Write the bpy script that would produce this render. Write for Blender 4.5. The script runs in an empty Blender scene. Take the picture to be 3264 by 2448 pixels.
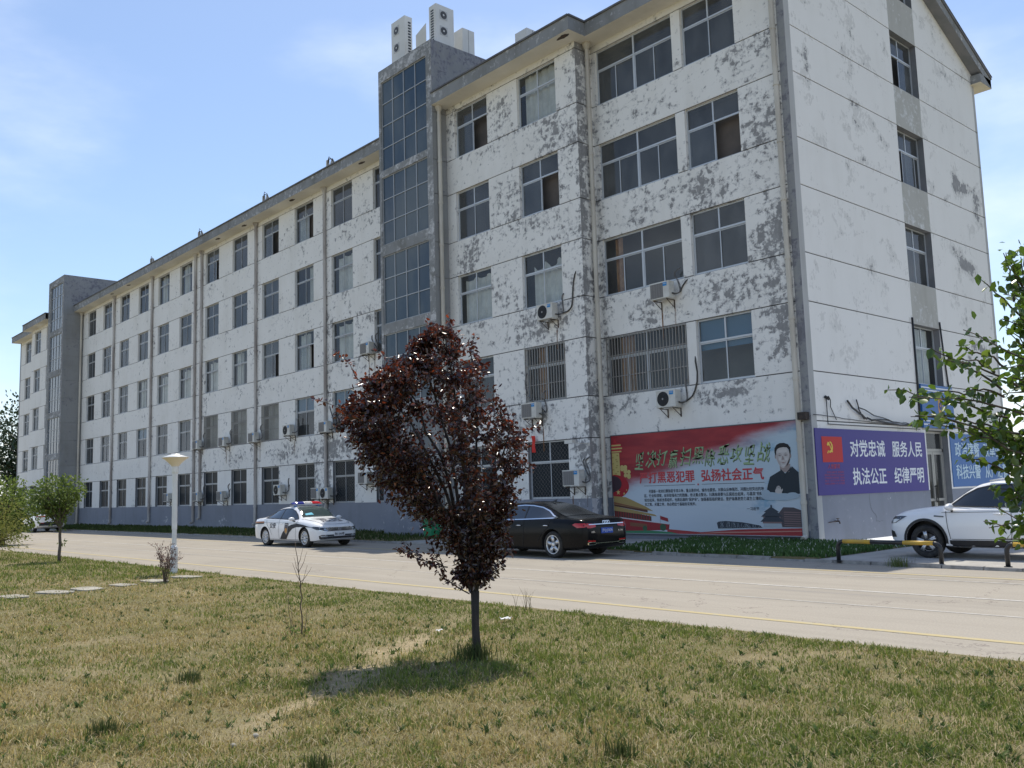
import bpy, bmesh, math, random
import numpy as np
from mathutils import Vector, Matrix
from mathutils.bvhtree import BVHTree
PI = math.pi
SC = bpy.context.scene
COL = SC.collection

# ------------------------------------------------------------------ camera, sky, sun, exposure
cam = bpy.data.cameras.new('camera')
cam.sensor_width = 36.0
cam.lens = 32.16
cam.clip_start = 0.1
cam.clip_end = 3000
cam_o = bpy.data.objects.new('camera', cam)
COL.objects.link(cam_o)
R3 = [[0.664557, 0.106688, 0.739582], [0.74664, -0.055244, -0.66293], [-0.02987, 0.992757, -0.11637]]
M4 = Matrix.Identity(4)
for i_ in range(3):
    for j_ in range(3):
        M4[i_][j_] = R3[i_][j_]
M4.translation = Vector((14.024, -24.231, 1.779))
cam_o.matrix_world = M4
SC.camera = cam_o
SC.view_settings.view_transform = 'Standard'
SC.view_settings.look = 'None'
SC.view_settings.exposure = 0.6
SC.view_settings.gamma = 1.0

SUN_TRAVEL = Vector((0.26, -0.32, -1.0)).normalized()
sun = bpy.data.lights.new('sun', 'SUN')
sun.energy = 3.1
sun.angle = math.radians(0.53)
sun.color = (1.0, 0.93, 0.81)
sun_o = bpy.data.objects.new('sun', sun)
COL.objects.link(sun_o)
sun_o.rotation_euler = SUN_TRAVEL.to_track_quat('-Z', 'Y').to_euler()
sun_o.location = (0, 0, 60)

W = bpy.data.worlds.new('World')
SC.world = W
W.use_nodes = True
nt = W.node_tree
bg = nt.nodes['Background']
sky = nt.nodes.new('ShaderNodeTexSky')
sky.sky_type = 'NISHITA'
sky.sun_disc = False
sky.sun_elevation = math.asin(-SUN_TRAVEL.z)
sky.sun_rotation = math.atan2(-SUN_TRAVEL.x, -SUN_TRAVEL.y)
sky.altitude = 50
sky.air_density = 1.0
sky.dust_density = 0.8
sky.ozone_density = 2.0
bg.inputs['Strength'].default_value = 0.12
# soft fair-weather cloud layer, denser towards the horizon
tcn = nt.nodes.new('ShaderNodeTexCoord')
sep = nt.nodes.new('ShaderNodeSeparateXYZ')
nt.links.new(tcn.outputs['Generated'], sep.inputs[0])
mp = nt.nodes.new('ShaderNodeMapping')
mp.inputs['Scale'].default_value = (1.6, 1.6, 4.2)
mp.inputs['Location'].default_value = (4.35, 0.6, 1.2)
nt.links.new(tcn.outputs['Generated'], mp.inputs[0])
nz = nt.nodes.new('ShaderNodeTexNoise')
nz.inputs['Scale'].default_value = 1.5
nz.inputs['Detail'].default_value = 7
nz.inputs['Roughness'].default_value = 0.52
nt.links.new(mp.outputs[0], nz.inputs['Vector'])
hz = nt.nodes.new('ShaderNodeMapRange')          # height weight: 1 at horizon, 0 high up
hz.inputs['From Min'].default_value = 0.0
hz.inputs['From Max'].default_value = 0.62
hz.inputs['To Min'].default_value = 0.27
hz.inputs['To Max'].default_value = -0.22
nt.links.new(sep.outputs['Z'], hz.inputs[0])
ad = nt.nodes.new('ShaderNodeMath'); ad.operation = 'ADD'
nt.links.new(nz.outputs['Fac'], ad.inputs[0]); nt.links.new(hz.outputs[0], ad.inputs[1])
cl = nt.nodes.new('ShaderNodeMapRange')
cl.interpolation_type = 'SMOOTHSTEP'
cl.inputs['From Min'].default_value = 0.44
cl.inputs['From Max'].default_value = 0.98
nt.links.new(ad.outputs[0], cl.inputs[0])
mixs = nt.nodes.new('ShaderNodeMix'); mixs.data_type = 'RGBA'
nt.links.new(cl.outputs[0], mixs.inputs[0])
nt.links.new(sky.outputs[0], mixs.inputs[6])
mixs.inputs[7].default_value = (7.4, 7.7, 8.2, 1)
nt.links.new(mixs.outputs[2], bg.inputs['Color'])

# ------------------------------------------------------------------ helpers
class MB:
    """collects geometry and links it as ONE mesh object"""
    def __init__(s):
        s.v = []; s.f = []; s.m = []; s.at = []
    def add(s, vs, fs, mi=0, at=None):
        o = len(s.v)
        s.v.extend([tuple(p) for p in vs])
        for f in fs:
            s.f.append(tuple(i + o for i in f)); s.m.append(mi)
        if at is None: at = [0.0] * len(vs)
        s.at.extend(at)
    def quad(s, a, b, c, d, mi=0, at=None):
        s.add([a, b, c, d], [(0, 1, 2, 3)], mi, at)
    def pbox(s, P, u0, u1, v0, v1, d0, d1, mi=0):
        vs = [P(u, v, d) for d in (d0, d1) for v in (v0, v1) for u in (u0, u1)]
        s.add(vs, [(0, 2, 3, 1), (4, 5, 7, 6), (0, 1, 5, 4), (2, 6, 7, 3), (0, 4, 6, 2), (1, 3, 7, 5)], mi)
    def box(s, x0, x1, y0, y1, z0, z1, mi=0):
        s.pbox(lambda u, v, d: (u, d, v), x0, x1, z0, z1, y0, y1, mi)
    def tube(s, pts, rad, n=8, mi=0, caps=True):
        pts = [Vector(p) for p in pts]
        if not hasattr(rad, '__len__'): rad = [rad] * len(pts)
        vs = []; fs = []
        ref = None
        for i, p in enumerate(pts):
            t = (pts[min(i + 1, len(pts) - 1)] - pts[max(i - 1, 0)])
            if t.length < 1e-9: t = Vector((0, 0, 1))
            t.normalize()
            if ref is None:
                ref = t.orthogonal().normalized()
            else:
                ref = (ref - t * ref.dot(t))
                if ref.length < 1e-6: ref = t.orthogonal()
                ref.normalize()
            b = t.cross(ref)
            for k in range(n):
                a = 2 * PI * k / n
                vs.append(p + (ref * math.cos(a) + b * math.sin(a)) * rad[i])
        for i in range(len(pts) - 1):
            for k in range(n):
                k2 = (k + 1) % n
                fs.append((i * n + k, i * n + k2, (i + 1) * n + k2, (i + 1) * n + k))
        if caps:
            fs.append(tuple(range(n - 1, -1, -1)))
            fs.append(tuple((len(pts) - 1) * n + k for k in range(n)))
        s.add(vs, fs, mi)
    def lathe(s, prof, c=(0, 0, 0), ax='z', n=24, mi=0, a0=0.0):
        """prof = list of (radius, height) round the axis"""
        vs = []; fs = []
        for r, h in prof:
            for k in range(n):
                a = a0 + 2 * PI * k / n
                p = (r * math.cos(a), r * math.sin(a), h)
                if ax == 'y': p = (p[0], p[2], p[1])
                if ax == 'x': p = (p[2], p[0], p[1])
                vs.append((p[0] + c[0], p[1] + c[1], p[2] + c[2]))
        for i in range(len(prof) - 1):
            for k in range(n):
                k2 = (k + 1) % n
                fs.append((i * n + k, i * n + k2, (i + 1) * n + k2, (i + 1) * n + k))
        s.add(vs, fs, mi)
    def disc(s, c, r, ax='y', n=24, mi=0, r2=None):
        vs = []
        for k in range(n):
            a = 2 * PI * k / n
            p = (r * math.cos(a), (r2 or r) * math.sin(a))
            vs.append({'y': (c[0] + p[0], c[1], c[2] + p[1]), 'x': (c[0], c[1] + p[0], c[2] + p[1]), 'z': (c[0] + p[0], c[1] + p[1], c[2])}[ax])
        s.add(vs, [tuple(range(n))], mi)
    def build(s, name, mats, parent=None, smooth=False, attr=None, loc=None):
        me = bpy.data.meshes.new(name)
        me.from_pydata(s.v, [], s.f)
        if not isinstance(mats, (list, tuple)): mats = [mats]
        for m in mats: me.materials.append(m)
        if len(mats) > 1:
            me.polygons.foreach_set('material_index', s.m)
        if smooth:
            me.polygons.foreach_set('use_smooth', [True] * len(s.f))
        if attr:
            a = me.attributes.new(attr, 'FLOAT', 'POINT')
            a.data.foreach_set('value', s.at)
        me.update()
        o = bpy.data.objects.new(name, me)
        COL.objects.link(o)
        if parent is not None: o.parent = parent
        if loc is not None: o.location = loc
        return o

def link_mesh(name, me, mats, parent=None):
    for m in (mats if isinstance(mats, (list, tuple)) else [mats]): me.materials.append(m)
    o = bpy.data.objects.new(name, me)
    COL.objects.link(o)
    if parent is not None: o.parent = parent
    return o

def tag(o, label=None, cat=None, group=None, kind=None):
    if label: o['label'] = label
    if cat: o['category'] = cat
    if group: o['group'] = group
    if kind: o['kind'] = kind
    return o

def empty(name, loc=(0, 0, 0), rz=0.0, label=None, cat=None, group=None):
    o = bpy.data.objects.new(name, None)
    o.empty_display_size = 0.2
    COL.objects.link(o)
    o.location = loc
    o.rotation_euler = (0, 0, rz)
    return tag(o, label, cat, group)

def kids(o):
    return [c for c in bpy.data.objects if c.parent is o]

def copy_tree(o, parent=None):
    c = o.copy()
    COL.objects.link(c)
    if parent is not None: c.parent = parent
    for ch in kids(o): copy_tree(ch, c)
    return c

# ------------------------------------------------------------------ materials
def newmat(name, col=(0.5, 0.5, 0.5), rough=0.6, metal=0.0, spec=0.5, emit=None, coat=0.0):
    m = bpy.data.materials.new(name)
    m.use_nodes = True
    b = m.node_tree.nodes['Principled BSDF']
    b.inputs['Base Color'].default_value = (*col, 1)
    b.inputs['Roughness'].default_value = rough
    b.inputs['Metallic'].default_value = metal
    b.inputs['Specular IOR Level'].default_value = spec
    b.inputs['Coat Weight'].default_value = coat
    return m

class NT:
    def __init__(s, m):
        s.t = m.node_tree; s.b = s.t.nodes.get('Principled BSDF')
    def n(s, typ, ins=None, **kw):
        x = s.t.nodes.new('ShaderNode' + typ)
        for k, v in kw.items(): setattr(x, k, v)
        for k, v in (ins or {}).items():
            if hasattr(v, 'is_output'): s.t.links.new(v, x.inputs[k])
            else: x.inputs[k].default_value = v
        return x
    def math(s, op, a, b=0.0):
        return s.n('Math', {0: a, 1: b}, operation=op).outputs[0]
    def rng(s, v, a, b, c=0.0, d=1.0, smooth=True):
        return s.n('MapRange', {0: v, 1: a, 2: b, 3: c, 4: d}, interpolation_type='SMOOTHSTEP' if smooth else 'LINEAR').outputs[0]
    def mix(s, f, a, b, blend='MIX'):
        x = s.n('Mix', None, data_type='RGBA', blend_type=blend)
        for i, v in ((0, f), (6, a), (7, b)):
            if hasattr(v, 'is_output'): s.t.links.new(v, x.inputs[i])
            else: x.inputs[i].default_value = (*v, 1) if hasattr(v, '__len__') and len(v) == 3 else v
        return x.outputs[2]
    def pos(s, scale=(1, 1, 1), loc=(0, 0, 0), obj=False):
        g = s.n('TexCoord').outputs['Object'] if obj else s.n('NewGeometry').outputs['Position']
        return s.n('Mapping', {0: g, 'Scale': scale, 'Location': loc}).outputs[0]
    def noise(s, vec, scale, detail=6, rough=0.55, out='Fac', dist=0.0):
        return s.n('TexNoise', {'Vector': vec, 'Scale': scale, 'Detail': detail, 'Roughness': rough, 'Distortion': dist}).outputs[out]
    def link(s, o, name):
        s.t.links.new(o, s.b.inputs[name])
    def bump(s, h, strength=0.3, dist=0.02):
        s.link(s.n('Bump', {'Height': h, 'Strength': strength, 'Distance': dist}).outputs[0], 'Normal')

def peeling(name, paint, under, core, th=0.66, seed=0.0, k=0.27, fine=1.0, dirt=0.10, hw=0.062, nsc=4.0, det=9):
    """painted render whose paint has flaked off in patches: 'peel' vertex attribute says where the wall is worn most"""
    m = newmat(name, paint, 0.85, spec=0.25); t = NT(m)
    at = t.n('Attribute', attribute_name='peel').outputs['Fac']
    p1 = t.pos((0.85, 0.85, 1.1), (seed, seed * 2, seed))
    n1 = t.noise(p1, nsc * fine, det, 0.68, dist=0.4)
    n2 = t.noise(p1, 0.75, 4, 0.6)
    n3 = t.noise(t.pos((1.4, 1.4, 0.75), (seed + 9, 3, 1)), 6.5 * fine, 4, 0.6)
    v = t.math('ADD', t.math('MULTIPLY', n1, 0.72), t.math('MULTIPLY', n3, 0.28))
    v = t.math('ADD', v, t.math('MULTIPLY', t.math('SUBTRACT', n2, 0.5), 0.34))
    v = t.math('ADD', v, t.math('MULTIPLY', at, k))
    halo = t.rng(v, th - hw, th - hw + 0.03)
    hard = t.rng(v, th, th + 0.012)
    streak = t.noise(t.pos((1.6, 1.6, 0.22), (seed, 0, 0)), 1.3, 6, 0.6)
    cloud = t.noise(t.pos((1, 1, 1), (4, seed, 2)), 0.6, 4, 0.6)
    grime = t.math('ADD', t.math('MULTIPLY', streak, 0.4), t.math('MULTIPLY', cloud, 0.6))
    base = t.mix(t.rng(grime, 0.42, 0.72, 0.0, 1.0), paint, tuple(c * (1 - dirt * w) for c, w in zip(paint, (1.0, 1.05, 1.2))))
    c1 = t.mix(t.math('MULTIPLY', halo, 0.75), base, under)
    cn = t.mix(t.rng(n3, 0.35, 0.65), core, tuple(c * 0.8 for c in core))
    t.link(t.mix(hard, c1, cn), 'Base Color')
    t.bump(t.math('ADD', t.math('MULTIPLY', hard, -0.5), t.math('MULTIPLY', n3, 0.25)), 0.35, 0.012)
    return m

def noisy(name, col, col2, scale=4.0, rough=0.8, bump=0.0, stretch=(1, 1, 1), lo=0.35, hi=0.65, spec=0.4, obj=False):
    m = newmat(name, col, rough, spec=spec); t = NT(m)
    n = t.noise(t.pos(stretch, obj=obj), scale, 6, 0.6)
    t.link(t.mix(t.rng(n, lo, hi), col, col2), 'Base Color')
    if bump: t.bump(t.noise(t.pos(obj=obj), scale * 6, 4, 0.6), bump, 0.01)
    return m

MWHITE = peeling('white_flaking_paint', (0.82, 0.803, 0.762), (0.58, 0.57, 0.55), (0.335, 0.33, 0.325), 0.635)
MEND = peeling('white_end_wall_paint', (0.82, 0.803, 0.765), (0.65, 0.635, 0.60), (0.36, 0.355, 0.35), 0.655, seed=5.3, hw=0.088, dirt=0.05, nsc=1.25, det=7, k=0.34)
MGREY = peeling('grey_flaking_paint', (0.27, 0.275, 0.275), (0.40, 0.40, 0.40), (0.60, 0.60, 0.60), 0.64, seed=2.1, dirt=0.35)
MGREYB = peeling('grey_pilaster_paint', (0.30, 0.305, 0.305), (0.25, 0.25, 0.27), (0.22, 0.22, 0.245), 0.60, seed=7.7, dirt=0.2)
MGREYL = peeling('light_grey_strip_paint', (0.46, 0.46, 0.45), (0.55, 0.55, 0.54), (0.72, 0.72, 0.70), 0.72, seed=3.7, dirt=0.15)
MBEIGE = peeling('beige_spandrel_paint', (0.47, 0.46, 0.42), (0.58, 0.58, 0.56), (0.72, 0.72, 0.70), 0.64, seed=1.9, dirt=0.15)
MPLINTH = peeling('blue_grey_plinth_paint', (0.245, 0.26, 0.30), (0.30, 0.31, 0.345), (0.64, 0.64, 0.66), 0.665, seed=6.4, dirt=0.14)
MSOFFIT = noisy('cream_soffit', (0.78, 0.74, 0.66), (0.70, 0.66, 0.58), 0.7, 0.85)
MREVEAL = noisy('reveal_grey', (0.42, 0.42, 0.42), (0.33, 0.33, 0.34), 1.5, 0.85)
MREVD = noisy('dark_reveal', (0.17, 0.18, 0.19), (0.22, 0.22, 0.23), 1.5, 0.85)
MALU = newmat('aluminium_frame', (0.52, 0.545, 0.57), 0.45, 0.25)
MDARK = newmat('dark_void', (0.015, 0.015, 0.017), 0.9, spec=0.1)
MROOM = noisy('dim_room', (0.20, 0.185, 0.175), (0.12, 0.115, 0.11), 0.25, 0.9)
MROOF = noisy('roof_tiles', (0.16, 0.16, 0.165), (0.10, 0.10, 0.105), 1.4, 0.85)
MPIPE = noisy('cream_plastic_pipe', (0.60, 0.565, 0.49), (0.48, 0.44, 0.37), 1.0, 0.5, stretch=(2, 2, 0.5))
MPIPED = noisy('stained_pipe', (0.56, 0.535, 0.50), (0.31, 0.275, 0.25), 0.9, 0.7, stretch=(2, 2, 0.35))
MINT = noisy('dim_backing_sheet', (0.15, 0.125, 0.11), (0.09, 0.08, 0.075), 0.6, 0.9)
MRUST = noisy('rusty_iron', (0.10, 0.065, 0.045), (0.045, 0.04, 0.038), 9, 0.8)
MBLACK = newmat('black_plastic', (0.018, 0.018, 0.02), 0.45)
MCURT = noisy('faded_curtain', (0.80, 0.79, 0.73), (0.66, 0.65, 0.60), 2.0, 0.9)
MCURTO = noisy('orange_curtain', (0.60, 0.34, 0.16), (0.42, 0.23, 0.11), 3.0, 0.9)
MCURTB = newmat('blue_blind', (0.10, 0.20, 0.30), 0.7)

MALUG = newmat('dull_aluminium_frame', (0.40, 0.415, 0.43), 0.5, 0.2)
MGLASS1 = newmat('dark_ground_floor_glass', (0.026, 0.031, 0.036), 0.35, spec=0.06)
def glass(name, dust, tint=(0.55, 0.6, 0.62), dcol=(0.30, 0.31, 0.31)):
    m = bpy.data.materials.new(name); m.use_nodes = True
    t = NT(m); t.t.nodes.remove(t.b)
    out = t.t.nodes['Material Output']
    tr = t.n('BsdfTransparent', {'Color': (*tint, 1)})
    df = t.n('BsdfDiffuse', {'Color': (*dcol, 1)})
    nn = t.noise(t.pos((1, 1, 0.6)), 1.1, 5, 0.6)
    a = t.n('MixShader', {0: t.rng(nn, 0.25, 0.75, dust * 0.6, dust * 1.3)})
    t.t.links.new(tr.outputs[0], a.inputs[1]); t.t.links.new(df.outputs[0], a.inputs[2])
    gl = t.n('BsdfGlossy', {'Color': (0.62, 0.66, 0.72, 1), 'Roughness': 0.05})
    fr = t.n('Fresnel', {'IOR': 1.52})
    b = t.n('MixShader', {0: t.math('MINIMUM', t.math('ADD', t.math('MULTIPLY', fr.outputs[0], 0.6), 0.02), 0.22)})
    t.t.links.new(a.outputs[0], b.inputs[1]); t.t.links.new(gl.outputs[0], b.inputs[2])
    t.t.links.new(b.outputs[0], out.inputs['Surface'])
    return m
MGLASS = glass('dusty_window_glass', 0.27)
MGLASSD = glass('clear_window_glass', 0.12, (0.85, 0.88, 0.88))
MTGLASS = newmat('stair_glazing', (0.10, 0.135, 0.165), 0.16, spec=0.3)
_t = NT(MTGLASS); _n = _t.noise(_t.pos((1, 1, 0.5)), 0.5, 5, 0.6)
_t.link(_t.mix(_t.rng(_n, 0.35, 0.7), (0.035, 0.06, 0.09), (0.10, 0.12, 0.13)), 'Base Color')
# ------------------------------------------------------------------ the office building
YM, YP = 0.226, -0.849            # middle and projecting wall planes; the end wings stand at y = 0
SOF, FASC = 18.2, 18.78
def TOP(k): return 3.57 if k == 1 else 17.95 - 3.6 * (5 - k)
def SILL(k): return 1.45 if k == 1 else TOP(k) - 2.1
GROOVES = [TOP(k) for k in range(1, 6)] + [SILL(k) for k in range(2, 6)]
building = empty('office_building', (-44, 0, 0), 0, 'long white five storey office building with flaking paint and two grey glazed stair towers', 'building')

MJOINT = newmat('groove_shade', (0.10, 0.10, 0.105), 0.95, spec=0.1)  # groove faces coloured dark to strengthen their shadow lines
def refine(a, step):
    a = sorted(set(round(x, 4) for x in a)); out = []
    for i in range(len(a) - 1):
        n = max(1, int(math.ceil((a[i + 1] - a[i]) / step)))
        out += [a[i] + (a[i + 1] - a[i]) * k / n for k in range(n)]
    return out + [a[-1]]

def wall(name, P, us, vs, openings, mats, matf, peel, groove=None, step=0.45, label=None, reveal=0.17):
    """render wall with real openings, reveals and recessed joint grooves; openings = (u0,u1,v0,v1,reveal material)"""
    g = 0.017
    mats = list(mats) + [MJOINT]
    us = list(us); vs = list(vs)
    for o in openings: us += [o[0], o[1]]; vs += [o[2], o[3]]
    gr = GROOVES if groove is not None else []
    lo, hi = min(vs), max(vs)
    gr = [z for z in gr if lo < z < hi]
    for z in gr: vs += [z - g, z + g]
    us = refine(us, step); vs = refine(vs, step)
    nu, nv = len(us) - 1, len(vs) - 1
    cell = {}
    for i in range(nu):
        uc = (us[i] + us[i + 1]) / 2
        for j in range(nv):
            vc = (vs[j] + vs[j + 1]) / 2
            op = None
            for o in openings:
                if o[0] < uc < o[1] and o[2] < vc < o[3]: op = o; break
            if op: cell[i, j] = (None, op[4]); continue
            d = 0.0
            gm = None
            if groove and any(abs(vc - z) < g for z in gr) and groove(uc): d = 0.035; gm = len(mats) - 1
            cell[i, j] = (d, matf(uc, vc) if gm is None else gm)
    mb = MB()
    for (i, j), (d, mi) in cell.items():
        if d is None: continue
        q = [(us[i], vs[j]), (us[i + 1], vs[j]), (us[i + 1], vs[j + 1]), (us[i], vs[j + 1])]
        at = [peel(*p) for p in q]
        mb.quad(*[P(u, v, d) for u, v in q], mi, at)
        for di, dj, e in ((1, 0, (1, 2)), (-1, 0, (3, 0)), (0, 1, (2, 3)), (0, -1, (0, 1))):
            nb = cell.get((i + di, j + dj))
            if nb is None: continue
            if nb[0] is None: d2, m2 = d + reveal, nb[1]
            elif nb[0] > d: d2, m2 = nb[0], mi
            else: continue
            a, b = q[e[0]], q[e[1]]
            mb.quad(P(*a, d), P(*b, d), P(*b, d2), P(*a, d2), m2, [at[e[0]], at[e[1]], at[e[1]], at[e[0]]])
    o = mb.build(name, mats, building, attr='peel')
    if label: o['label'] = label
    return o

RW = random.Random(11)
def bars(mb, P, u0, u1, v0, v1, d, w, mi=0, th=0.03):
    mb.pbox(P, u0, u1, v0, v1, d, d + th, mi)

def window(P, u0, u1, v0, v1, halves=2, opn=None, curtain=None, grille=None, blind=False, wire=False, d=0.115):
    """aluminium window: fixed lights on top, sliding sashes below.  opn = index of a slid-open half"""
    h = v1 - v0; vt = v0 + h * 0.645; e = 0.005
    f = MB(); g = MB()
    fw = 0.042
    u0 += e; u1 -= e; v0 += e; v1 -= e
    f.pbox(P, u0, u0 + fw, v0, v1, d, d + 0.05); f.pbox(P, u1 - fw, u1, v0, v1, d, d + 0.05)
    f.pbox(P, u0 + fw, u1 - fw, v0, v0 + fw, d, d + 0.05); f.pbox(P, u0 + fw, u1 - fw, v1 - fw, v1, d, d + 0.05)
    f.pbox(P, u0 + fw, u1 - fw, vt - 0.03, vt + 0.03, d - 0.01, d + 0.045)
    seg = (u1 - u0) / (halves // 2 if halves > 2 else 1)
    nseg = 2 if halves > 2 else 1
    for sgi in range(nseg):
        a = u0 + sgi * (u1 - u0) / nseg; b = u0 + (sgi + 1) * (u1 - u0) / nseg; c = (a + b) / 2
        if nseg == 1:
            f.pbox(P, c - 0.028, c + 0.028, vt + 0.035, v1 - fw, d + 0.002, d + 0.045)
        elif sgi == 0:
            f.pbox(P, b - 0.035, b + 0.035, v0 + fw, v1 - fw, d - 0.004, d + 0.047)
        # sashes
        op = opn is not None and (opn // 2 == sgi)
        side = opn % 2 if op else None
        A = (a + fw, c + 0.03); B = (c - 0.03, b - fw)
        if op and side == 1: B = (B[0] - (B[1] - B[0]) * RW.choice((0.62, 0.92)), 0); B = (B[0], B[0] + (A[1] - A[0]))
        if op and side == 0: A = (A[0] + (A[1] - A[0]) * RW.choice((0.62, 0.92)), 0); A = (A[0], A[0] + (B[1] - B[0]))
        for k, (x0, x1) in enumerate((A, B)):
            dd = d + 0.006 + k * 0.018
            sw = 0.032
            f.pbox(P, x0, x0 + sw, v0 + fw, vt - 0.035, dd, dd + 0.016); f.pbox(P, x1 - sw, x1, v0 + fw, vt - 0.035, dd, dd + 0.016)
            f.pbox(P, x0 + sw, x1 - sw, v0 + fw, v0 + fw + sw, dd, dd + 0.016); f.pbox(P, x0 + sw, x1 - sw, vt - 0.035 - sw, vt - 0.035, dd, dd + 0.016)
            g.quad(P(x0 + sw, v0 + fw + sw, dd + 0.008), P(x1 - sw, v0 + fw + sw, dd + 0.008), P(x1 - sw, vt - 0.035 - sw, dd + 0.008), P(x0 + sw, vt - 0.035 - sw, dd + 0.008))
        if nseg == 1: tops = ((a + fw, c - 0.028), (c + 0.028, b - fw))
        else: tops = ((a + (fw if sgi == 0 else 0.035), b - (0.035 if sgi == 0 else fw)),)
        for x0, x1 in tops:
            g.quad(P(x0, vt + 0.035, d + 0.02), P(x1, vt + 0.035, d + 0.02), P(x1, v1 - fw, d + 0.02), P(x0, v1 - fw, d + 0.02))
    w = f.build('window', MALUG if u0 < -20 and P is not PE else MALU, building)
    g.build('pane', MGLASS1 if v0 < 2 else MGLASSD if (blind or curtain) else MGLASS, w)
    if curtain:
        for (a, b, zt, mm) in curtain:
            c = MB()
            n = 26; xa = u0 + (u1 - u0) * a; xb = u0 + (u1 - u0) * b
            for i in range(n):
                t0, t1 = i / n, (i + 1) / n
                ff = lambda t: 0.035 * math.sin(t * 31) + 0.02 * math.sin(t * 57 + 1)
                zz = lambda t: v1 - h * zt * (0.5 + 0.5 * abs(math.sin(t * PI * 2.4 + 0.4)))
                x, y = xa + (xb - xa) * t0, xa + (xb - xa) * t1
                c.quad(P(x, v0, d + 0.2 + ff(t0)), P(y, v0, d + 0.2 + ff(t1)), P(y, zz(t1), d + 0.2 + ff(t1)), P(x, zz(t0), d + 0.2 + ff(t0)))
            c.build('curtain', mm, w, smooth=True)
    if opn is not None:
        c = MB(); sg2_ = opn // 2; a = u0 + sg2_ * seg; c.quad(P(a, v0, d + 0.34), P(a + seg, v0, d + 0.34), P(a + seg, v1, d + 0.34), P(a, v1, d + 0.34)); c.build('dim_backing_sheet', MINT, w)  # added sheet behind the open sash, its brown standing in for room dimness
    if blind:
        c = MB(); c.pbox(P, u0 + 0.03, u1 - 0.03, v0 + h * blind, v1 - 0.03, d + 0.09, d + 0.1)
        c.build('blind', MCURTB, w)
    if grille:
        c = MB(); n = int((u1 - u0) / 0.135)
        for i in range(n + 1):
            x = u0 + 0.02 + (u1 - u0 - 0.04) * i / n
            c.pbox(P, x - 0.012, x + 0.012, v0 + 0.03, v1 - 0.03, -0.035, -0.012)
        for z in (v0 + 0.01, v0 + h * 0.3, v0 + h * 0.66, v1 - 0.035):
            c.pbox(P, u0, u1, z, z + 0.028, -0.012, 0.008)
        c.build('security_grille', MGRILLE, w)
    if wire:
        c = MB(); s = 0.17; W_, H_ = u1 - u0, v1 - v0
        for sg in (1, -1):
            k = -H_
            while k < W_:
                a = max(0, k); b = min(W_, k + H_)
                if b > a:
                    za = v0 + (a - k) if sg > 0 else v1 - (a - k)
                    zb = v0 + (b - k) if sg > 0 else v1 - (b - k)
                    c.tube([P(u0 + a, za, 0.03), P(u0 + b, zb, 0.03)], 0.0022, 3, caps=False)
                k += s
        c.build('wire_mesh', MGRILLE, w)
    return w
MGRILLE = newmat('grille_steel', (0.31, 0.295, 0.27), 0.5, 0.3)

def gsum(lst, base=0.0):
    def f(u, v):
        s = base(u, v) if callable(base) else base
        for (a, b, ra, rb, k) in lst:
            dx = (u - a) / ra; dy = (v - b) / rb
            r = dx * dx + dy * dy
            if r < 6: s += k * math.exp(-r)
        return s
    return f

P0 = lambda u, v, d: (u, d, v)
PP = lambda u, v, d: (u, YP + d, v)
PM = lambda u, v, d: (u, YM + d, v)
PE = lambda u, v, d: (-d, u, v)

# ---- near end wing, front
MW = [MWHITE, MPLINTH, MGREYB, MREVEAL, MREVD]
NEARW = [(-7.87, -4.30, k) for k in (2, 3, 4, 5)]
NEARN = [(-3.92, -1.80, k) for k in (2, 3, 4, 5)]
ops = [(a, b, SILL(k), TOP(k), 0) for a, b, k in NEARW + NEARN]
wall('front_wall', P0, [-8.07, -0.26, 0], [0, 1.45, SOF], ops, MW,
     lambda u, v: 2 if u > -0.26 else (1 if v < 1.45 else 0),
     gsum([(-6, 11.35, 1.3, 0.5, 0.48), (-3, 11.2, 1.1, 0.8, 0.5), (-0.8, 9.3, 0.7, 1.8, 0.58), (-0.9, 12.9, 0.8, 1.3, 0.42), (-1.2, 15.3, 1.0, 0.9, 0.36),
           (-5.8, 7.7, 1.5, 0.55, 0.38), (-2.6, 7.7, 1.4, 0.8, 0.38), (-3.0, 4.6, 1.2, 0.45, 0.42), (-0.75, 6.4, 0.65, 1.0, 0.5), (-7.95, 9, 0.16, 8, 0.5), (-5.5, 14.9, 2.0, 0.5, 0.22), (-7.2, 4.6, 0.6, 0.5, 0.35)] + [((a + b) / 2, SILL(k) - 0.2, (b - a) * 0.55, 0.28, 0.2) for a, b, k in NEARW + NEARN],
          lambda u, v: 0.035 if u < -0.26 else 0.12),
     groove=lambda u: u < -0.27, label='white render patched with grey where paint has flaked')
window_args = dict()
for a, b, k in NEARW:
    kw = {5: dict(opn=None), 4: {}, 3: dict(curtain=[(0.10, 0.2, 0.01, MCURTO), (0.95, 1.0, 0.01, MCURTO)]), 2: dict(grille=True, curtain=[(0.12, 0.3, 0.02, MCURTO)])}[k]
    window(P0, a, b, SILL(k), TOP(k), 4, **kw)
for a, b, k in NEARN:
    kw = {5: {}, 4: dict(opn=1), 3: {}, 2: dict(blind=0.52)}[k]
    window(P0, a, b, SILL(k), TOP(k), 2, **kw)

# ---- jog between wing and projecting part
wall('return_wall', lambda u, v, d: (-8.07 - d, u, v), [YP, 0], [0, 1.45, SOF], [], MW, lambda u, v: 1 if v < 1.45 else 0,
     gsum([(-0.85, 9, 0.3, 30, 0.45)], 0.34), groove=lambda u: True, label='narrow grey side face of the projecting bay')

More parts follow.
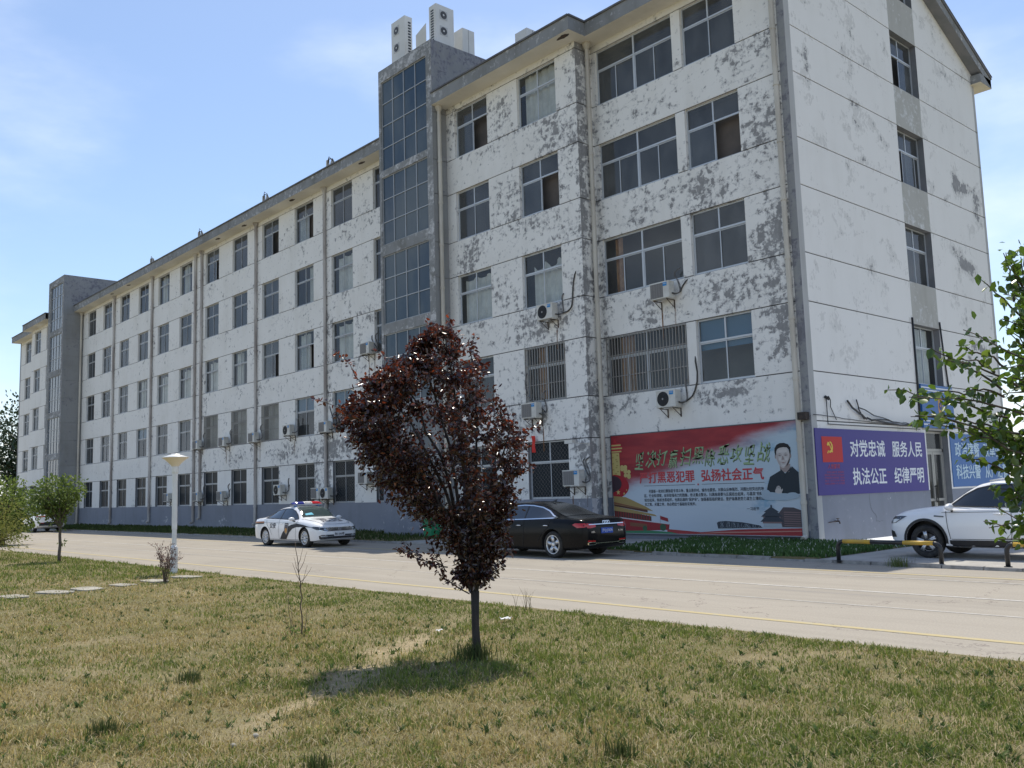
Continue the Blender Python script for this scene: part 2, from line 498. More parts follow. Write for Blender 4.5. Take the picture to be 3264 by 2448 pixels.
# ---- projecting part beside the near tower
PRJ = [(-15.24, -13.11), (-11.28, -9.13)]
ops = [(a, b, SILL(k), TOP(k), 0 if k > 1 else 4) for a, b in PRJ for k in range(1, 6)]
wall('projecting_wall', PP, [-15.8, -8.07], [0, 1.45, SOF], ops, MW, lambda u, v: 1 if v < 1.45 else 0,
     gsum([(-14.6, 11.2, 0.7, 0.8, 0.55), (-9.5, 15.2, 1.5, 1.3, 0.24), (-8.15, 9, 0.20, 9, 0.38), (-12.2, 16.6, 0.8, 1.2, 0.26), (-12.2, 9.2, 0.9, 0.9, 0.3), (-12.2, 12.8, 1.0, 1.2, 0.24), (-10.5, 7.8, 1.5, 0.5, 0.4), (-8.6, 3.2, 0.5, 0.6, 0.4), (-11, 4.2, 2, 0.5, 0.2)] + [((a + b) / 2, SILL(k) - 0.2, 1.1, 0.28, 0.2) for a, b in PRJ for k in (2, 3, 4, 5)], 0.14),
     groove=lambda u: True)
for i, (a, b) in enumerate(PRJ):
    for k in range(1, 6):
        kw = {(0, 5): dict(opn=1), (0, 3): dict(curtain=[(0.06, 0.98, 0.12, MCURT)]), (1, 5): dict(curtain=[(0.08, 0.98, 0.0, MCURT)]), (1, 4): dict(opn=1),
              (1, 3): dict(curtain=[(0.16, 1.0, 0.30, MCURT)]), (1, 2): dict(grille=True, curtain=[(0.2, 0.45, 0.02, MCURTO)]), (1, 1): dict(wire=True, blind=0.45), (0, 1): dict(wire=True)}.get((i, k), {})
        window(PP, a, b, SILL(k), TOP(k), 2, **kw)

# ---- long middle part
COLS = [-67.2, -63.3, -59.3, -55.3, -51.35, -47.4, -43.15, -39.1, -35.1, -31.15, -27.2, -23.2]
PIPES = [-60.4, -52.3, -44.56, -43.55, -35.72, -27.74]
ops = [(a, a + 2.08, SILL(k), TOP(k), 0 if k > 1 else 4) for a in COLS for k in range(1, 6)]
pl = [(x, 9, 0.32, 14, 0.30) for x in PIPES] + [(-30, 4.3, 5.5, 0.55, 0.42), (-38, 4.3, 3, 0.5, 0.25), (-29.0, 2.6, 0.4, 1.2, 0.6), (-33.0, 2.8, 0.5, 1.0, 0.4), (-25.5, 4.5, 1.2, 0.7, 0.5),
     (-24, 12, 3, 5, 0.12), (-48, 4.2, 8, 0.5, 0.16), (-27.7, 3, 0.8, 1.5, 0.4)] + [(x, 0.42, 0.8, 0.22, 0.62) for x in (-57.5, -53.6, -49.6, -47.6, -62.5, -22.2, -40.5, -60.9)] + [(x + 1, SILL(k) - 0.3, 1.2, 0.35, 0.16) for x in COLS for k in (3, 4, 5)]
wall('long_wall', PM, [-68.45, -19.85], [0, 1.45, SOF], ops, MW, lambda u, v: 1 if v < 1.45 else 0,
     gsum(pl, lambda u, v: -0.08 + 0.003 * (u + 68) if v > 1.45 else -0.06), groove=lambda u: True, step=0.55)
spec = {(6, 2): 'g', (7, 2): 'g', (8, 2): 'g', (9, 5): 'newsp', (8, 5): 'open', (6, 5): 'open', (8, 3): 'open', (9, 3): 'copen', (6, 3): 'c', (7, 3): 'c', (9, 4): 'c', (5, 3): 'c', (5, 5): 'c', (4, 5): 'c',
        (10, 2): 'b', (9, 2): 'b', (5, 1): 'b', (8, 1): 'b', (3, 2): 'b'}
for i, a in enumerate(COLS):
    for k in range(1, 6):
        s = spec.get((i, k))
        if s is None and k > 2 and RW.random() < 0.35: s = 'c'
        kw = {'g': dict(grille=True, curtain=[(0.1, 0.9, 0.02, MCURT)]), 'open': dict(opn=1), 'c': dict(curtain=[RW.choice(((0.04, 0.5, 0.02, MCURT), (0.1, 0.97, 0.1, MCURT), (0.55, 0.98, 0.02, MCURT)))]),
              'copen': dict(opn=1, curtain=[(0.06, 0.6, 0.05, MCURT)]), 'b': dict(blind=0.66), 'newsp': dict(opn=1, curtain=[(0.05, 0.5, 0.36, MCURT)])}.get(s, {})
        if k == 1 and i > 8: kw['wire'] = True
        window(PM, a, a + 2.08, SILL(k), TOP(k), 2, **kw)

# ---- far end: projecting part and wing
FARP = [(-75.4, -73.3), (-79.3, -77.25)]
ops = [(a, b, SILL(k), TOP(k), 0 if k > 1 else 4) for a, b in FARP for k in range(1, 6)]
wall('far_projecting_wall', PP, [-80.2, -72.9], [0, 1.45, SOF], ops, MW, lambda u, v: 1 if v < 1.45 else 0, gsum([], -0.1), groove=lambda u: True, step=0.6)
for a, b in FARP:
    for k in range(1, 6): window(PP, a, b, SILL(k), TOP(k), 2)
ops = [(-85.9, -83.85, SILL(k), TOP(k), 0 if k > 1 else 4) for k in range(1, 6)]
wall('far_front_wall', P0, [-87.9, -87.5, -80.2], [0, 1.45, SOF], ops, MW, lambda u, v: 2 if u < -87.6 else (1 if v < 1.45 else 0), gsum([], -0.1), groove=lambda u: u > -87.5, step=0.6)
for k in range(1, 6): window(P0, -85.9, -83.85, SILL(k), TOP(k), 2)
far = MB(); far.quad((-80.2, YP, 0), (-80.2, 0, 0), (-80.2, 0, SOF), (-80.2, YP, SOF)); far.quad((-87.9, 0, 0), (-87.9, 14.53, 0), (-87.9, 14.53, SOF), (-87.9, 0, SOF))
far.add([(-87.9, 0, SOF), (-87.9, 14.53, SOF), (-87.9, 7.265, 21.5)], [(0, 1, 2)])
far.quad((-87.9, 14.53, 0), (0, 14.53, 0), (0, 14.53, SOF), (-87.9, 14.53, SOF))
far.build('rear_wall', MWHITE, building)

# ---- gable end wall
EW = (7.12, 9.2)
ENDM = [MEND, MPLINTH, MGREYL, MREVD, MBEIGE]
ops = [(EW[0], EW[1], SILL(k), TOP(k), 3) for k in (2, 3, 4, 5)] + [(7.4, 9.15, 0.05, 3.45, 3)]
def endmat(u, v):
    if u < 0.3 or u > 14.3: return 2
    if EW[0] < u < EW[1] and v > 3.45: return 4
    return 1 if v < 1.4 else 0
streaks = [(12.1, 13.25, 0.9, 0.16, 0.55), (13.0, 12.95, 0.75, 0.2, 0.5), (13.6, 12.5, 0.3, 0.4, 0.45), (11.7, 13.0, 0.2, 0.6, 0.42), (12.0, 9.95, 0.8, 0.25, 0.58), (12.8, 9.65, 0.7, 0.22, 0.5), (11.6, 9.7, 0.15, 0.5, 0.4),
           (12.2, 6.9, 0.4, 0.2, 0.5), (13.2, 6.8, 0.7, 0.2, 0.55), (11.9, 6.3, 0.3, 0.3, 0.4), (12.6, 6.1, 0.6, 0.12, 0.4), (1.1, 15.0, 0.3, 0.5, 0.5), (4.2, 16, 0.22, 2, 0.2), (4.3, 12.2, 0.24, 1.6, 0.2), (4.4, 8.5, 0.25, 1.0, 0.18), (11.3, 17.4, 0.9, 0.2, 0.3),
           (1.2, 9.0, 0.7, 1.2, 0.14), (2.0, 5.5, 0.8, 1.0, 0.12), (8.2, 14.6, 0.8, 0.5, 0.25), (8.2, 11, 0.8, 0.5, 0.18)]
def endpeel(f=gsum([(a, b, c, d, k * 1.2) for a, b, c, d, k in streaks], 0.03)): return f
wall('end_wall', PE, [0, 0.3, 7.12, 9.2, 14.3, 14.53], [0, 1.4, 3.45, SOF], ops, ENDM, endmat, endpeel(), groove=lambda u: 0.15 < u < 7.1 or u > 9.22, reveal=0.3, label='smoother white end wall with one column of windows')
for k in (2, 3, 4, 5):
    kw = {5: dict(opn=0), 4: dict(opn=0), 3: {}, 2: dict(curtain=[(0.3, 0.9, 0.02, MCURT)])}[k]
    window(PE, EW[0], EW[1], SILL(k), TOP(k), 2, d=0.22, **kw)
def zs(y): return 18.24 + 0.449 * min(y + 0.0, 14.53 - y)
gb = MB()
A0, A1, AZ0, AZ1 = 7.12, 9.2, 19.42, 20.45
for (y0, y1, f0, f1) in ((0, 1.0, None, None),):
    pass
def gq(y0, y1, zb0, zb1, zt0, zt1, mi): gb.quad((0, y0, zb0), (0, y1, zb1), (0, y1, zt1), (0, y0, zt0), mi, [0.05] * 4)
n = 14
ys = refine([0, A0, 7.265, A1, 14.53], 0.5)
for i in range(len(ys) - 1):
    y0, y1 = ys[i], ys[i + 1]; yc = (y0 + y1) / 2
    if A0 < yc < A1:
        gq(y0, y1, SOF, SOF, AZ0, AZ0, 1); gq(y0, y1, AZ1, AZ1, zs(y0), zs(y1), 1)
    else: gq(y0, y1, SOF, SOF, zs(y0), zs(y1), 0)
for y in (A0, A1): gb.quad((0, y, AZ0), (0, y, AZ1), (-0.3, y, AZ1), (-0.3, y, AZ0), 2)
for z in (AZ0, AZ1): gb.quad((0, A0, z), (0, A1, z), (-0.3, A1, z), (-0.3, A0, z), 2)
gb.build('gable', [MEND, MBEIGE, MREVD], building, attr='peel')
window(PE, A0, A1, AZ0, AZ1, 2, d=0.22)

# ---- end door
MDOOR = newmat('door_frame', (0.36, 0.35, 0.32), 0.4, 0.2)
dr = MB()
dr.pbox(PE, 7.42, 9.13, 2.72, 2.82, 0.2, 0.26); dr.pbox(PE, 7.42, 7.5, 0.06, 3.43, 0.2, 0.26); dr.pbox(PE, 9.05, 9.13, 0.06, 3.43, 0.2, 0.26); dr.pbox(PE, 7.5, 9.05, 3.36, 3.43, 0.2, 0.26)
for x0, x1 in ((7.51, 8.265), (8.285, 9.04)):
    dr.pbox(PE, x0, x0 + 0.09, 0.08, 2.71, 0.205, 0.25); dr.pbox(PE, x1 - 0.09, x1, 0.08, 2.71, 0.205, 0.25)
    for z in (0.08, 1.0, 2.62): dr.pbox(PE, x0 + 0.09, x1 - 0.09, z, z + 0.09, 0.205, 0.25)
door = dr.build('door', MDOOR, building)
dg_ = MB(); dg_.quad(PE(7.5, 0.1, 0.23), PE(9.05, 0.1, 0.23), PE(9.05, 3.36, 0.23), PE(7.5, 3.36, 0.23)); dg_.build('door_glass', MGLASSD, door)
hd = MB()
for x in (8.21, 8.34): hd.tube([PE(x, 0.95, 0.15), PE(x, 1.55, 0.15)], 0.018, 8); hd.tube([PE(x, 1.0, 0.15), PE(x, 1.0, 0.205)], 0.01, 6); hd.tube([PE(x, 1.5, 0.15), PE(x, 1.5, 0.205)], 0.01, 6)
hd.build('door_handle', MBLACK, door)

# ---- rooms behind the windows (dim), roof, cornice
rm = MB()
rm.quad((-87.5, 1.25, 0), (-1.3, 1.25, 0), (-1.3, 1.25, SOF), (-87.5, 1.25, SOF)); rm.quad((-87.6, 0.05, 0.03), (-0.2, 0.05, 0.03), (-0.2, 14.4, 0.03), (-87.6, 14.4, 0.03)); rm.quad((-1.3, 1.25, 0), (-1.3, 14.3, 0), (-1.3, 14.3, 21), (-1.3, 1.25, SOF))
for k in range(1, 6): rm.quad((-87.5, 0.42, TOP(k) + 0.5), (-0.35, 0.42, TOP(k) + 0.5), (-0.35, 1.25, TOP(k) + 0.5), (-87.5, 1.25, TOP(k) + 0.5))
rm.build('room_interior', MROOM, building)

def cornice(path, ywall):
    """gutter box along the eaves: path = outer edge points (x,y), ywall = wall plane behind"""
    pass
co = MB()
def cbox(x0, x1, yo, yi):
    n = max(1, int((x1 - x0) / 0.6)); xs = [x0 + (x1 - x0) * i / n for i in range(n + 1)]
    for a, b in zip(xs[:-1], xs[1:]):
        co.quad((a, yo, SOF), (b, yo, SOF), (b, yo, FASC - 0.07), (a, yo, FASC - 0.07), 0, [0.12] * 4)
        co.quad((a, yo, SOF), (b, yo, SOF), (b, yi, SOF), (a, yi, SOF), 1)
        co.quad((a, yo, FASC), (b, yo, FASC), (b, yo + 0.25, FASC), (a, yo + 0.25, FASC), 2)
    co.box(x0, x1, yo - 0.05, yo + 0.25, FASC - 0.07, FASC, 2)
    co.quad((x0, yo + 0.25, SOF), (x1, yo + 0.25, SOF), (x1, yo + 0.25, FASC), (x0, yo + 0.25, FASC), 0)
def cend(x, y0, y1, dx):
    co.quad((x, y0, SOF), (x, y1, SOF), (x, y1, FASC - 0.07), (x, y0, FASC - 0.07), 0, [0.12] * 4)
    co.box(min(x, x + dx), max(x, x + dx), y0, y1, FASC - 0.07, FASC, 2)
cbox(-7.57, 0.4, -0.8, 0.3); cend(0.4, -0.8, 0.2, 0.05)
cbox(-15.8, -7.57, YP - 0.8, 0.3); cend(-7.57, YP - 0.8, -0.8, 0.05)
cbox(-68.45, -19.85, YM - 0.8, 0.5)
cbox(-80.5, -72.9, YP - 0.8, 0.3); cend(-80.5, YP - 0.8, -0.8, -0.05)
cbox(-88.0, -80.5, -0.8, 0.3); cend(-88.0, -0.8, 0.3, -0.05)
co.build('cornice', [MGREY, MSOFFIT, MROOF], building, attr='peel')
# rear cornice stub seen under the gable
rc = MB(); rc.box(-88, 0.4, 14.25, 15.35, 17.85, 18.22, 0); rc.quad((-1, 14.2, 17.846), (0.4, 14.2, 17.846), (0.4, 15.35, 17.846), (-1, 15.35, 17.846), 1)
rc.build('rear_cornice', [MGREY, MSOFFIT], building)
rf = MB()
rz = lambda y: zs(y) + 0.5
for (ya, yb) in ((-0.55, 7.265), (7.265, 15.4)):
    rf.add([(-88.0, ya, 18.24 + 0.449 * min(ya, 14.53 - ya) + 0.5), (0.46, ya, 18.24 + 0.449 * min(ya, 14.53 - ya) + 0.5), (0.46, yb, 18.24 + 0.449 * min(yb, 14.53 - yb) + 0.5), (-88.0, yb, 18.24 + 0.449 * min(yb, 14.53 - yb) + 0.5)], [(0, 1, 2, 3)], 0)
for x0, x1 in ((-15.8, -7.6), (-80.5, -72.9)):
    rf.add([(x0, -1.4, 18.3), (x1, -1.4, 18.3), (x1, 0.2, 18.83), (x0, 0.2, 18.83)], [(0, 1, 2, 3)], 0)
roof = rf.build('roof', MROOF, building)
bg_ = MB()
for (ya, yb) in ((-0.6, 7.265), (7.265, 15.35)):
    za, zb = 18.24 + 0.449 * min(ya, 14.53 - ya), 18.24 + 0.449 * min(yb, 14.53 - yb)
    n = 16
    for i in range(n):
        t0, t1 = i / n, (i + 1) / n
        y0, y1, z0, z1 = ya + (yb - ya) * t0, ya + (yb - ya) * t1, za + (zb - za) * t0, za + (zb - za) * t1
        bg_.quad((0.40, y0, z0), (0.40, y1, z1), (0.40, y1, z1 + 0.36), (0.40, y0, z0 + 0.36), 0, [0.15] * 4)
        bg_.quad((0.44, y0, z0 + 0.36), (0.44, y1, z1 + 0.36), (0.44, y1, z1 + 0.497), (0.44, y0, z0 + 0.497), 1)
        bg_.quad((0.40, y0, z0 + 0.36), (0.40, y1, z1 + 0.36), (0.44, y1, z1 + 0.36), (0.44, y0, z0 + 0.36), 1)
        bg_.quad((0.40, y0, z0), (0.40, y1, z1), (-0.02, y1, z1), (-0.02, y0, z0), 2)
bg_.build('barge_board', [MGREY, MROOF, MREVD], building, attr='peel')

# ---- stair towers
def tower(x0, x1, yf, yw, zt, gx0, gx1, bands, yback):
    PT = lambda u, v, d: (u, yf + d, v)
    ops = [(gx0, gx1, a, b, 0) for a, b in bands]
    tp = gsum([((x0 + x1) / 2, b + 0.2, 1.6, 0.22, 0.42) for a, b in bands] + [(x1 - 0.15, 14, 0.3, 9, 0.3), (x0 + 0.1, 14, 0.2, 9, 0.2)], 0.12)
    o = wall('stair_tower', PT, [x0, x1], [0, 2.3, zt], ops, [MGREY, MPLINTH], lambda u, v: 1 if v < 2.3 else 0, tp, step=0.5, reveal=0.14, label='grey glazed stair tower rising above the eaves')
    sd = MB(); g = 0.013
    zs_ = refine([0, 1.45, zt] + [z + s for z in GROOVES for s in (-g, g)], 0.6)
    yg = refine([yf, yw, yback], 0.5)
    for xx, sgn in ((x1, -1), (x0, 1)):
        for a, b in zip(yg[:-1], yg[1:]):
            for c, d in zip(zs_[:-1], zs_[1:]):
                inn = 0.03 * sgn if any(abs((c + d) / 2 - z) < g for z in GROOVES) else 0.0
                pk = 0.18 if (c + d) / 2 > 19.3 else -0.1
                sd.quad((xx + inn, a, c), (xx + inn, b, c), (xx + inn, b, d), (xx + inn, a, d), 0, [pk] * 4)
                if inn:
                    for z in (c, d): sd.quad((xx, a, z), (xx, b, z), (xx + inn, b, z), (xx + inn, a, z), 0)
    sd.quad((x0, yf, zt), (x1, yf, zt), (x1, yf + 0.2, zt), (x0, yf + 0.2, zt)); sd.quad((x0, yf + 0.2, zt - 0.9), (x1, yf + 0.2, zt - 0.9), (x1, yback, zt - 0.9), (x0, yback, zt - 0.9))
    for xx, xi in ((x0, x0 + 0.2), (x1 - 0.2, x1)): sd.quad((xx, yf, zt), (xi, yf, zt), (xi, yback, zt), (xx, yback, zt))
    for xx in (x0 + 0.2, x1 - 0.2): sd.quad((xx, yf + 0.2, zt - 0.9), (xx, yback, zt - 0.9), (xx, yback, zt), (xx, yf + 0.2, zt))
    sd.quad((x0 + 0.2, yf + 0.2, zt - 0.9), (x1 - 0.2, yf + 0.2, zt - 0.9), (x1 - 0.2, yf + 0.2, zt), (x0 + 0.2, yf + 0.2, zt))
    sd.quad((x0, yback, 0), (x1, yback, 0), (x1, yback, zt), (x0, yback, zt))
    sd.build('tower_side', [MGREYB], o, attr='peel')
    for a, b in bands:
        f = MB(); p = MB(); rows = 4 if b - a > 3.8 else 3
        us = [gx0 + (gx1 - gx0) * i / 4 for i in range(5)]; vs = [a + (b - a) * i / rows for i in range(rows + 1)]
        w = 0.02
        for u in us:
            c0 = min(max(u, gx0 + w), gx1 - w); f.pbox(PT, c0 - w, c0 + w, a + 0.002, b - 0.002, 0.05, 0.11)
        for v in vs:
            c0 = min(max(v, a + w), b - w)
            for i in range(4): f.pbox(PT, us[i] + w + (w if i == 0 else 0), us[i + 1] - w - (w if i == 3 else 0), c0 - w * 0.9, c0 + w * 0.9, 0.055, 0.10)
        for i in range(4):
            for j in range(rows):
                tl = [RW.uniform(-0.004, 0.004) for _ in range(4)]
                p.quad(PT(us[i], vs[j], 0.085 + tl[0]), PT(us[i + 1], vs[j], 0.085 + tl[1]), PT(us[i + 1], vs[j + 1], 0.085 + tl[2]), PT(us[i], vs[j + 1], 0.085 + tl[3]))
        ww = f.build('stair_glazing', MALUG, building)
        p.build('pane', MTGLASS, ww)
tower(-19.85, -15.8, -1.6, YP, 21.2, -19.68, -16.2, [(16.39, 20.61), (12.93, 16.08), (9.32, 12.43), (5.75, 8.85), (2.45, 5.25)], 3.6)
tower(-72.9, -68.45, -1.42, YM, 21.37, -72.2, -68.85, [(16.85, 20.8), (13.3, 16.4), (9.7, 12.8), (6.1, 9.2), (2.5, 5.6)], 3.6)

# ---- downpipes (cast on the wall, parts of the building)
def pipe(x, y, z0, z1, r, m, hopper=True):
    p = MB(); p.tube([(x, y, z0), (x, y, z1)], r, 10)
    z = z0 + 0.9
    while z < z1:
        p.lathe([(r, -0.05), (r + 0.016, -0.05), (r + 0.016, 0.05), (r, 0.05)], (x, y, z), n=10)
        z += 1.82
    if hopper: p.lathe([(r, 0), (r + 0.02, 0.02), (r + 0.09, 0.16), (r + 0.09, 0.24)], (x, y, z1 - 0.24), n=10)
    p.tube([(x, y, z0), (x, y - 0.02, z0 - 0.08), (x, y - 0.16, z0 - 0.14)], r, 10)
    return p.build('drain_pipe', m, building)
for x, z0 in zip(PIPES, (0.35, 0.5, 0.5, 0.75, 0.45, 0.4)): pipe(x, YM - 0.1, z0, SOF, 0.085, MPIPED)
pipe(-15.69, -1.32, 0.3, SOF, 0.085, MPIPE); pipe(-7.9, -0.36, 0.3, SOF, 0.08, MPIPE); pipe(-0.36, -0.1, 0.3, SOF, 0.08, MPIPE)
pipe(-68.34, 0.02, 0.3, SOF, 0.08, MPIPE)
ca = MB()
RC = random.Random(5)
for (x, y) in ((-23.4, -0.3), (-30.6, -0.25), (-56.0, -0.3), (-59.65, -0.3), (-8.1, -1.4), (-36.6, -0.2), (-40.2, -0.25)):
    n = 14; vs = [(x + 0.34 * RC.uniform(0.5, 1) * math.cos(2 * PI * k / n), y + 0.13 * RC.uniform(0.6, 1) * math.sin(2 * PI * k / n), SOF - 0.004) for k in range(n)]
    ca.add(vs, [tuple(range(n))])
ca.build('soffit_stain', MRUST, building)
# lightning fittings and loose cable stubs on the eaves
for x in (-26.4, -33.6, -42.7, -51.1):
    st = MB(); y = YM - 0.7
    st.box(x - 0.09, x + 0.05, y, y + 0.12, FASC, FASC + 0.42, 0)
    for k in range(3):
        a = RC.uniform(0, 1)
        st.tube([(x + 0.06, y, FASC + 0.3 - 0.08 * k), (x + 0.3, y - 0.05, FASC + 0.5 - 0.1 * k + a * 0.1), (x + 0.55, y, FASC + 0.25 + 0.2 * a), (x + 0.7, y, FASC + 0.02)], 0.018, 5, 1)
    st.add([(x + 0.25, y, FASC), (x + 0.85, y, FASC), (x + 0.62, y, FASC + 0.3), (x + 0.45, y, FASC + 0.36), (x + 0.55, y + 0.25, FASC)], [(0, 1, 2, 3), (0, 3, 4), (1, 4, 2), (2, 4, 3)], 2)
    st.build('eave_fitting', [MPIPE, MBLACK, MGREYL], building)
# ------------------------------------------------------------------ ground, road, verges
def kerb_y(x):
    return float(np.interp(x, [-200, -17, -3, 3.5, 6.2, 60], [-4.7, -4.7, -5.0, -5.3, -5.55, -5.6]))
def sheet(name, mat, x0, x1, y0f, y1f, z, n=60, kind='structure', zf=None, ny=1):
    xs = np.linspace(x0, x1, n + 1); mb = MB(); vs = []; fs = []
    for x in xs:
        a, b = (y0f(x) if callable(y0f) else y0f), (y1f(x) if callable(y1f) else y1f)
        for j in range(ny + 1):
            y = a + (b - a) * j / ny
            vs.append((x, y, zf(x, y) if zf else z))
    for i in range(n):
        for j in range(ny): fs.append((i * (ny + 1) + j, (i + 1) * (ny + 1) + j, (i + 1) * (ny + 1) + j + 1, i * (ny + 1) + j + 1))
    mb.add(vs, fs)
    if z > 0.03:      # drop the edges to below the road
        R_ = lambda i, j: i * (ny + 1) + j
        e = [(R_(i, 0), R_(i + 1, 0)) for i in range(n)] + [(R_(0, j), R_(0, j + 1)) for j in range(ny)] + [(R_(n, j), R_(n, j + 1)) for j in range(ny)]
        for a, b in e: mb.quad(vs[a], vs[b], (vs[b][0], vs[b][1], -0.1), (vs[a][0], vs[a][1], -0.1))
    o = mb.build(name, mat, smooth=(z < 0.03))
    if kind: o['kind'] = kind
    return o

def road_material():
    m = newmat('worn_concrete_road', (0.35, 0.33, 0.295), 0.9, spec=0.2); t = NT(m)
    n1 = t.noise(t.pos(), 0.35, 6, 0.6); n2 = t.noise(t.pos((0.06, 1.3, 1)), 1.2, 6, 0.62); n3 = t.noise(t.pos(), 38, 3, 0.7)
    c = t.mix(t.rng(n1, 0.3, 0.7), (0.355, 0.318, 0.258), (0.305, 0.275, 0.228))
    c = t.mix(t.rng(n2, 0.42, 0.62, 0, 0.7), c, (0.38, 0.342, 0.282))
    c = t.mix(t.rng(n2, 0.30, 0.40, 0.55, 0.0), c, (0.25, 0.235, 0.215))
    c = t.mix(t.rng(n3, 0.40, 0.62, 0.35, 0.0), c, (0.21, 0.20, 0.185))
    # hairline cracks
    vv = t.n('TexVoronoi', {'Vector': t.n('Mapping', {0: t.noise(t.pos(), 0.8, 4, 0.6, out='Color'), 'Scale': (0.9, 0.9, 0.9)}).outputs[0], 'Scale': 1.0}, feature='DISTANCE_TO_EDGE')
    wv = t.n('VectorMath', {0: t.pos((0.16, 0.22, 0.2)), 1: t.n('VectorMath', {0: t.noise(t.pos(), 0.9, 5, 0.65, out='Color'), 1: (0.35, 0.35, 0.35)}, operation='MULTIPLY').outputs[0]}, operation='ADD').outputs[0]
    vc = t.n('TexVoronoi', {'Vector': wv, 'Scale': 1.0}, feature='DISTANCE_TO_EDGE').outputs['Distance']
    c = t.mix(t.rng(vc, 0.0008, 0.0028, 0.55, 0.0), c, (0.11, 0.085, 0.08))
    t.link(c, 'Base Color'); t.bump(n3, 0.25, 0.006)
    return m
MROAD = road_material()
MYEL = newmat('worn_yellow_paint', (0.58, 0.42, 0.14), 0.8); _t = NT(MYEL)
_n = _t.noise(_t.pos(), 7, 8, 0.7); _t.link(_t.mix(_t.rng(_n, 0.50, 0.66), (0.42, 0.345, 0.18), (0.37, 0.345, 0.25)), 'Base Color')
MWLINE = newmat('faint_white_paint', (0.46, 0.44, 0.40), 0.8); _t = NT(MWLINE)
_n = _t.noise(_t.pos(), 6, 8, 0.7); _t.link(_t.mix(_t.rng(_n, 0.40, 0.62), (0.50, 0.48, 0.44), (0.36, 0.335, 0.295)), 'Base Color')
MCONC = noisy('pale_concrete', (0.40, 0.385, 0.35), (0.32, 0.305, 0.28), 1.6, 0.9, bump=0.25)
MKERB = noisy('broken_kerb_concrete', (0.34, 0.325, 0.30), (0.22, 0.21, 0.195), 5, 0.9, bump=0.4)

def soil_material():
    m = newmat('dry_lawn_soil', (0.22, 0.17, 0.10), 0.95, spec=0.1); t = NT(m)
    n1 = t.noise(t.pos(), 0.9, 6, 0.6); n2 = t.noise(t.pos(), 14, 5, 0.65); n3 = t.noise(t.pos(), 60, 3, 0.6)
    c = t.mix(t.rng(n1, 0.38, 0.62), (0.19, 0.162, 0.082), (0.13, 0.128, 0.05))
    c = t.mix(t.rng(n2, 0.35, 0.7, 0, 0.75), c, (0.20, 0.165, 0.095))
    pth = t.n('Attribute', attribute_name='bare').outputs['Fac']
    c = t.mix(pth, c, t.mix(t.rng(n2, 0.3, 0.7), (0.37, 0.305, 0.195), (0.27, 0.22, 0.13)))
    t.link(c, 'Base Color'); t.bump(t.math('ADD', n2, t.math('MULTIPLY', n3, 0.5)), 0.6, 0.03)
    return m
MSOIL = soil_material()
PATH = [(2.6, -15.3), (3.93, -16.3), (5.11, -17.98), (6.04, -19.19), (6.72, -20.23), (7.08, -20.79), (7.4, -21.2)]
RN = np.random.default_rng(4)
def fbm(x, y, sc, seed=0):
    x = np.asarray(x, float) * sc; y = np.asarray(y, float) * sc
    def lat(i, j): 
        h = np.sin(i * 127.1 + j * 311.7 + seed * 74.7) * 43758.5453
        return h - np.floor(h)
    tot = 0; amp = 0.5
    for o in range(3):
        i = np.floor(x); j = np.floor(y); fx = x - i; fy = y - j
        fx = fx * fx * (3 - 2 * fx); fy = fy * fy * (3 - 2 * fy)
        tot = tot + amp * ((lat(i, j) * (1 - fx) + lat(i + 1, j) * fx) * (1 - fy) + (lat(i, j + 1) * (1 - fx) + lat(i + 1, j + 1) * fx) * fy)
        x = x * 2.03 + 5; y = y * 2.03 + 3; amp *= 0.5
    return tot / 0.875
def pathdist(x, y):
    x = np.asarray(x, float); y = np.asarray(y, float); best = np.full(x.shape, 9.0)
    for (a, b), (c, d) in zip(PATH[:-1], PATH[1:]):
        L2 = (c - a) ** 2 + (d - b) ** 2
        t = np.clip(((x - a) * (c - a) + (y - b) * (d - b)) / L2, 0, 1)
        best = np.minimum(best, np.hypot(x - a - t * (c - a), y - b - t * (d - b)))
    return best
def bareness(x, y):
    d = pathdist(x, y) + (fbm(x, y, 2.2, 3) - 0.5) * 0.75
    w = 0.17 + 0.0 * np.asarray(x)
    b = np.clip((w + 0.14 - d) / 0.2, 0, 1) * np.clip((np.asarray(x) - 3.4) / 1.2, 0, 1) * np.clip((np.asarray(y) + 21.5) / 0.9, 0, 1)
    spots = np.clip((fbm(x, y, 1.1, 8) - 0.66) / 0.10, 0, 1) * 0.45
    return np.maximum(b, spots)
def lawn_z(x, y):
    x = np.asarray(x, float); y = np.asarray(y, float)
    edge = np.clip((-14.75 - y) / 0.35, 0, 1)
    return 0.012 + 0.045 * edge + edge * (fbm(x, y, 0.9, 1) - 0.5) * 0.05 - 0.02 * bareness(x, y)

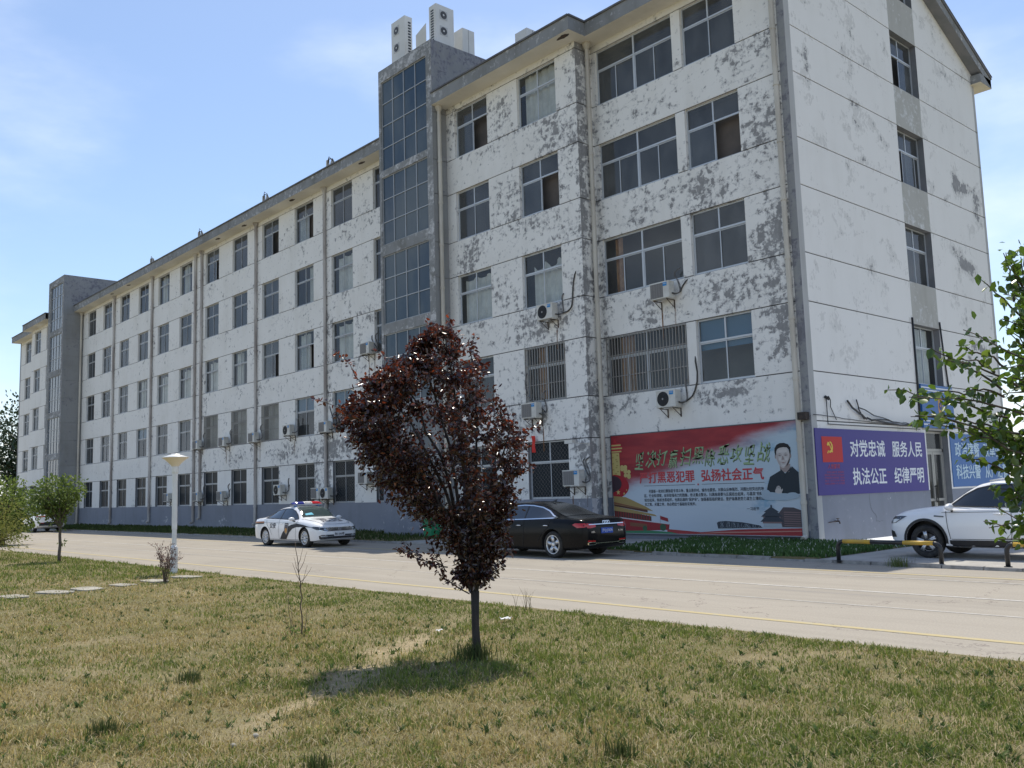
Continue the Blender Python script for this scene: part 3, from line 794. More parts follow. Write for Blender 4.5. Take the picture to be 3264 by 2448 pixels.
# lawn: fine grid near the camera, coarse sheet around it
def grid_lawn(name, x0, x1, y0, y1, step):
    nx, ny = int((x1 - x0) / step), int((y1 - y0) / step)
    X, Y = np.meshgrid(np.linspace(x0, x1, nx + 1), np.linspace(y0, y1, ny + 1), indexing='ij')
    Z = lawn_z(X, Y)
    v = np.stack([X, Y, Z], -1).reshape(-1, 3)
    idx = np.arange((nx + 1) * (ny + 1)).reshape(nx + 1, ny + 1)
    f = np.stack([idx[:-1, :-1], idx[1:, :-1], idx[1:, 1:], idx[:-1, 1:]], -1).reshape(-1, 4)
    return v, f, bareness(X, Y).ravel()
def np_mesh(name, v, f, mats, attr=None, smooth=False, parent=None):
    me = bpy.data.meshes.new(name)
    k = f.shape[1]
    me.vertices.add(len(v)); me.vertices.foreach_set('co', np.ascontiguousarray(v, dtype=np.float32).ravel())
    me.loops.add(f.size); me.loops.foreach_set('vertex_index', np.ascontiguousarray(f, dtype=np.int32).ravel())
    me.polygons.add(len(f)); me.polygons.foreach_set('loop_start', np.arange(len(f), dtype=np.int32) * k)
    try: me.polygons.foreach_set('loop_total', np.full(len(f), k, dtype=np.int32))
    except Exception: pass
    if smooth: me.polygons.foreach_set('use_smooth', np.ones(len(f), dtype=bool))
    for nm, (typ, dat) in (attr or {}).items():
        a = me.attributes.new(nm, typ, 'POINT')
        a.data.foreach_set('value' if typ == 'FLOAT' else 'color', np.ascontiguousarray(dat, dtype=np.float32).ravel())
    me.update(calc_edges=True)
    return link_mesh(name, me, mats, parent)
v, f, b = grid_lawn('lawn', -34.0, 16.0, -27.0, -14.6, 0.125)
tag(np_mesh('lawn', v, f, MSOIL, {'bare': ('FLOAT', b)}, True), kind='structure')
mb = MB()
for (x0, x1, y0, y1) in ((-600, -34, -600, -14.75), (16, 600, -600, -14.75), (-34, 16, -600, -27)): mb.quad((x0, y0, 0.03), (x1, y0, 0.03), (x1, y1, 0.03), (x0, y1, 0.03))
mb.quad((-600, -4.6, 0.02), (-88.2, -4.6, 0.02), (-88.2, 700, 0.02), (-600, 700, 0.02)); mb.quad((20, -5.5, 0.02), (600, -5.5, 0.02), (600, 700, 0.02), (20, 700, 0.02)); mb.quad((-88.2, 14.6, 0.02), (20, 14.6, 0.02), (20, 700, 0.02), (-88.2, 700, 0.02))
tag(mb.build('ground', MSOIL), kind='structure')
sheet('road', MROAD, -300, 200, -15.2, lambda x: kerb_y(x) + 0.02, 0.0, n=160)
def line_y(y, w):
    return (lambda x: y - w / 2 + 0.012 * math.sin(x * 0.7)), (lambda x: y + w / 2 + 0.012 * math.sin(x * 0.7 + 0.4))
for y, w, m, nm in ((-13.55, 0.13, MYEL, 'road_marking'), (-7.02, 0.13, MYEL, 'road_marking'), (-9.95, 0.10, MWLINE, 'road_marking'), (-7.75, 0.06, MWLINE, 'road_marking'), (-11.6, 0.05, MWLINE, 'road_marking')):
    a, b = line_y(y, w); sheet(nm, m, -300, 200, a, b, 0.004, n=400)
# sealed crack lines across the road
def vz(x, y): return 0.075 + (math.sin(x * 3.1) + math.sin(y * 5 + x)) * 0.008
sheet('verge', MSOIL, -300, -14.4, kerb_y, YP + 0.9, 0.06, n=200, zf=vz, ny=8)
sheet('verge', MSOIL, -4.4, 2.9, kerb_y, YP + 0.9, 0.06, n=20, zf=vz, ny=8)
sheet('forecourt', MCONC, 2.9, 20, kerb_y, 14.6, 0.05, n=24)
sheet('entrance_drive', MCONC, -14.4, -4.4, kerb_y, YP + 0.9, 0.055, n=20)
# low broken kerb of separate-looking stones cast in one line
RK = random.Random(3)
kb = MB(); x = -120.0
while x < 20:
    L = RK.uniform(0.7, 1.0)
    y0, y1 = kerb_y(x), kerb_y(x + L); h = 0.07 + RK.uniform(-0.012, 0.01); j = RK.uniform(-0.012, 0.012)
    if RK.random() < 0.12 and x > -4: h *= 0.55
    if not (-13.9 < x < -5): 
        kb.add([(x + 0.01, y0 - 0.10 + j, 0), (x + L - 0.01, y1 - 0.10 + j, 0), (x + L - 0.01, y1 + 0.04 + j, 0), (x + 0.01, y0 + 0.04 + j, 0), (x + 0.015, y0 - 0.085 + j, h), (x + L - 0.015, y1 - 0.085 + j, h), (x + L - 0.01, y1 + 0.04 + j, h), (x + 0.01, y0 + 0.04 + j, h)],
               [(0, 1, 5, 4), (1, 2, 6, 5), (2, 3, 7, 6), (3, 0, 4, 7), (4, 5, 6, 7)])
    x += L
tag(kb.build('kerb', MKERB), kind='structure')

# ------------------------------------------------------------------ grass
def blade_material(name):
    m = newmat(name, (0.1, 0.13, 0.04), 0.75, spec=0.15); t = NT(m)
    a = t.n('Attribute', attribute_name='tint').outputs['Color']
    t.link(a, 'Base Color')
    b = t.b
    b.inputs['Subsurface Weight'].default_value = 0.0
    tr = t.n('BsdfTranslucent'); t.t.links.new(a, tr.inputs['Color'])
    mx = t.n('MixShader', {0: 0.3}); t.t.links.new(b.outputs[0], mx.inputs[1]); t.t.links.new(tr.outputs[0], mx.inputs[2])
    t.t.links.new(mx.outputs[0], t.t.nodes['Material Output'].inputs['Surface'])
    return m
MBLADE = blade_material('grass_blades')
def blades(px, py, pz, hgt, wid, tint, lean, rng):
    n = len(px); ang = rng.uniform(0, 2 * PI, n); la = rng.uniform(0, 2 * PI, n)
    dx, dy = np.cos(ang) * wid, np.sin(ang) * wid
    lx, ly = np.cos(la) * lean * hgt, np.sin(la) * lean * hgt
    zz = hgt * np.sqrt(np.clip(1 - lean ** 2, 0.05, 1))
    P = np.zeros((n, 5, 3))
    P[:, 0] = np.stack([px - dx, py - dy, pz - 0.01], -1); P[:, 1] = np.stack([px + dx, py + dy, pz - 0.01], -1)
    P[:, 2] = np.stack([px + dx * 0.7 + lx * 0.35, py + dy * 0.7 + ly * 0.35, pz + zz * 0.6], -1)
    P[:, 3] = np.stack([px - dx * 0.7 + lx * 0.35, py - dy * 0.7 + ly * 0.35, pz + zz * 0.6], -1)
    P[:, 4] = np.stack([px + lx, py + ly, pz + zz], -1)
    base = np.arange(n)[:, None] * 5
    q = np.concatenate([base + np.array([[0, 1, 2]]), base + np.array([[0, 2, 3]]), base + np.array([[3, 2, 4]])], 0)
    col = np.repeat(np.concatenate([tint, np.ones((n, 1))], 1), 5, 0)
    return P.reshape(-1, 3), q, col
CX, CY = 14.024, -24.231
def lawn_points(n, rng, near):
    """points inside the camera's wedge of lawn, denser close to it"""
    fwd = math.radians(48.3 + 90)
    out = []
    th = rng.uniform(-0.62, 0.60, n * 2); u = rng.uniform(0, 1, n * 2)
    d0, d1 = 2.2, 40.0
    d = d0 * (d1 / d0) ** (u ** 1.05)
    x = CX + d * np.cos(fwd + th); y = CY + d * np.sin(fwd + th)
    k = (y < -14.72 + 0.10 * np.sin(x * 3) + 0.08 * np.sin(x * 7.3)) & (y > -26.9) & (x > -33)
    return x[k][:n], y[k][:n]
rng = np.random.default_rng(12)
gx, gy = lawn_points(520000, rng, True)
br = bareness(gx, gy)
clump = fbm(gx, gy, 2.4, 21); patch = fbm(gx, gy, 0.45, 5); patch2 = fbm(gx, gy, 1.3, 15)
keep = rng.uniform(0, 1, len(gx)) < (1 - 0.86 * br) * np.clip(0.35 + 1.3 * (clump - 0.25), 0.15, 1)
gx, gy, clump, patch, patch2 = gx[keep], gy[keep], clump[keep], patch[keep], patch2[keep]
n = len(gx)
# greenness: greener by the road and in clumps, straw elsewhere
edge = np.clip((gy + 17.6) / 2.4, 0, 1)
leftdry = np.clip((5.5 - gx) / 4, 0, 1) * np.clip((-16.2 - gy) / 1.5, 0, 1)
farleft = np.clip((-6.2 - gx) / 3.0, 0, 1)
treeg = np.clip(1.25 - np.hypot(gx - 6.6, gy + 18.4) / 1.5, 0, 1)
green = 0.46 + 0.5 * edge + 0.12 * np.clip((gx - 7) / 3, 0, 1) - 0.26 * leftdry * (1 - farleft) + 0.45 * farleft + 1.5 * (patch - 0.5) + 1.1 * (patch2 - 0.5) + 0.9 * (clump - 0.5) + 0.35 * treeg
isg = rng.uniform(0, 1, n) < np.clip(green, 0.05, 0.95)
g1 = np.array([0.120, 0.165, 0.040]); g2 = np.array([0.075, 0.115, 0.035]); g3 = np.array([0.19, 0.205, 0.065])
s1 = np.array([0.29, 0.235, 0.115]); s2 = np.array([0.17, 0.135, 0.065]); s3 = np.array([0.44, 0.38, 0.225])
w = rng.dirichlet((1, 1, 0.8), n)
tg = w[:, :1] * g1 + w[:, 1:2] * g2 + w[:, 2:] * g3; ts = w[:, :1] * s1 + w[:, 1:2] * s2 + w[:, 2:] * s3
tint = np.where(isg[:, None], tg, ts) * rng.uniform(1.0, 1.95, (n, 1)) * np.array([1.06, 1.02, 0.80])
dist = np.hypot(gx - CX, gy - CY)
hg = np.where(isg, rng.uniform(0.03, 0.085, n), rng.uniform(0.02, 0.085, n)) * (0.42 + 0.75 * clump) * (1 + 0.5 * treeg + 0.6 * farleft)
wd = np.clip(0.0016 + 0.00034 * dist, 0.002, 0.010) * rng.uniform(0.7, 1.3, n)
ln = np.where(isg, rng.uniform(0.2, 0.97, n), rng.uniform(0.4, 1.0, n))
v, f, c = blades(gx, gy, lawn_z(gx, gy), hg, wd, tint, ln, rng)
tag(np_mesh('grass', v, f, MBLADE, {'tint': ('FLOAT_COLOR', c)}), 'patchy lawn of dry straw and green grass between the camera and the road', 'grass', kind='stuff')
# broad-leaved weeds and dead thatch mixed into the turf
def rosettes(n, rng):
    x, y = lawn_points(n, rng, True); k = rng.uniform(0, 1, len(x)) < np.clip(fbm(x, y, 0.9, 33) * 2 - 0.5, 0.05, 1); x, y = x[k], y[k]
    m_ = len(x); per = 9; X = np.repeat(x, per) + rng.normal(0, 0.012, m_ * per); Y = np.repeat(y, per) + rng.normal(0, 0.012, m_ * per)
    base = np.array([[0.07, 0.12, 0.035], [0.10, 0.16, 0.05], [0.15, 0.19, 0.07], [0.30, 0.27, 0.13]])[rng.choice(4, m_, p=(.35, .3, .25, .1))]
    T = np.repeat(base, per, 0) * rng.uniform(0.8, 1.25, (m_ * per, 1)); s_ = np.repeat(rng.uniform(0.5, 1.3, m_), per)
    return blades(X, Y, lawn_z(X, Y), 0.062 * s_ * rng.uniform(.6, 1.2, m_ * per), 0.009 * s_, T, rng.uniform(0.45, 0.97, m_ * per), rng)
v, f, c = rosettes(5200, np.random.default_rng(90))
tag(np_mesh('lawn_weeds', v, f, MBLADE, {'tint': ('FLOAT_COLOR', c)}), 'low broad leaved weeds scattered through the dry lawn', 'weeds', kind='stuff')
rng2 = np.random.default_rng(91); tx, ty = lawn_points(60000, rng2, True); nt2 = len(tx)
tc = np.array([0.46, 0.39, 0.24]) * rng2.uniform(0.5, 1.25, (nt2, 1))
v, f, c = blades(tx, ty, lawn_z(tx, ty) + 0.012 + 0.03 * rng2.uniform(0, 1, nt2), rng2.uniform(0.03, 0.10, nt2), np.full(nt2, 0.0016) + 0.00022 * np.hypot(tx - CX, ty - CY), tc, rng2.uniform(0.96, 1.0, nt2), rng2)
tag(np_mesh('thatch', v, f, MBLADE, {'tint': ('FLOAT_COLOR', c)}), 'loose pale dead straw lying over the lawn', 'straw', kind='stuff')
# weeds and grass along the wall
def verge_grass(name, x0, x1, n, ylo, yhi, h, label, tints, white=0.0):
    rg = np.random.default_rng(len(name) + n)
    X = rg.uniform(x0, x1, n); kyv = np.array([kerb_y(a) for a in X]); Y = (kyv + ylo) + rg.uniform(0, 1, n) * (yhi - (kyv + ylo))
    cl = fbm(X, Y, 1.5, 2)
    k = rg.uniform(0, 1, n) < np.clip(cl * 1.7 - 0.1, 0.1, 1); X, Y, cl = X[k], Y[k], cl[k]; m_ = len(X)
    w = rg.dirichlet((1, 1, 1), m_); T = w @ np.array(tints) * rg.uniform(0.7, 1.2, (m_, 1))
    fl = rg.uniform(0, 1, m_) < white; T[fl] = (0.55, 0.55, 0.48)
    v, f, c = blades(X, Y, np.full(m_, 0.07), rg.uniform(0.5, 1.2, m_) * h * (0.5 + cl), np.where(fl, 0.03, rg.uniform(0.012, 0.028, m_)), T, rg.uniform(0.1, 0.8, m_), rg)
    return tag(np_mesh(name, v, f, MBLADE, {'tint': ('FLOAT_COLOR', c)}), label, 'grass' if name == 'weeds' else 'clover', kind='stuff')
verge_grass('weeds', -90, -14.5, 30000, 0.05, 0.15, 0.16, 'dark green weeds in the shaded strip along the long wall', [(0.05, 0.085, 0.025), (0.07, 0.11, 0.03), (0.09, 0.10, 0.04)])
verge_grass('clover', -4.3, 2.95, 26000, 0.08, -0.05, 0.12, 'thick clover with small white flowers below the large red banner', [(0.06, 0.12, 0.035), (0.085, 0.16, 0.045), (0.12, 0.19, 0.07)], 0.05)
# ------------------------------------------------------------------ lettering
def text_mesh(body, bold=0.0, shear=0.0):
    cu = bpy.data.curves.new('lettering', 'FONT')
    cu.body = body; cu.size = 1.0; cu.offset = bold; cu.shear = shear; cu.resolution_u = 3
    o = bpy.data.objects.new('lettering', cu); COL.objects.link(o)
    dg = bpy.context.evaluated_depsgraph_get()
    me = bpy.data.meshes.new_from_object(o.evaluated_get(dg))
    bpy.data.objects.remove(o); bpy.data.curves.remove(cu)
    v = np.array([tuple(x.co) for x in me.vertices]); f = [tuple(p.vertices) for p in me.polygons]
    bpy.data.meshes.remove(me)
    return v, f
def put_text(mb, body, P, u0, u1, v0, v1, d, bold=0.0, mi=0, shear=0.0, warp=None):
    """lettering stretched to fill a rectangle on a surface"""
    v, f = text_mesh(body, 0.0, shear)
    lo, hi = v.min(0), v.max(0)
    # heavier strokes: the glyphs are laid several times with small shifts, each a hair in front of the last
    offs = [(0, 0)] if bold < 0.008 else [(-bold, 0), (bold, 0), (0, -bold * 0.8), (0, bold * 0.8)]
    for k, (ox, oy) in enumerate(offs):
        vs = []
        for p in v:
            a = (p[0] + ox - lo[0]) / (hi[0] - lo[0]); b = (p[1] + oy - lo[1]) / (hi[1] - lo[1])
            if warp: a, b = warp(a, b)
            vs.append(P(u0 + (u1 - u0) * a, v0 + (v1 - v0) * b, d + k * 0.0005))
        mb.add(vs, f, mi)
def poly(mb, P, pts, d, mi=0):
    mb.add([P(u, v, d) for u, v in pts], [tuple(range(len(pts)))], mi)
def ell(cx, cy, rx, ry, n=28, a0=0, a1=2 * PI):
    return [(cx + rx * math.cos(a0 + (a1 - a0) * i / n), cy + ry * math.sin(a0 + (a1 - a0) * i / n)) for i in range(n)]
def star(cx, cy, r, rot=PI / 2):
    return [(cx + (r if i % 2 == 0 else r * 0.4) * math.cos(rot + i * PI / 5), cy + (r if i % 2 == 0 else r * 0.4) * math.sin(rot + i * PI / 5)) for i in range(10)]
def pr(name, col, rough=0.55): return newmat(name, col, rough, spec=0.3)

# ------------------------------------------------------------------ the large red banner (front wall)
BX0, BX1, BZ0, BZ1 = -7.78, -0.46, 0.22, 3.60
PB = lambda u, v, d: (u, -0.075 - d, v)                  # d grows towards the viewer
banner = empty('banner', (-4.1, -0.06, BZ0), 0, 'large red and pale blue propaganda banner with a portrait on the ground floor wall', 'banner')
def banner_mat():
    m = newmat('banner_print', (0.6, 0.7, 0.75), 0.5, spec=0.3); t = NT(m)
    g = t.n('SeparateXYZ', {0: t.n('NewGeometry').outputs['Position']})
    x, z = g.outputs[0], g.outputs[2]
    u = t.rng(x, BX0, BX1, smooth=False); v = t.rng(z, BZ0, BZ1, smooth=False)
    nv = t.noise(t.pos((0.35, 1, 1.6)), 1.6, 6, 0.6)
    # the printed red cloth sweeps from upper left; edge climbs from (0,.42) to (1,.97)
    e = t.math('SUBTRACT', v, t.math('ADD', t.math('MULTIPLY', u, 0.56), 0.44))
    e = t.math('ADD', e, t.math('MULTIPLY', t.math('SUBTRACT', nv, 0.5), 0.22))
    k = t.rng(e, -0.10, 0.07)
    red = t.mix(t.rng(nv, 0.35, 0.65), (0.36, 0.035, 0.04), (0.24, 0.02, 0.03))
    skyc = t.mix(t.rng(v, 0.15, 0.8), (0.53, 0.59, 0.64), (0.44, 0.54, 0.60))
    n2 = t.noise(t.pos((0.5, 1, 1)), 1.1, 6, 0.6)
    skyc = t.mix(t.math('MULTIPLY', t.rng(n2, 0.52, 0.66), t.rng(u, 0.55, 0.9)), skyc, (0.16, 0.34, 0.48))
    t.link(t.mix(k, skyc, red), 'Base Color')
    return m
mb = MB(); mb.pbox(PB, BX0, BX1, BZ0, BZ1, -0.02, 0.0); mb.build('banner_cloth', banner_mat(), banner)
mb = MB()
for a in ((BX0 - 0.03, BX1 + 0.03, BZ1, BZ1 + 0.03), (BX0 - 0.03, BX1 + 0.03, BZ0 - 0.03, BZ0), (BX0 - 0.03, BX0, BZ0, BZ1), (BX1, BX1 + 0.03, BZ0, BZ1)): mb.pbox(PB, *a, -0.03, 0.012)
mb.build('banner_frame', newmat('dark_banner_edge', (0.08, 0.08, 0.09), 0.5), banner)
RED, DRED, GOLD, GREEN = (0.42, 0.03, 0.04), (0.25, 0.02, 0.025), (0.50, 0.38, 0.10), (0.17, 0.36, 0.14)
mb = MB(); mbs = MB()
wv = lambda a, b: (a, b + 0.07 * math.sin(a * 21) * (0.5 + b))
for i, ch in enumerate('坚决打赢扫黑除恶攻坚战'):
    w = (6.76 - 1.40) / 11; x = -6.76 + w * i
    RZ = (x + 0.02 + 0.018, x + w * (1.05 if i % 3 else 0.94) + 0.018, 2.44 + 0.05 * ((i * 7) % 3 - 1) - 0.02, 2.98 + 0.03 * ((i * 5) % 3 - 1) - 0.02)
    put_text(mbs, ch, PB, *RZ, 0.003, 0.0, 0, shear=0.28, warp=wv)
    put_text(mb, ch, PB, x + 0.02, x + w * (1.05 if i % 3 else 0.94), 2.44 + 0.05 * ((i * 7) % 3 - 1), 2.98 + 0.03 * ((i * 5) % 3 - 1), 0.006, 0.0, 0, shear=0.28, warp=wv)
mbs.build('lettering_shadow_print', pr('dark_green_print', (0.10, 0.12, 0.08)), banner)
mb.build('brush_lettering', pr('pale_green_print', (0.30, 0.42, 0.22)), banner)
mb = MB()
put_text(mb, '严打黑恶犯罪', PB, -6.53, -4.24, 1.91, 2.28, 0.006, 0.03); put_text(mb, '弘扬社会正气', PB, -3.95, -1.66, 1.91, 2.28, 0.006, 0.03)
poly(mb, PB, star(-4.1, 1.82, 0.05), 0.006)
mb.build('red_lettering', pr('red_print', (0.50, 0.06, 0.07)), banner)
mb = MB()
L1 = ['　　开展新一轮的扫黑除恶专项斗争，重点是农村，城市也要抓。对群众反映强烈、问题比较突出的地', '区、行业和领域，应采取强有力的措施，依法重点整治。扫黑除恶要与反腐结合起来，与基层“拍蝇”', '结合起来，既抓涉黑组织，也抓后面的“保护伞”。加强基层组织建设，是铲除黑恶势力滋生土壤的治', '本之策、关键之举，务必把这个基础夯实筑牢。']
for i, s in enumerate(L1):
    x0 = -6.36 if i else -6.16; x1 = -1.68 if i < 3 else -4.22
    z1 = 1.69 - i * 0.145
    put_text(mb, s.strip('　'), PB, x0, x1, z1 - 0.115, z1, 0.006, 0.015)
put_text(mb, '一习近平', PB, -2.32, -1.88, 0.98, 1.08, 0.006, 0.015)
for a, b in ((-6.35, -4.22), (-3.96, -1.64)): poly(mb, PB, [(a, 1.814), (b, 1.814), (b, 1.827), (a, 1.827)], 0.006)
mb.build('small_lettering', pr('black_print', (0.03, 0.035, 0.05)), banner)
# printed ornaments at the left edge: a carved pillar, a lantern, a gate house with red walls
mb = MB()
poly(mb, PB, [(-7.76, 2.2), (-7.40, 2.2), (-7.42, 3.0), (-7.76, 3.0)], 0.003, 1)
for z, w in ((3.02, 0.46), (3.13, 0.50), (3.24, 0.44)): poly(mb, PB, [(-7.77, z), (-7.77 + w, z), (-7.77 + w, z + 0.05), (-7.77, z + 0.05)], 0.005, 1); poly(mb, PB, [(-7.77, z + 0.05), (-7.77 + w, z + 0.05), (-7.77 + w - 0.03, z + 0.10), (-7.77, z + 0.10)], 0.005, 0)
poly(mb, PB, [(-7.7, 3.36), (-7.5, 3.36), (-7.56, 3.42), (-7.58, 3.52), (-7.63, 3.42)], 0.005, 0)
for i in range(9):
    a = i * 0.75; poly(mb, PB, ell(-7.16 + 0.15 * math.cos(a * 2.1), 2.32 + 0.18 * math.sin(a * 1.7), 0.085, 0.07, 14), 0.004 + i * 0.0006, 1)
for i in range(10): poly(mb, PB, ell(-7.6 + 0.12 * math.sin(i * 2.2), 2.28 + i * 0.07, 0.05, 0.025, 10), 0.0055 + i * 0.0003, 3)
poly(mb, PB, [(BX0 + 0.01, 1.42)] + [(-7.75 + 0.72 * math.cos(a), 1.83 + 0.42 * math.sin(a)) for a in np.linspace(-1.4, 1.5, 20)] + [(BX0 + 0.01, 2.22)], 0.004, 2)
poly(mb, PB, [(BX0 + 0.012, 1.62)] + [(-7.78 + 0.42 * math.cos(a), 1.93 + 0.28 * math.sin(a)) for a in np.linspace(-1.3, 1.5, 16)] + [(BX0 + 0.012, 2.2)], 0.006, 4)
for x, z, r in ((-7.53, 1.63, 0.10), (-7.26, 1.58, 0.06), (-7.14, 1.7, 0.04)): poly(mb, PB, star(x, z, r), 0.008, 1)
mb.build('pillar_and_lantern_print', [pr('deep_red_print', RED), pr('gold_print', (0.52, 0.42, 0.16)), pr('lantern_red', (0.36, 0.02, 0.03)), pr('dull_gold_print', (0.36, 0.27, 0.09)), pr('dark_print', (0.05, 0.03, 0.04))], banner)
mb = MB()
poly(mb, PB, [(BX0 + 0.02, 0.27), (-5.38, 0.36), (-5.34, 0.54), (BX0 + 0.02, 0.77)], 0.003, 0)
poly(mb, PB, [(BX0 + 0.02, 0.78), (-6.1, 0.64), (-6.1, 0.80), (BX0 + 0.02, 1.05)], 0.003, 2)
for i in range(14): x = -7.7 + i * 0.115; z = 0.79 - i * 0.009; poly(mb, PB, [(x, z), (x + 0.03, z), (x + 0.03, z + 0.2), (x, z + 0.2)], 0.005, 0)
poly(mb, PB, [(BX0 + 0.02, 1.0), (-5.86, 0.80), (-5.94, 0.86), (BX0 + 0.02, 1.16)], 0.006, 1)
poly(mb, PB, [(BX0 + 0.02, 1.16), (-6.25, 0.93), (-6.25, 1.02), (BX0 + 0.02, 1.28)], 0.004, 2)
poly(mb, PB, [(BX0 + 0.02, 1.22), (-6.0, 0.97), (-6.3, 1.12), (-7.2, 1.46), (BX0 + 0.02, 1.5)], 0.007, 1)
poly(mb, PB, [(BX0 + 0.02, 1.235), (-6.2, 1.0), (-6.28, 1.03), (BX0 + 0.02, 1.30)], 0.009, 4)
poly(mb, PB, [(BX0 + 0.02, 0.765), (-5.36, 0.535), (-5.36, 0.565), (BX0 + 0.02, 0.80)], 0.006, 3)
poly(mb, PB, [(-7.05, 0.47), (-6.3, 0.43), (-6.3, 0.54), (-7.05, 0.60)], 0.006, 4)
poly(mb, PB, [(-5.72, 0.70), (-5.38, 0.62), (-5.40, 0.74), (-5.72, 0.82)], 0.006, 0)
poly(mb, PB, [(-5.73, 0.55), (-5.715, 0.55), (-5.715, 0.84), (-5.73, 0.84)], 0.007, 5)
for x, z, r in ((-5.62, 0.44, 0.13), (-6.4, 0.40, 0.1)): poly(mb, PB, ell(x, z, r, r * 0.9, 12), 0.008, 6)
poly(mb, PB, [(BX0 + 0.02, 0.235), (-5.0, 0.235), (-5.3, 0.29), (-6.2, 0.33), (BX0 + 0.02, 0.30)], 0.009, 7)
mb.build('gate_house_print', [pr('wall_red_print', (0.30, 0.03, 0.035)), pr('roof_gold_print', (0.36, 0.26, 0.10)), pr('timber_print', (0.10, 0.04, 0.03)), pr('white_print', (0.6, 0.6, 0.6)), pr('brown_print', (0.22, 0.09, 0.05)), pr('pole_print', (0.3, 0.3, 0.3)), pr('bush_print', (0.05, 0.11, 0.06)), pr('lawn_green_print', (0.06, 0.22, 0.11))], banner)
mb = MB()
poly(mb, PB, [(-5.45, 0.235), (BX1 - 0.02, 0.235), (BX1 - 0.02, 0.46), (-2.68, 0.40), (-4.08, 0.30), (-5.45, 0.385)], 0.005, 0)
poly(mb, PB, [(-4.3, 0.25), (BX1 - 0.02, 0.36), (BX1 - 0.02, 0.39), (-3.4, 0.32)], 0.007, 1)
mb.build('ribbon_print', [pr('ribbon_red', (0.38, 0.05, 0.05)), pr('ribbon_light', (0.55, 0.25, 0.20))], banner)
mb = MB()   # grey skyline at the right: round lattice stadium, tiered pavilion, stepped hall
poly(mb, PB, [(-3.42, 0.42), (-1.8, 0.46), (-1.9, 0.53), (-2.5, 0.62), (-3.12, 0.66), (-3.38, 0.64), (-3.46, 0.6)], 0.004, 1)
RS = random.Random(2)
for i in range(26):
    x = -3.35 + i * 0.055; mb.tube([PB(x, 0.44, 0.006), PB(x + RS.uniform(-0.12, 0.12), 0.66 - i * 0.005, 0.006)], 0.007, 3, 2, caps=False)
poly(mb, PB, [(-1.2, 0.48), (BX1 - 0.02, 0.48), (BX1 - 0.02, 0.98), (-0.72, 1.06), (-1.06, 1.07), (-1.22, 0.9)], 0.004, 0)
for i in range(7):
    z = 0.52 + i * 0.065; poly(mb, PB, [(-1.05, z), (-0.5, z - 0.012), (-0.5, z + 0.012), (-1.05, z + 0.026)], 0.006, 3)
for (a, b, z0, z1, w) in ((-1.87, -1.05, 0.64, 0.80, 0.22), (-1.84, -1.09, 0.79, 0.93, 0.20), (-1.74, -1.2, 0.93, 1.07, 0.03)):
    c = (a + b) / 2
    poly(mb, PB, [(a, z0), (b, z0), (c + w, z1), (c - w, z1)], 0.007, 1)
    poly(mb, PB, [(c - w * 1.2 - 0.06, z0 - 0.05), (c + w * 1.2 + 0.06, z0 - 0.05), (c + w * 1.2 + 0.06, z0), (c - w * 1.2 - 0.06, z0)], 0.0065, 3)
poly(mb, PB, ell(-1.465, 1.09, 0.03, 0.06, 10), 0.008, 1)
poly(mb, PB, [(-1.78, 0.47), (-1.12, 0.47), (-1.16, 0.6), (-1.74, 0.6)], 0.0062, 2)
mb.build('skyline_print', [pr('hall_print', (0.10, 0.08, 0.085)), pr('slate_print', (0.055, 0.065, 0.08)), pr('lattice_print', (0.42, 0.47, 0.50)), pr('eave_print', (0.24, 0.16, 0.15))], banner)
# printed portrait: dark-jacketed man, hands together, fading into cloud
mb = MB()
poly(mb, PB, [(-1.6, 1.50), (-1.54, 1.72), (-1.44, 1.98), (-1.06, 2.16), (-0.93, 2.06), (-0.80, 2.10), (-0.68, 2.26), (BX1 - 0.02, 2.08), (BX1 - 0.02, 1.46), (-1.0, 1.40)], 0.004, 0)
poly(mb, PB, [(-1.08, 2.10), (-0.78, 2.10), (-0.73, 2.34), (-1.09, 2.32)], 0.006, 1)
poly(mb, PB, [(-1.09, 2.08), (-0.94, 2.0), (-0.92, 2.06), (-1.06, 2.20)], 0.008, 0); poly(mb, PB, [(-0.94, 2.0), (-0.74, 2.16), (-0.70, 2.28), (-0.80, 2.16), (-0.92, 2.06)], 0.008, 0)
face = [(-0.96 + 0.235 * math.sin(a) * (1.0 if math.cos(a) > -0.3 else 0.93 - 0.16 * (-math.cos(a) - 0.3)), 2.56 + 0.335 * math.cos(a)) for a in np.linspace(0, 2 * PI, 36, endpoint=False)]
poly(mb, PB, face, 0.009, 2)
for x in (-1.205, -0.715): poly(mb, PB, ell(x, 2.58, 0.03, 0.075, 12), 0.008, 1)
hair = [(-1.205, 2.60), (-1.235, 2.70), (-1.225, 2.82), (-1.15, 2.92), (-1.04, 2.965), (-0.90, 2.965), (-0.77, 2.915), (-0.695, 2.82), (-0.69, 2.70), (-0.715, 2.60), (-0.735, 2.66), (-0.75, 2.76), (-0.81, 2.825), (-0.93, 2.84), (-1.06, 2.825), (-1.14, 2.79), (-1.175, 2.72), (-1.18, 2.64)]
poly(mb, PB, hair, 0.011, 3)
for x in (-1.065, -0.86):
    poly(mb, PB, [(x - 0.06, 2.648), (x, 2.668), (x + 0.06, 2.652), (x, 2.657)], 0.011, 8)
    poly(mb, PB, ell(x, 2.60, 0.036, 0.010, 12), 0.011, 8)
poly(mb, PB, [(-0.98, 2.58), (-0.95, 2.58), (-0.91, 2.475), (-0.965, 2.46), (-1.015, 2.475)], 0.011, 1)
poly(mb, PB, [(-1.04, 2.385), (-0.96, 2.395), (-0.88, 2.388), (-0.96, 2.365)], 0.011, 4)
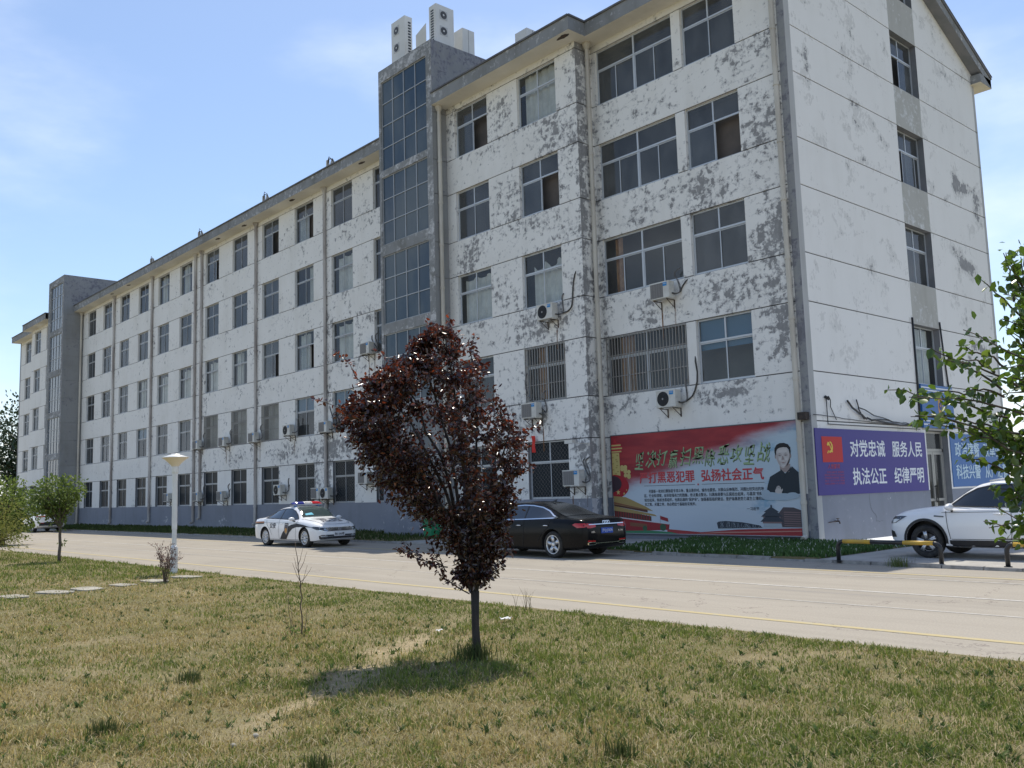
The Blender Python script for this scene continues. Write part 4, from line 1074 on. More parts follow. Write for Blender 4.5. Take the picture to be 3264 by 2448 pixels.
poly(mb, PB, [(-0.735, 2.5), (-0.76, 2.40), (-0.85, 2.27), (-0.95, 2.23), (-0.88, 2.30), (-0.80, 2.42)], 0.0105, 1)
# softer modelling of the face: brow, cheeks, chin, temples
for pts, d, mi in (
    ([(-1.19, 2.66), (-1.17, 2.50), (-1.12, 2.36), (-1.03, 2.26), (-1.06, 2.38), (-1.11, 2.52), (-1.13, 2.66)], 0.0095, 6),
    ([(-0.73, 2.66), (-0.76, 2.50), (-0.80, 2.38), (-0.88, 2.28), (-0.78, 2.34), (-0.73, 2.48)], 0.0105, 1),
    (ell(-1.06, 2.605, 0.075, 0.04, 16), 0.0098, 6), (ell(-0.86, 2.605, 0.075, 0.04, 16), 0.0098, 6),
    (ell(-1.05, 2.49, 0.06, 0.045, 16), 0.0098, 7), (ell(-0.855, 2.49, 0.055, 0.045, 16), 0.0098, 7),
    ([(-1.10, 2.76), (-0.84, 2.78), (-0.80, 2.70), (-0.96, 2.68), (-1.10, 2.70)], 0.0097, 7),
    ([(-1.03, 2.45), (-1.06, 2.38), (-1.045, 2.37), (-1.015, 2.45)], 0.0102, 6), ([(-0.90, 2.45), (-0.86, 2.38), (-0.875, 2.37), (-0.915, 2.45)], 0.0102, 6),
    (ell(-0.955, 2.30, 0.06, 0.028, 14), 0.0099, 7), (ell(-0.955, 2.345, 0.055, 0.010, 12), 0.0101, 6)):
    poly(mb, PB, pts, d, mi)
# hands pressed together: palms and fingers
for k, (dx, tilt) in enumerate(((0.0, 0.10), (0.075, -0.02))):
    bx = -1.24 + dx
    poly(mb, PB, [(bx - 0.05, 1.42), (bx + 0.09, 1.42), (bx + 0.10, 1.58), (bx + 0.04, 1.63), (bx - 0.05, 1.58)], 0.011 + 0.002 * k, 2)
    for j, L in enumerate((0.10, 0.125, 0.12, 0.09)):
        fx = bx - 0.045 + j * 0.033
        poly(mb, PB, [(fx, 1.56), (fx + 0.026, 1.565), (fx + 0.024 + tilt * 0.5, 1.58 + L), (fx + 0.006 + tilt * 0.5, 1.58 + L)], 0.012 + 0.002 * k, 2)
    poly(mb, PB, [(bx + 0.09, 1.50), (bx + 0.14, 1.58), (bx + 0.125, 1.62), (bx + 0.08, 1.57)], 0.012 + 0.002 * k, 2)
for i, (x, z, a, b) in enumerate(((-1.45, 1.40, 0.32, 0.12), (-1.05, 1.37, 0.40, 0.11), (-0.72, 1.40, 0.22, 0.10), (-1.62, 1.50, 0.16, 0.10))): poly(mb, PB, [(max(min(p[0], BX1 - 0.02), BX0), p[1]) for p in ell(x, z, a, b, 24)], 0.0155 + i * 0.0004, 5)
mb.build('portrait_print', [pr('jacket_print', (0.025, 0.035, 0.045)), pr('skin_shade_print', (0.32, 0.26, 0.24)), pr('skin_print', (0.52, 0.48, 0.45)), pr('hair_print', (0.018, 0.018, 0.02)), pr('lip_print', (0.28, 0.16, 0.15)), pr('cloud_print', (0.38, 0.46, 0.52)), pr('skin_mid_print', (0.42, 0.37, 0.35)), pr('skin_light_print', (0.58, 0.54, 0.51)), pr('brow_print', (0.10, 0.085, 0.08))], banner)

# ------------------------------------------------------------------ signs on the end wall
PS = lambda u, v, d: (0.03 + d, u, v)
MPURP, MBLUE = pr('purple_board', (0.036, 0.024, 0.215), 0.4), pr('blue_board', (0.03, 0.13, 0.36), 0.4)
MTXT2 = pr('pale_lettering', (0.52, 0.66, 0.74), 0.5)
MTXT = pr('white_lettering', (0.74, 0.76, 0.78), 0.5)
sg = empty('sign', (0.03, 3.7, 1.38), 0, 'purple slogan board with a red flag on the end wall', 'sign')
mb = MB(); mb.pbox(PS, 0.09, 7.25, 1.385, 3.35, -0.025, 0.0); mb.build('board', MPURP, sg)
mb = MB()
for s, a, b, c, d in (('对党忠诚', 2.08, 4.29, 2.52, 3.03), ('服务人民', 4.80, 6.92, 2.52, 3.03), ('执法公正', 2.13, 4.27, 1.66, 2.17), ('纪律严明', 4.82, 6.92, 1.66, 2.17)): mb = MB(); put_text(mb, s, PS, a, b, c, d, 0.004, 0.022); mb.build('lettering', MTXT, sg)
mb = MB(); mb.pbox(PS, 0.43, 1.6, 2.35, 3.11, 0.003, 0.006); fl = mb.build('flag', pr('flag_red', (0.52, 0.03, 0.03)), sg)
mb = MB()
ar = [(0.85 + 0.17 * math.cos(a), 2.80 + 0.17 * math.sin(a)) for a in np.linspace(2.1, 6.6, 20)][::-1]
ai = [(0.87 + 0.115 * math.cos(a), 2.825 + 0.125 * math.sin(a)) for a in np.linspace(2.0, 6.5, 20)]
sick = [(0.87 - 0.17 * math.sin(t), 2.80 + 0.17 * math.cos(t)) for t in np.linspace(-0.1, -3.5, 18)]
inn = [(0.85 - 0.12 * math.sin(t), 2.815 + 0.125 * math.cos(t)) for t in np.linspace(-3.3, -0.1, 18)]
poly(mb, PS, [(1.0 - 1 * 0.0, 0.0) if False else p for p in sick + inn], 0.009)
poly(mb, PS, [(0.70, 2.62), (0.735, 2.60), (0.80, 2.68), (0.77, 2.71)], 0.0095)
poly(mb, PS, [(0.80, 2.90), (0.83, 2.935), (1.03, 2.66), (1.00, 2.63)], 0.010); poly(mb, PS, [(0.70, 2.86), (0.76, 2.95), (0.86, 2.93), (0.78, 2.83)], 0.0105)
mb.build('flag_emblem', pr('emblem_yellow', (0.75, 0.55, 0.08)), fl)
mb = MB(); put_text(mb, '入党誓词', PS, 0.68, 1.38, 2.16, 2.30, 0.004, 0.02, shear=0.2)
OA = ['我志愿加入中国共产党，拥护党的纲领', '遵守党的章程，履行党员义务，执行党的决定', '严守党的纪律，保守党的秘密，对党忠诚', '积极工作，为共产主义奋斗终身，随时准备', '为党和人民牺牲一切，永不叛党']
for i, s in enumerate(OA): put_text(mb, s, PS, 0.47 + (0.14 if i == 0 else 0), 1.6, 2.03 - i * 0.085, 2.085 - i * 0.085, 0.004, 0.005)
mb.build('small_lettering', pr('small_red_lettering', (0.42, 0.05, 0.10)), sg)
sg2 = empty('sign', (0.03, 11.9, 1.46), 0, 'wide blue slogan board right of the glass door', 'sign')
mb = MB(); mb.pbox(PS, 9.27, 14.45, 1.46, 3.36, -0.025, 0.0); mb.build('board', MBLUE, sg2)
mb = MB()
for s, a, b, c, d in (('政治建警', 9.60, 11.72, 2.54, 3.05), ('改革强警', 12.12, 14.32, 2.54, 3.05), ('科技兴警', 9.58, 11.68, 1.74, 2.25), ('从严治警', 12.12, 14.32, 1.74, 2.25)): mb = MB(); put_text(mb, s, PS, a, b, c, d, 0.004, 0.02); mb.build('lettering', MTXT2, sg2)
PQ = lambda u, v, d: (0.10 + d, u, v)
sg3 = empty('sign', (0.08, 8.3, 3.52), 0, 'square blue sign box with white stripes and gold badge above the door', 'sign')
mb = MB(); mb.pbox(PQ, 7.10, 9.62, 3.52, 5.03, -0.09, 0.0); mb.build('board', MBLUE, sg3)
mb = MB()
for z in (4.90, 4.80, 3.74, 3.62): mb.pbox(PQ, 7.11, 9.61, z, z + 0.045, 0.002, 0.005)
mb.build('stripe', MTXT, sg3)
mb = MB(); poly(mb, PQ, [(8.36, 4.55), (8.52, 4.62), (8.68, 4.55), (8.70, 4.2), (8.64, 3.98), (8.52, 3.86), (8.40, 3.98), (8.34, 4.2)], 0.003, 0); poly(mb, PQ, ell(8.52, 4.3, 0.12, 0.14, 20), 0.006, 1); poly(mb, PQ, star(8.52, 4.32, 0.08), 0.009, 0)
mb.build('badge', [pr('badge_gold', (0.55, 0.30, 0.10)), pr('badge_blue', (0.05, 0.07, 0.25))], sg3)
# cable runs and stubs on the end wall
def wire(name, lab, pts, r, m=MBLACK, cat='cable'):
    mb = MB()
    for p, rr in (zip(pts, r) if hasattr(r, '__len__') else ((p, r) for p in pts)): mb.tube(p, rr, 6)
    return tag(mb.build(name, m, smooth=True), lab, cat)
RX = random.Random(8)
def sag(a, b, n=10, s=0.06, w=0.015):
    return [(a[0] + (b[0] - a[0]) * t + RX.uniform(0, w), a[1] + (b[1] - a[1]) * t, a[2] + (b[2] - a[2]) * t - s * math.sin(PI * t) + RX.uniform(-w, w)) for t in [i / n for i in range(n + 1)]]
wire('cable_bundle', 'tangle of black cables above the purple slogan board', [sag((0.06, 2.05, 4.2), (0.06, 3.2, 3.72), 8, 0.06, 0.03), sag((0.07, 3.2, 3.72), (0.06, 7.05, 3.60), 14, 0.08, 0.02), sag((0.09, 2.7, 4.02), (0.08, 7.0, 3.64), 14, 0.16, 0.03), sag((0.06, 3.5, 3.68), (0.06, 5.4, 3.62), 8, -0.06, 0.03), sag((0.05, 2.62, 4.28), (0.07, 3.0, 3.7), 6, 0.1, 0.02)], (0.03, 0.028, 0.018, 0.02, 0.02))
wire('cable', 'thin cable running from the corner box to the end door', [sag((0.04, 0.05, 3.75), (0.04, 9.0, 3.52), 20, 0.05, 0.012), [(0.04, 0.85, 4.25), (0.05, 0.84, 3.48), (0.05, 6.9, 3.46)]], (0.012, 0.014))
wire('cable', 'short looped cable hanging from a rusty stub near the building corner', [[(0.04, 0.78, 4.27), (0.12, 0.86, 4.30), (0.10, 0.98, 4.2), (0.05, 1.05, 4.0), (0.05, 1.35, 3.62)], [(0.03, 0.8, 4.3), (0.10, 0.92, 4.22)]], (0.014, 0.045))
wire('cable', 'black cable hanging down the right side of the lowest end window', [[(0.03, 9.22, 7.4), (0.05, 9.3, 6.2), (0.04, 9.5, 5.0)]], 0.03)
wire('cable', 'black cable hanging down the left side of the lowest end window', [[(0.03, 7.04, 7.35), (0.04, 7.02, 5.0), (0.04, 6.98, 3.6)]], 0.035)
mb = MB(); mb.box(-0.33, -0.06, -0.2, -0.003, 3.6, 3.82); tag(mb.build('junction_box', noisy('charred_box', (0.03, 0.028, 0.025), (0.07, 0.05, 0.04), 12, 0.8)), 'scorched black junction box high on the building corner', 'junction box')

tap = MB(); tap.tube([(0.0, 0.93, 0.62), (0.14, 0.93, 0.62), (0.16, 0.93, 0.55)], 0.022, 8); tap.tube([(0.10, 0.93, 0.62), (0.10, 0.93, 0.70)], 0.012, 6); tap.tube([(0.10, 0.85, 0.70), (0.10, 1.01, 0.70)], 0.010, 6); tap.tube([(0.02, 0.55, 0.60), (0.05, 0.93, 0.62)], 0.012, 6)
tag(tap.build('water_tap', MRUST, smooth=True), 'small dark water tap low on the blue grey end wall', 'tap')
ck = MB(); cp = [(3.10, 1.36), (3.12, 1.10), (3.16, 0.93), (3.22, 0.84), (3.42, 0.72), (3.48, 0.62), (3.42, 0.52), (3.70, 0.50), (3.95, 0.54)]
RY = random.Random(6); cq = []
for (a, b), (c, d) in zip(cp[:-1], cp[1:]):
    for k in range(4): t = k / 4; cq.append((a + (c - a) * t + RY.uniform(-.012, .012), b + (d - b) * t + RY.uniform(-.01, .01)))
for (a, b), (c, d) in zip(cq[:-1], cq[1:]): ck.quad((0.004, a - .006, b - .003), (0.004, a + .006, b + .003), (0.004, c + .006, d + .003), (0.004, c - .006, d - .003))
ck.build('wall_crack', newmat('crack_shadow', (0.07, 0.07, 0.075), 0.95), building)
# ------------------------------------------------------------------ air conditioner outdoor units
MAC = noisy('yellowed_white_casing', (0.66, 0.65, 0.60), (0.56, 0.54, 0.49), 2.5, 0.5)
MACG = newmat('grey_mesh_guard', (0.30, 0.29, 0.285), 0.6)
MACF = newmat('dark_fan', (0.02, 0.021, 0.024), 0.5)
MLAB = pr('blue_sticker', (0.04, 0.26, 0.58)); MLABW = pr('white_sticker_print', (0.7, 0.75, 0.8))
MHOSE = noisy('taped_hose', (0.22, 0.21, 0.20), (0.09, 0.085, 0.08), 6, 0.8)
MHOSEB = noisy('black_hose', (0.045, 0.043, 0.04), (0.09, 0.08, 0.07), 6, 0.7)
ACG = 'air conditioner outdoor units on the front walls'
def ac_proto(kind, w=0.80, h=0.55, dp=0.29):
    """origin: lower left front corner of the casing; +y goes to the wall"""
    r = empty('air_conditioner')
    c = MB(); c.box(0, w, 0, dp, 0, h); c.box(-0.006, w + 0.006, -0.006, dp + 0.006, h - 0.03, h + 0.008)
    c.box(0.02, 0.09, 0.03, dp - 0.03, -0.03, 0); c.box(w - 0.09, w - 0.02, 0.03, dp - 0.03, -0.03, 0)
    for i in range(7): c.box(w, w + 0.006, 0.03 + i * 0.033, 0.045 + i * 0.033, 0.28, 0.46)
    case = c.build('casing', MAC, r)
    fx, fz, fr = w * 0.36, h * 0.50, h * 0.44
    g = MB()
    if kind == 'fan':
        g.disc((fx, -0.004, fz), fr, n=30, mi=0)
        for q in range(1, 8): g.lathe([(fr * q / 7.6, -0.012), (fr * q / 7.6 + 0.004, -0.016), (fr * q / 7.6 + 0.008, -0.012)], (fx, 0, fz), 'y', 28, 0)
        for q in range(10): a = q * PI / 5; g.tube([(fx + 0.05 * math.cos(a), -0.014, fz + 0.05 * math.sin(a)), (fx + fr * math.cos(a + 0.3), -0.014, fz + fr * math.sin(a + 0.3))], 0.004, 4, 0)
        g.disc((fx, -0.02, fz), 0.035, n=14, mi=1)
    else:
        g.box(fx - fr - 0.02, fx + fr + 0.02, -0.008, 0.0, fz - fr, fz + fr, 2)
        for q in range(13): z = fz - fr + 0.02 + q * (2 * fr - 0.04) / 12; g.box(fx - fr - 0.01, fx + fr + 0.01, -0.016, -0.010, z, z + 0.010, 1)
        for q in range(5): x = fx - fr + 0.03 + q * (2 * fr - 0.06) / 4; g.box(x, x + 0.008, -0.013, -0.009, fz - fr + 0.01, fz + fr - 0.01, 1)
    g.build('fan_guard', [MACF, MACG, newmat('guard_shadow', (0.16, 0.155, 0.15), 0.7)], r)
    s = MB(); s.box(w * 0.70, w * 0.70 + 0.16, -0.010, -0.003, h * 0.72, h * 0.94, 0)
    put_text(s, 'Midea', lambda u, v, d: (u, -d, v), w * 0.70 + 0.015, w * 0.70 + 0.145, h * 0.83, h * 0.90, 0.013, 0.01, 1)
    s.build('sticker', [MLAB, MLABW], r)
    for x in (0.12, w - 0.14):
        b = MB(); b.box(x, x + 0.03, 0.0, dp + 0.15, -0.055, -0.032); b.box(x, x + 0.03, dp + 0.12, dp + 0.15, -0.33, -0.055)
        b.tube([(x + 0.015, 0.03, -0.05), (x + 0.015, dp + 0.13, -0.30)], 0.012, 4)
        b.build('bracket', MRUST, r)
    return r
AC_FAN, AC_MESH = ac_proto('fan'), ac_proto('mesh')
used_ac = {'fan': False, 'mesh': False}
def ac(kind, x, wall, z, label, hose=None, gap=0.15, sc=1.0, black=False):
    p = AC_FAN if kind == 'fan' else AC_MESH
    r = copy_tree(p) if used_ac[kind] else p
    used_ac[kind] = True
    r.location = (x, wall - 0.29 - gap, z)
    tag(r, label, 'air conditioner', ACG)
    if hose:
        h = MB(); y = 0.29 + gap - 0.03
        pts = [(0.81, 0.15, 0.14), (0.9, 0.22, 0.10), (0.97, y, 0.18)] + [(0.9 + a, y, b) for a, b in hose]
        # smooth the run
        q = [Vector(pts[0])]
        for i in range(len(pts) - 1):
            for t in (0.25, 0.75): q.append(Vector(pts[i]).lerp(Vector(pts[i + 1]), t))
        q.append(Vector(pts[-1])); q[-1].y += 0.05
        h.tube(q, 0.026, 7); h.build('refrigerant_hose', MHOSEB if black else MHOSE, r, smooth=True)
    return r
up = [(0.06, 0.5), (0.02, 0.75), (0.1, 0.9)]
ac('mesh', -43.95, YM, 5.08, 'air conditioner between the double drain pipes, second floor of the long wall', [(0.0, 0.55), (-0.2, 0.85), (0.05, 1.0)])
ac('mesh', -40.0, YM, 5.04, 'air conditioner on the second floor between the leftmost two barred windows of the long wall', up)
ac('mesh', -35.95, YM, 5.05, 'air conditioner overlapping a drain pipe between two barred windows', [(0.0, 0.4)])
ac('fan', -31.75, YM, 5.18, 'air conditioner with round dark fan right of the third barred window, upright hose above', up)
ac('mesh', -27.87, YM, 5.08, 'air conditioner across the drain pipe just left of the purple tree', [(-0.2, 0.8), (-0.5, 1.4)], black=True)
ac('mesh', -48.7, YM, 1.78, 'ground floor air conditioner half hidden behind the white lamp post', [(0, 0.6)])
ac('mesh', -43.83, YM, 1.75, 'ground floor air conditioner between the double drain pipes', [(-0.15, 0.5), (-0.2, 0.8)])
ac('mesh', -40.23, YM, 1.75, 'ground floor air conditioner with hooked hose, just right of the double drain pipes', [(-0.02, 0.4), (0.15, 0.7)])
ac('fan', -32.81, YM, 1.96, 'air conditioner jutting over a ground floor window, left of the police light bar', [(0.15, 0.55)])
ac('mesh', -28.68, YM, 1.70, 'left one of two touching air conditioners above the police car')
ac('fan', -27.78, YM, 1.69, 'right one of two touching air conditioners above the police car, with round dark fan', [(0.1, 0.3)])
ac('mesh', -24.15, YM, 2.36, 'ground floor air conditioner with sooty wall, nearest the stair tower on the long wall', [(0.2, -0.2), (0.5, -0.7)])
ac('mesh', -23.85, YM, 8.62, 'highest air conditioner of the long wall, beside the third floor next to the stair tower', [(-0.45, 0.7), (-0.45, 0.95)])
ac('fan', -10.08, YP, 8.0, 'air conditioner with a long looping hose under a torn curtain window', [(0.35, 0.2), (0.55, 0.4), (0.6, 1.1), (0.75, 1.6)], black=True)
ac('mesh', -11.1, YP, 4.45, 'air conditioner at the lower left of the barred window right of the purple tree', [(-0.9, 0.75), (-1.1, 1.3), (-1.0, 1.75)])
ac('mesh', -9.04, YP, 1.9, 'large ground floor air conditioner left of the red banner', [(-0.3, 0.8), (-0.2, 0.95)])
ac('mesh', -5.4, 0.0, 8.02, 'air conditioner with rust streaks, highest one on the wall above the banner', [(0.1, 0.3), (0.35, 0.55)], black=True)
ac('fan', -5.36, 0.0, 4.38, 'air conditioner with round fan just above the red banner, below the wide barred window', [(0.35, 0.35), (0.55, 0.9), (0.45, 1.6)], black=True)
# rust runs below the brackets
MRSTR = bpy.data.materials.new('rust_run'); MRSTR.use_nodes = True
_t = NT(MRSTR); _o = _t.t.nodes['Material Output']; _t.b.inputs['Base Color'].default_value = (0.24, 0.12, 0.055, 1); _t.b.inputs['Roughness'].default_value = 0.9
_tr = _t.n('BsdfTransparent'); _mx = _t.n('MixShader', {0: _t.rng(_t.noise(_t.pos((9, 9, 0.9)), 1.6, 5, 0.6), 0.38, 0.62, 0.05, 0.8)})
_t.t.links.new(_tr.outputs[0], _mx.inputs[1]); _t.t.links.new(_t.b.outputs[0], _mx.inputs[2]); _t.t.links.new(_mx.outputs[0], _o.inputs['Surface'])
for (x, wallY, z, L) in ((-5.27, 0, 7.7, 1.0), (-4.73, 0, 7.7, 0.9), (-23.7, YM, 8.3, 1.7), (-23.2, YM, 8.3, 1.5), (-9.5, YP, 7.6, 0.7), (-9.0, YP, 1.55, 0.45), (-8.3, YP, 1.55, 0.4), (-39.4, YM, 4.7, 0.9), (-39.8, YM, 4.7, 0.7), (-35.3, YM, 4.7, 0.8), (-10.4, YP, 4.1, 0.9), (-31.2, YM, 4.85, 0.7)):
    s = MB(); s.pbox(lambda u, v, d: (u, wallY - 0.004 - d, v), x - 0.022, x + 0.03, z - L, z, 0, 0.001); s.build('rust_stain', MRSTR, building)
# ------------------------------------------------------------------ big units on the tower roof
def rooftop(x, y, w, d, z0, h, label, fan_side, name='rooftop_unit', plain=False):
    r = empty(name, (x, y, z0), 0, label, 'rooftop air conditioner' if not plain else 'cabinet', None)
    c = MB(); c.box(0, w, 0, d, 0, h); c.build('casing', MAC2, r)
    if plain:
        s = MB(); s.box(w, w + 0.004, d * 0.48, d * 0.52, 0.02, h - 0.02); s.build('panel_seam', MACG, r); return r
    PF = (lambda u, v, dd: (u, -dd, v)) if fan_side == 'y' else (lambda u, v, dd: (w + dd, u, v))
    PL = (lambda u, v, dd: (w + dd, u, v)) if fan_side == 'y' else (lambda u, v, dd: (u, -dd, v))
    fw, lw = (w, d) if fan_side == 'y' else (d, w)
    for zc in (h * 0.84, h * 0.57):
        f = MB(); s = 0.21; uc = fw * (0.38 if fan_side == 'y' else 0.42)
        f.pbox(PF, uc - s, uc + s, zc - s, zc + s, 0.002, 0.012, 0)
        poly(f, PF, ell(uc, zc, 0.175, 0.175, 30), 0.016, 1); poly(f, PF, ell(uc, zc, 0.045, 0.045, 16), 0.024, 2)
        for q in range(1, 6): poly(f, PF, ell(uc, zc, 0.17 * q / 5.5 + 0.004, 0.17 * q / 5.5 + 0.004, 26) + ell(uc, zc, 0.17 * q / 5.5 - 0.002, 0.17 * q / 5.5 - 0.002, 26)[::-1], 0.02, 3)
        f.build('fan_guard', [MACS, MACF, MAC2, MACG], r)
    l = MB()
    for i in range(12): z = h * 0.40 + i * h * 0.045; a = lw * (0.25 if fan_side == 'x' else 0.45); l.pbox(PL, a, a + lw * (0.42 if fan_side == 'x' else 0.36), z, z + h * 0.026, 0.002, 0.006)
    l.build('louvre', MACF, r)
    return r
MAC2 = noisy('rooftop_casing', (0.70, 0.69, 0.65), (0.64, 0.63, 0.585), 1.2, 0.45); MACS = newmat('pale_guard_plate', (0.50, 0.50, 0.48), 0.5)
rooftop(-19.16, -1.3, 1.04, 0.42, 20.3, 3.06, 'left rooftop unit on the tower, two fans facing front', 'y')
rooftop(-16.42, -1.19, 0.50, 0.98, 20.3, 2.72, 'right rooftop unit on the tower corner, two fans facing the gable side', 'x')
rooftop(-16.75, 0.26, 0.85, 0.68, 20.3, 2.06, 'plain white cabinet without fans behind the right rooftop unit', 'x', 'rooftop_cabinet', True)
rooftop(-13.75, 1.45, 0.75, 0.7, 19.3, 2.25, 'pale cabinet peeping over the eaves right of the tower', 'x', 'rooftop_cabinet', True)
mb = MB(); mb.add([(-17.75, -0.95, 20.3), (-17.30, -0.70, 20.3), (-17.30, -0.70, 22.85), (-17.75, -0.95, 22.35)], [(0, 1, 2, 3)]); mb.add([(-17.77, -0.93, 20.3), (-17.32, -0.68, 20.3), (-17.32, -0.68, 22.85), (-17.77, -0.93, 22.35)], [(0, 1, 2, 3)])
tag(mb.build('sheet_panel', MAC2), 'thin white sheet panel standing behind the left rooftop unit', 'panel')
# wall lamp and red cloth near the entrance
fl = empty('wall_lamp', (-8.15, YP, 3.35), 0, 'small white floodlight on an arm left of the red banner', 'lamp')
mb = MB(); mb.tube([(0, 0, 0), (-0.05, -0.35, 0.02), (-0.15, -0.55, 0.03)], 0.012, 6); mb.lathe([(0.05, 0), (0.05, 0.02)], (0, -0.02, 0), 'y', 12); mb.build('arm', MPIPE, fl)
mb = MB(); mb.box(-0.52, -0.14, -0.66, -0.48, 0.02, 0.15); mb.build('lamp_head', MAC2, fl)
mb = MB(); n = 10
for i in range(n):
    a, b = i / n, (i + 1) / n
    mb.quad((-10.92 + 0.02 * math.sin(a * 9), YP - 0.12 - 0.03 * math.cos(a * 7), 3.80 - a * 0.62), (-10.76 + 0.02 * math.sin(a * 8), YP - 0.1, 3.80 - a * 0.62), (-10.76 + 0.02 * math.sin(b * 8), YP - 0.1, 3.80 - b * 0.62), (-10.92 + 0.02 * math.sin(b * 9), YP - 0.12 - 0.03 * math.cos(b * 7), 3.80 - b * 0.62))
tag(mb.build('red_cloth', pr('bright_red_cloth', (0.62, 0.03, 0.02)), smooth=True), 'narrow bright red cloth hanging by the window at the right edge of the purple tree', 'cloth')
# ------------------------------------------------------------------ cars
def pchip(xs, ys):
    xs = np.array(xs, float); ys = np.array(ys, float)
    h = np.diff(xs); d = np.diff(ys) / h
    m = np.zeros(len(xs)); m[0] = d[0]; m[-1] = d[-1]
    for i in range(1, len(xs) - 1):
        if d[i - 1] * d[i] > 0:
            w1, w2 = 2 * h[i] + h[i - 1], h[i] + 2 * h[i - 1]
            m[i] = (w1 + w2) / (w1 / d[i - 1] + w2 / d[i])
    def f(x):
        x = np.clip(x, xs[0], xs[-1]); i = int(np.clip(np.searchsorted(xs, x) - 1, 0, len(h) - 1))
        t = (x - xs[i]) / h[i]
        return float((1 + 2 * t) * (1 - t) ** 2 * ys[i] + t * (1 - t) ** 2 * h[i] * m[i] + t * t * (3 - 2 * t) * ys[i + 1] + t * t * (t - 1) * h[i] * m[i + 1])
    return f

def paint(name, col, rough=0.28, dust=0.0, spec=0.5, coat=0.6):
    m = newmat(name, col, rough, spec=spec, coat=coat); t = NT(m); t.b.inputs['Coat Roughness'].default_value = 0.06
    if dust:
        n = t.noise(t.pos(obj=True), 2.5, 5, 0.6); t.link(t.mix(t.rng(n, 0.3, 0.75, 0.0, dust), col, (0.30, 0.27, 0.22)), 'Base Color')
    return m
MTYRE = noisy('tyre_rubber', (0.022, 0.022, 0.023), (0.045, 0.043, 0.04), 12, 0.85, obj=True)
MCGLASS = newmat('dark_car_glass', (0.012, 0.014, 0.016), 0.04, spec=0.8); MCGLASS.node_tree.nodes['Principled BSDF'].inputs['Coat Weight'].default_value = 0.5
MWSHIELD = newmat('windscreen_glass', (0.045, 0.065, 0.065), 0.05, spec=0.8)
MCHROME = newmat('chrome', (0.78, 0.79, 0.80), 0.12, 1.0)
MRIM = newmat('alloy_rim', (0.62, 0.63, 0.64), 0.28, 0.75)
MRIMB = newmat('black_rim', (0.03, 0.03, 0.032), 0.35, 0.3)
MTRIM = newmat('black_trim', (0.02, 0.02, 0.021), 0.55)
MGAP = newmat('panel_gap', (0.012, 0.012, 0.013), 0.8)
MLAMP = newmat('clear_lamp', (0.42, 0.45, 0.48), 0.08, 0.25, spec=0.9)
MLAMPD = newmat('smoked_lamp', (0.06, 0.065, 0.075), 0.08, 0.2, spec=0.9)
MTAIL = newmat('red_lamp', (0.42, 0.012, 0.015), 0.12, spec=0.8)

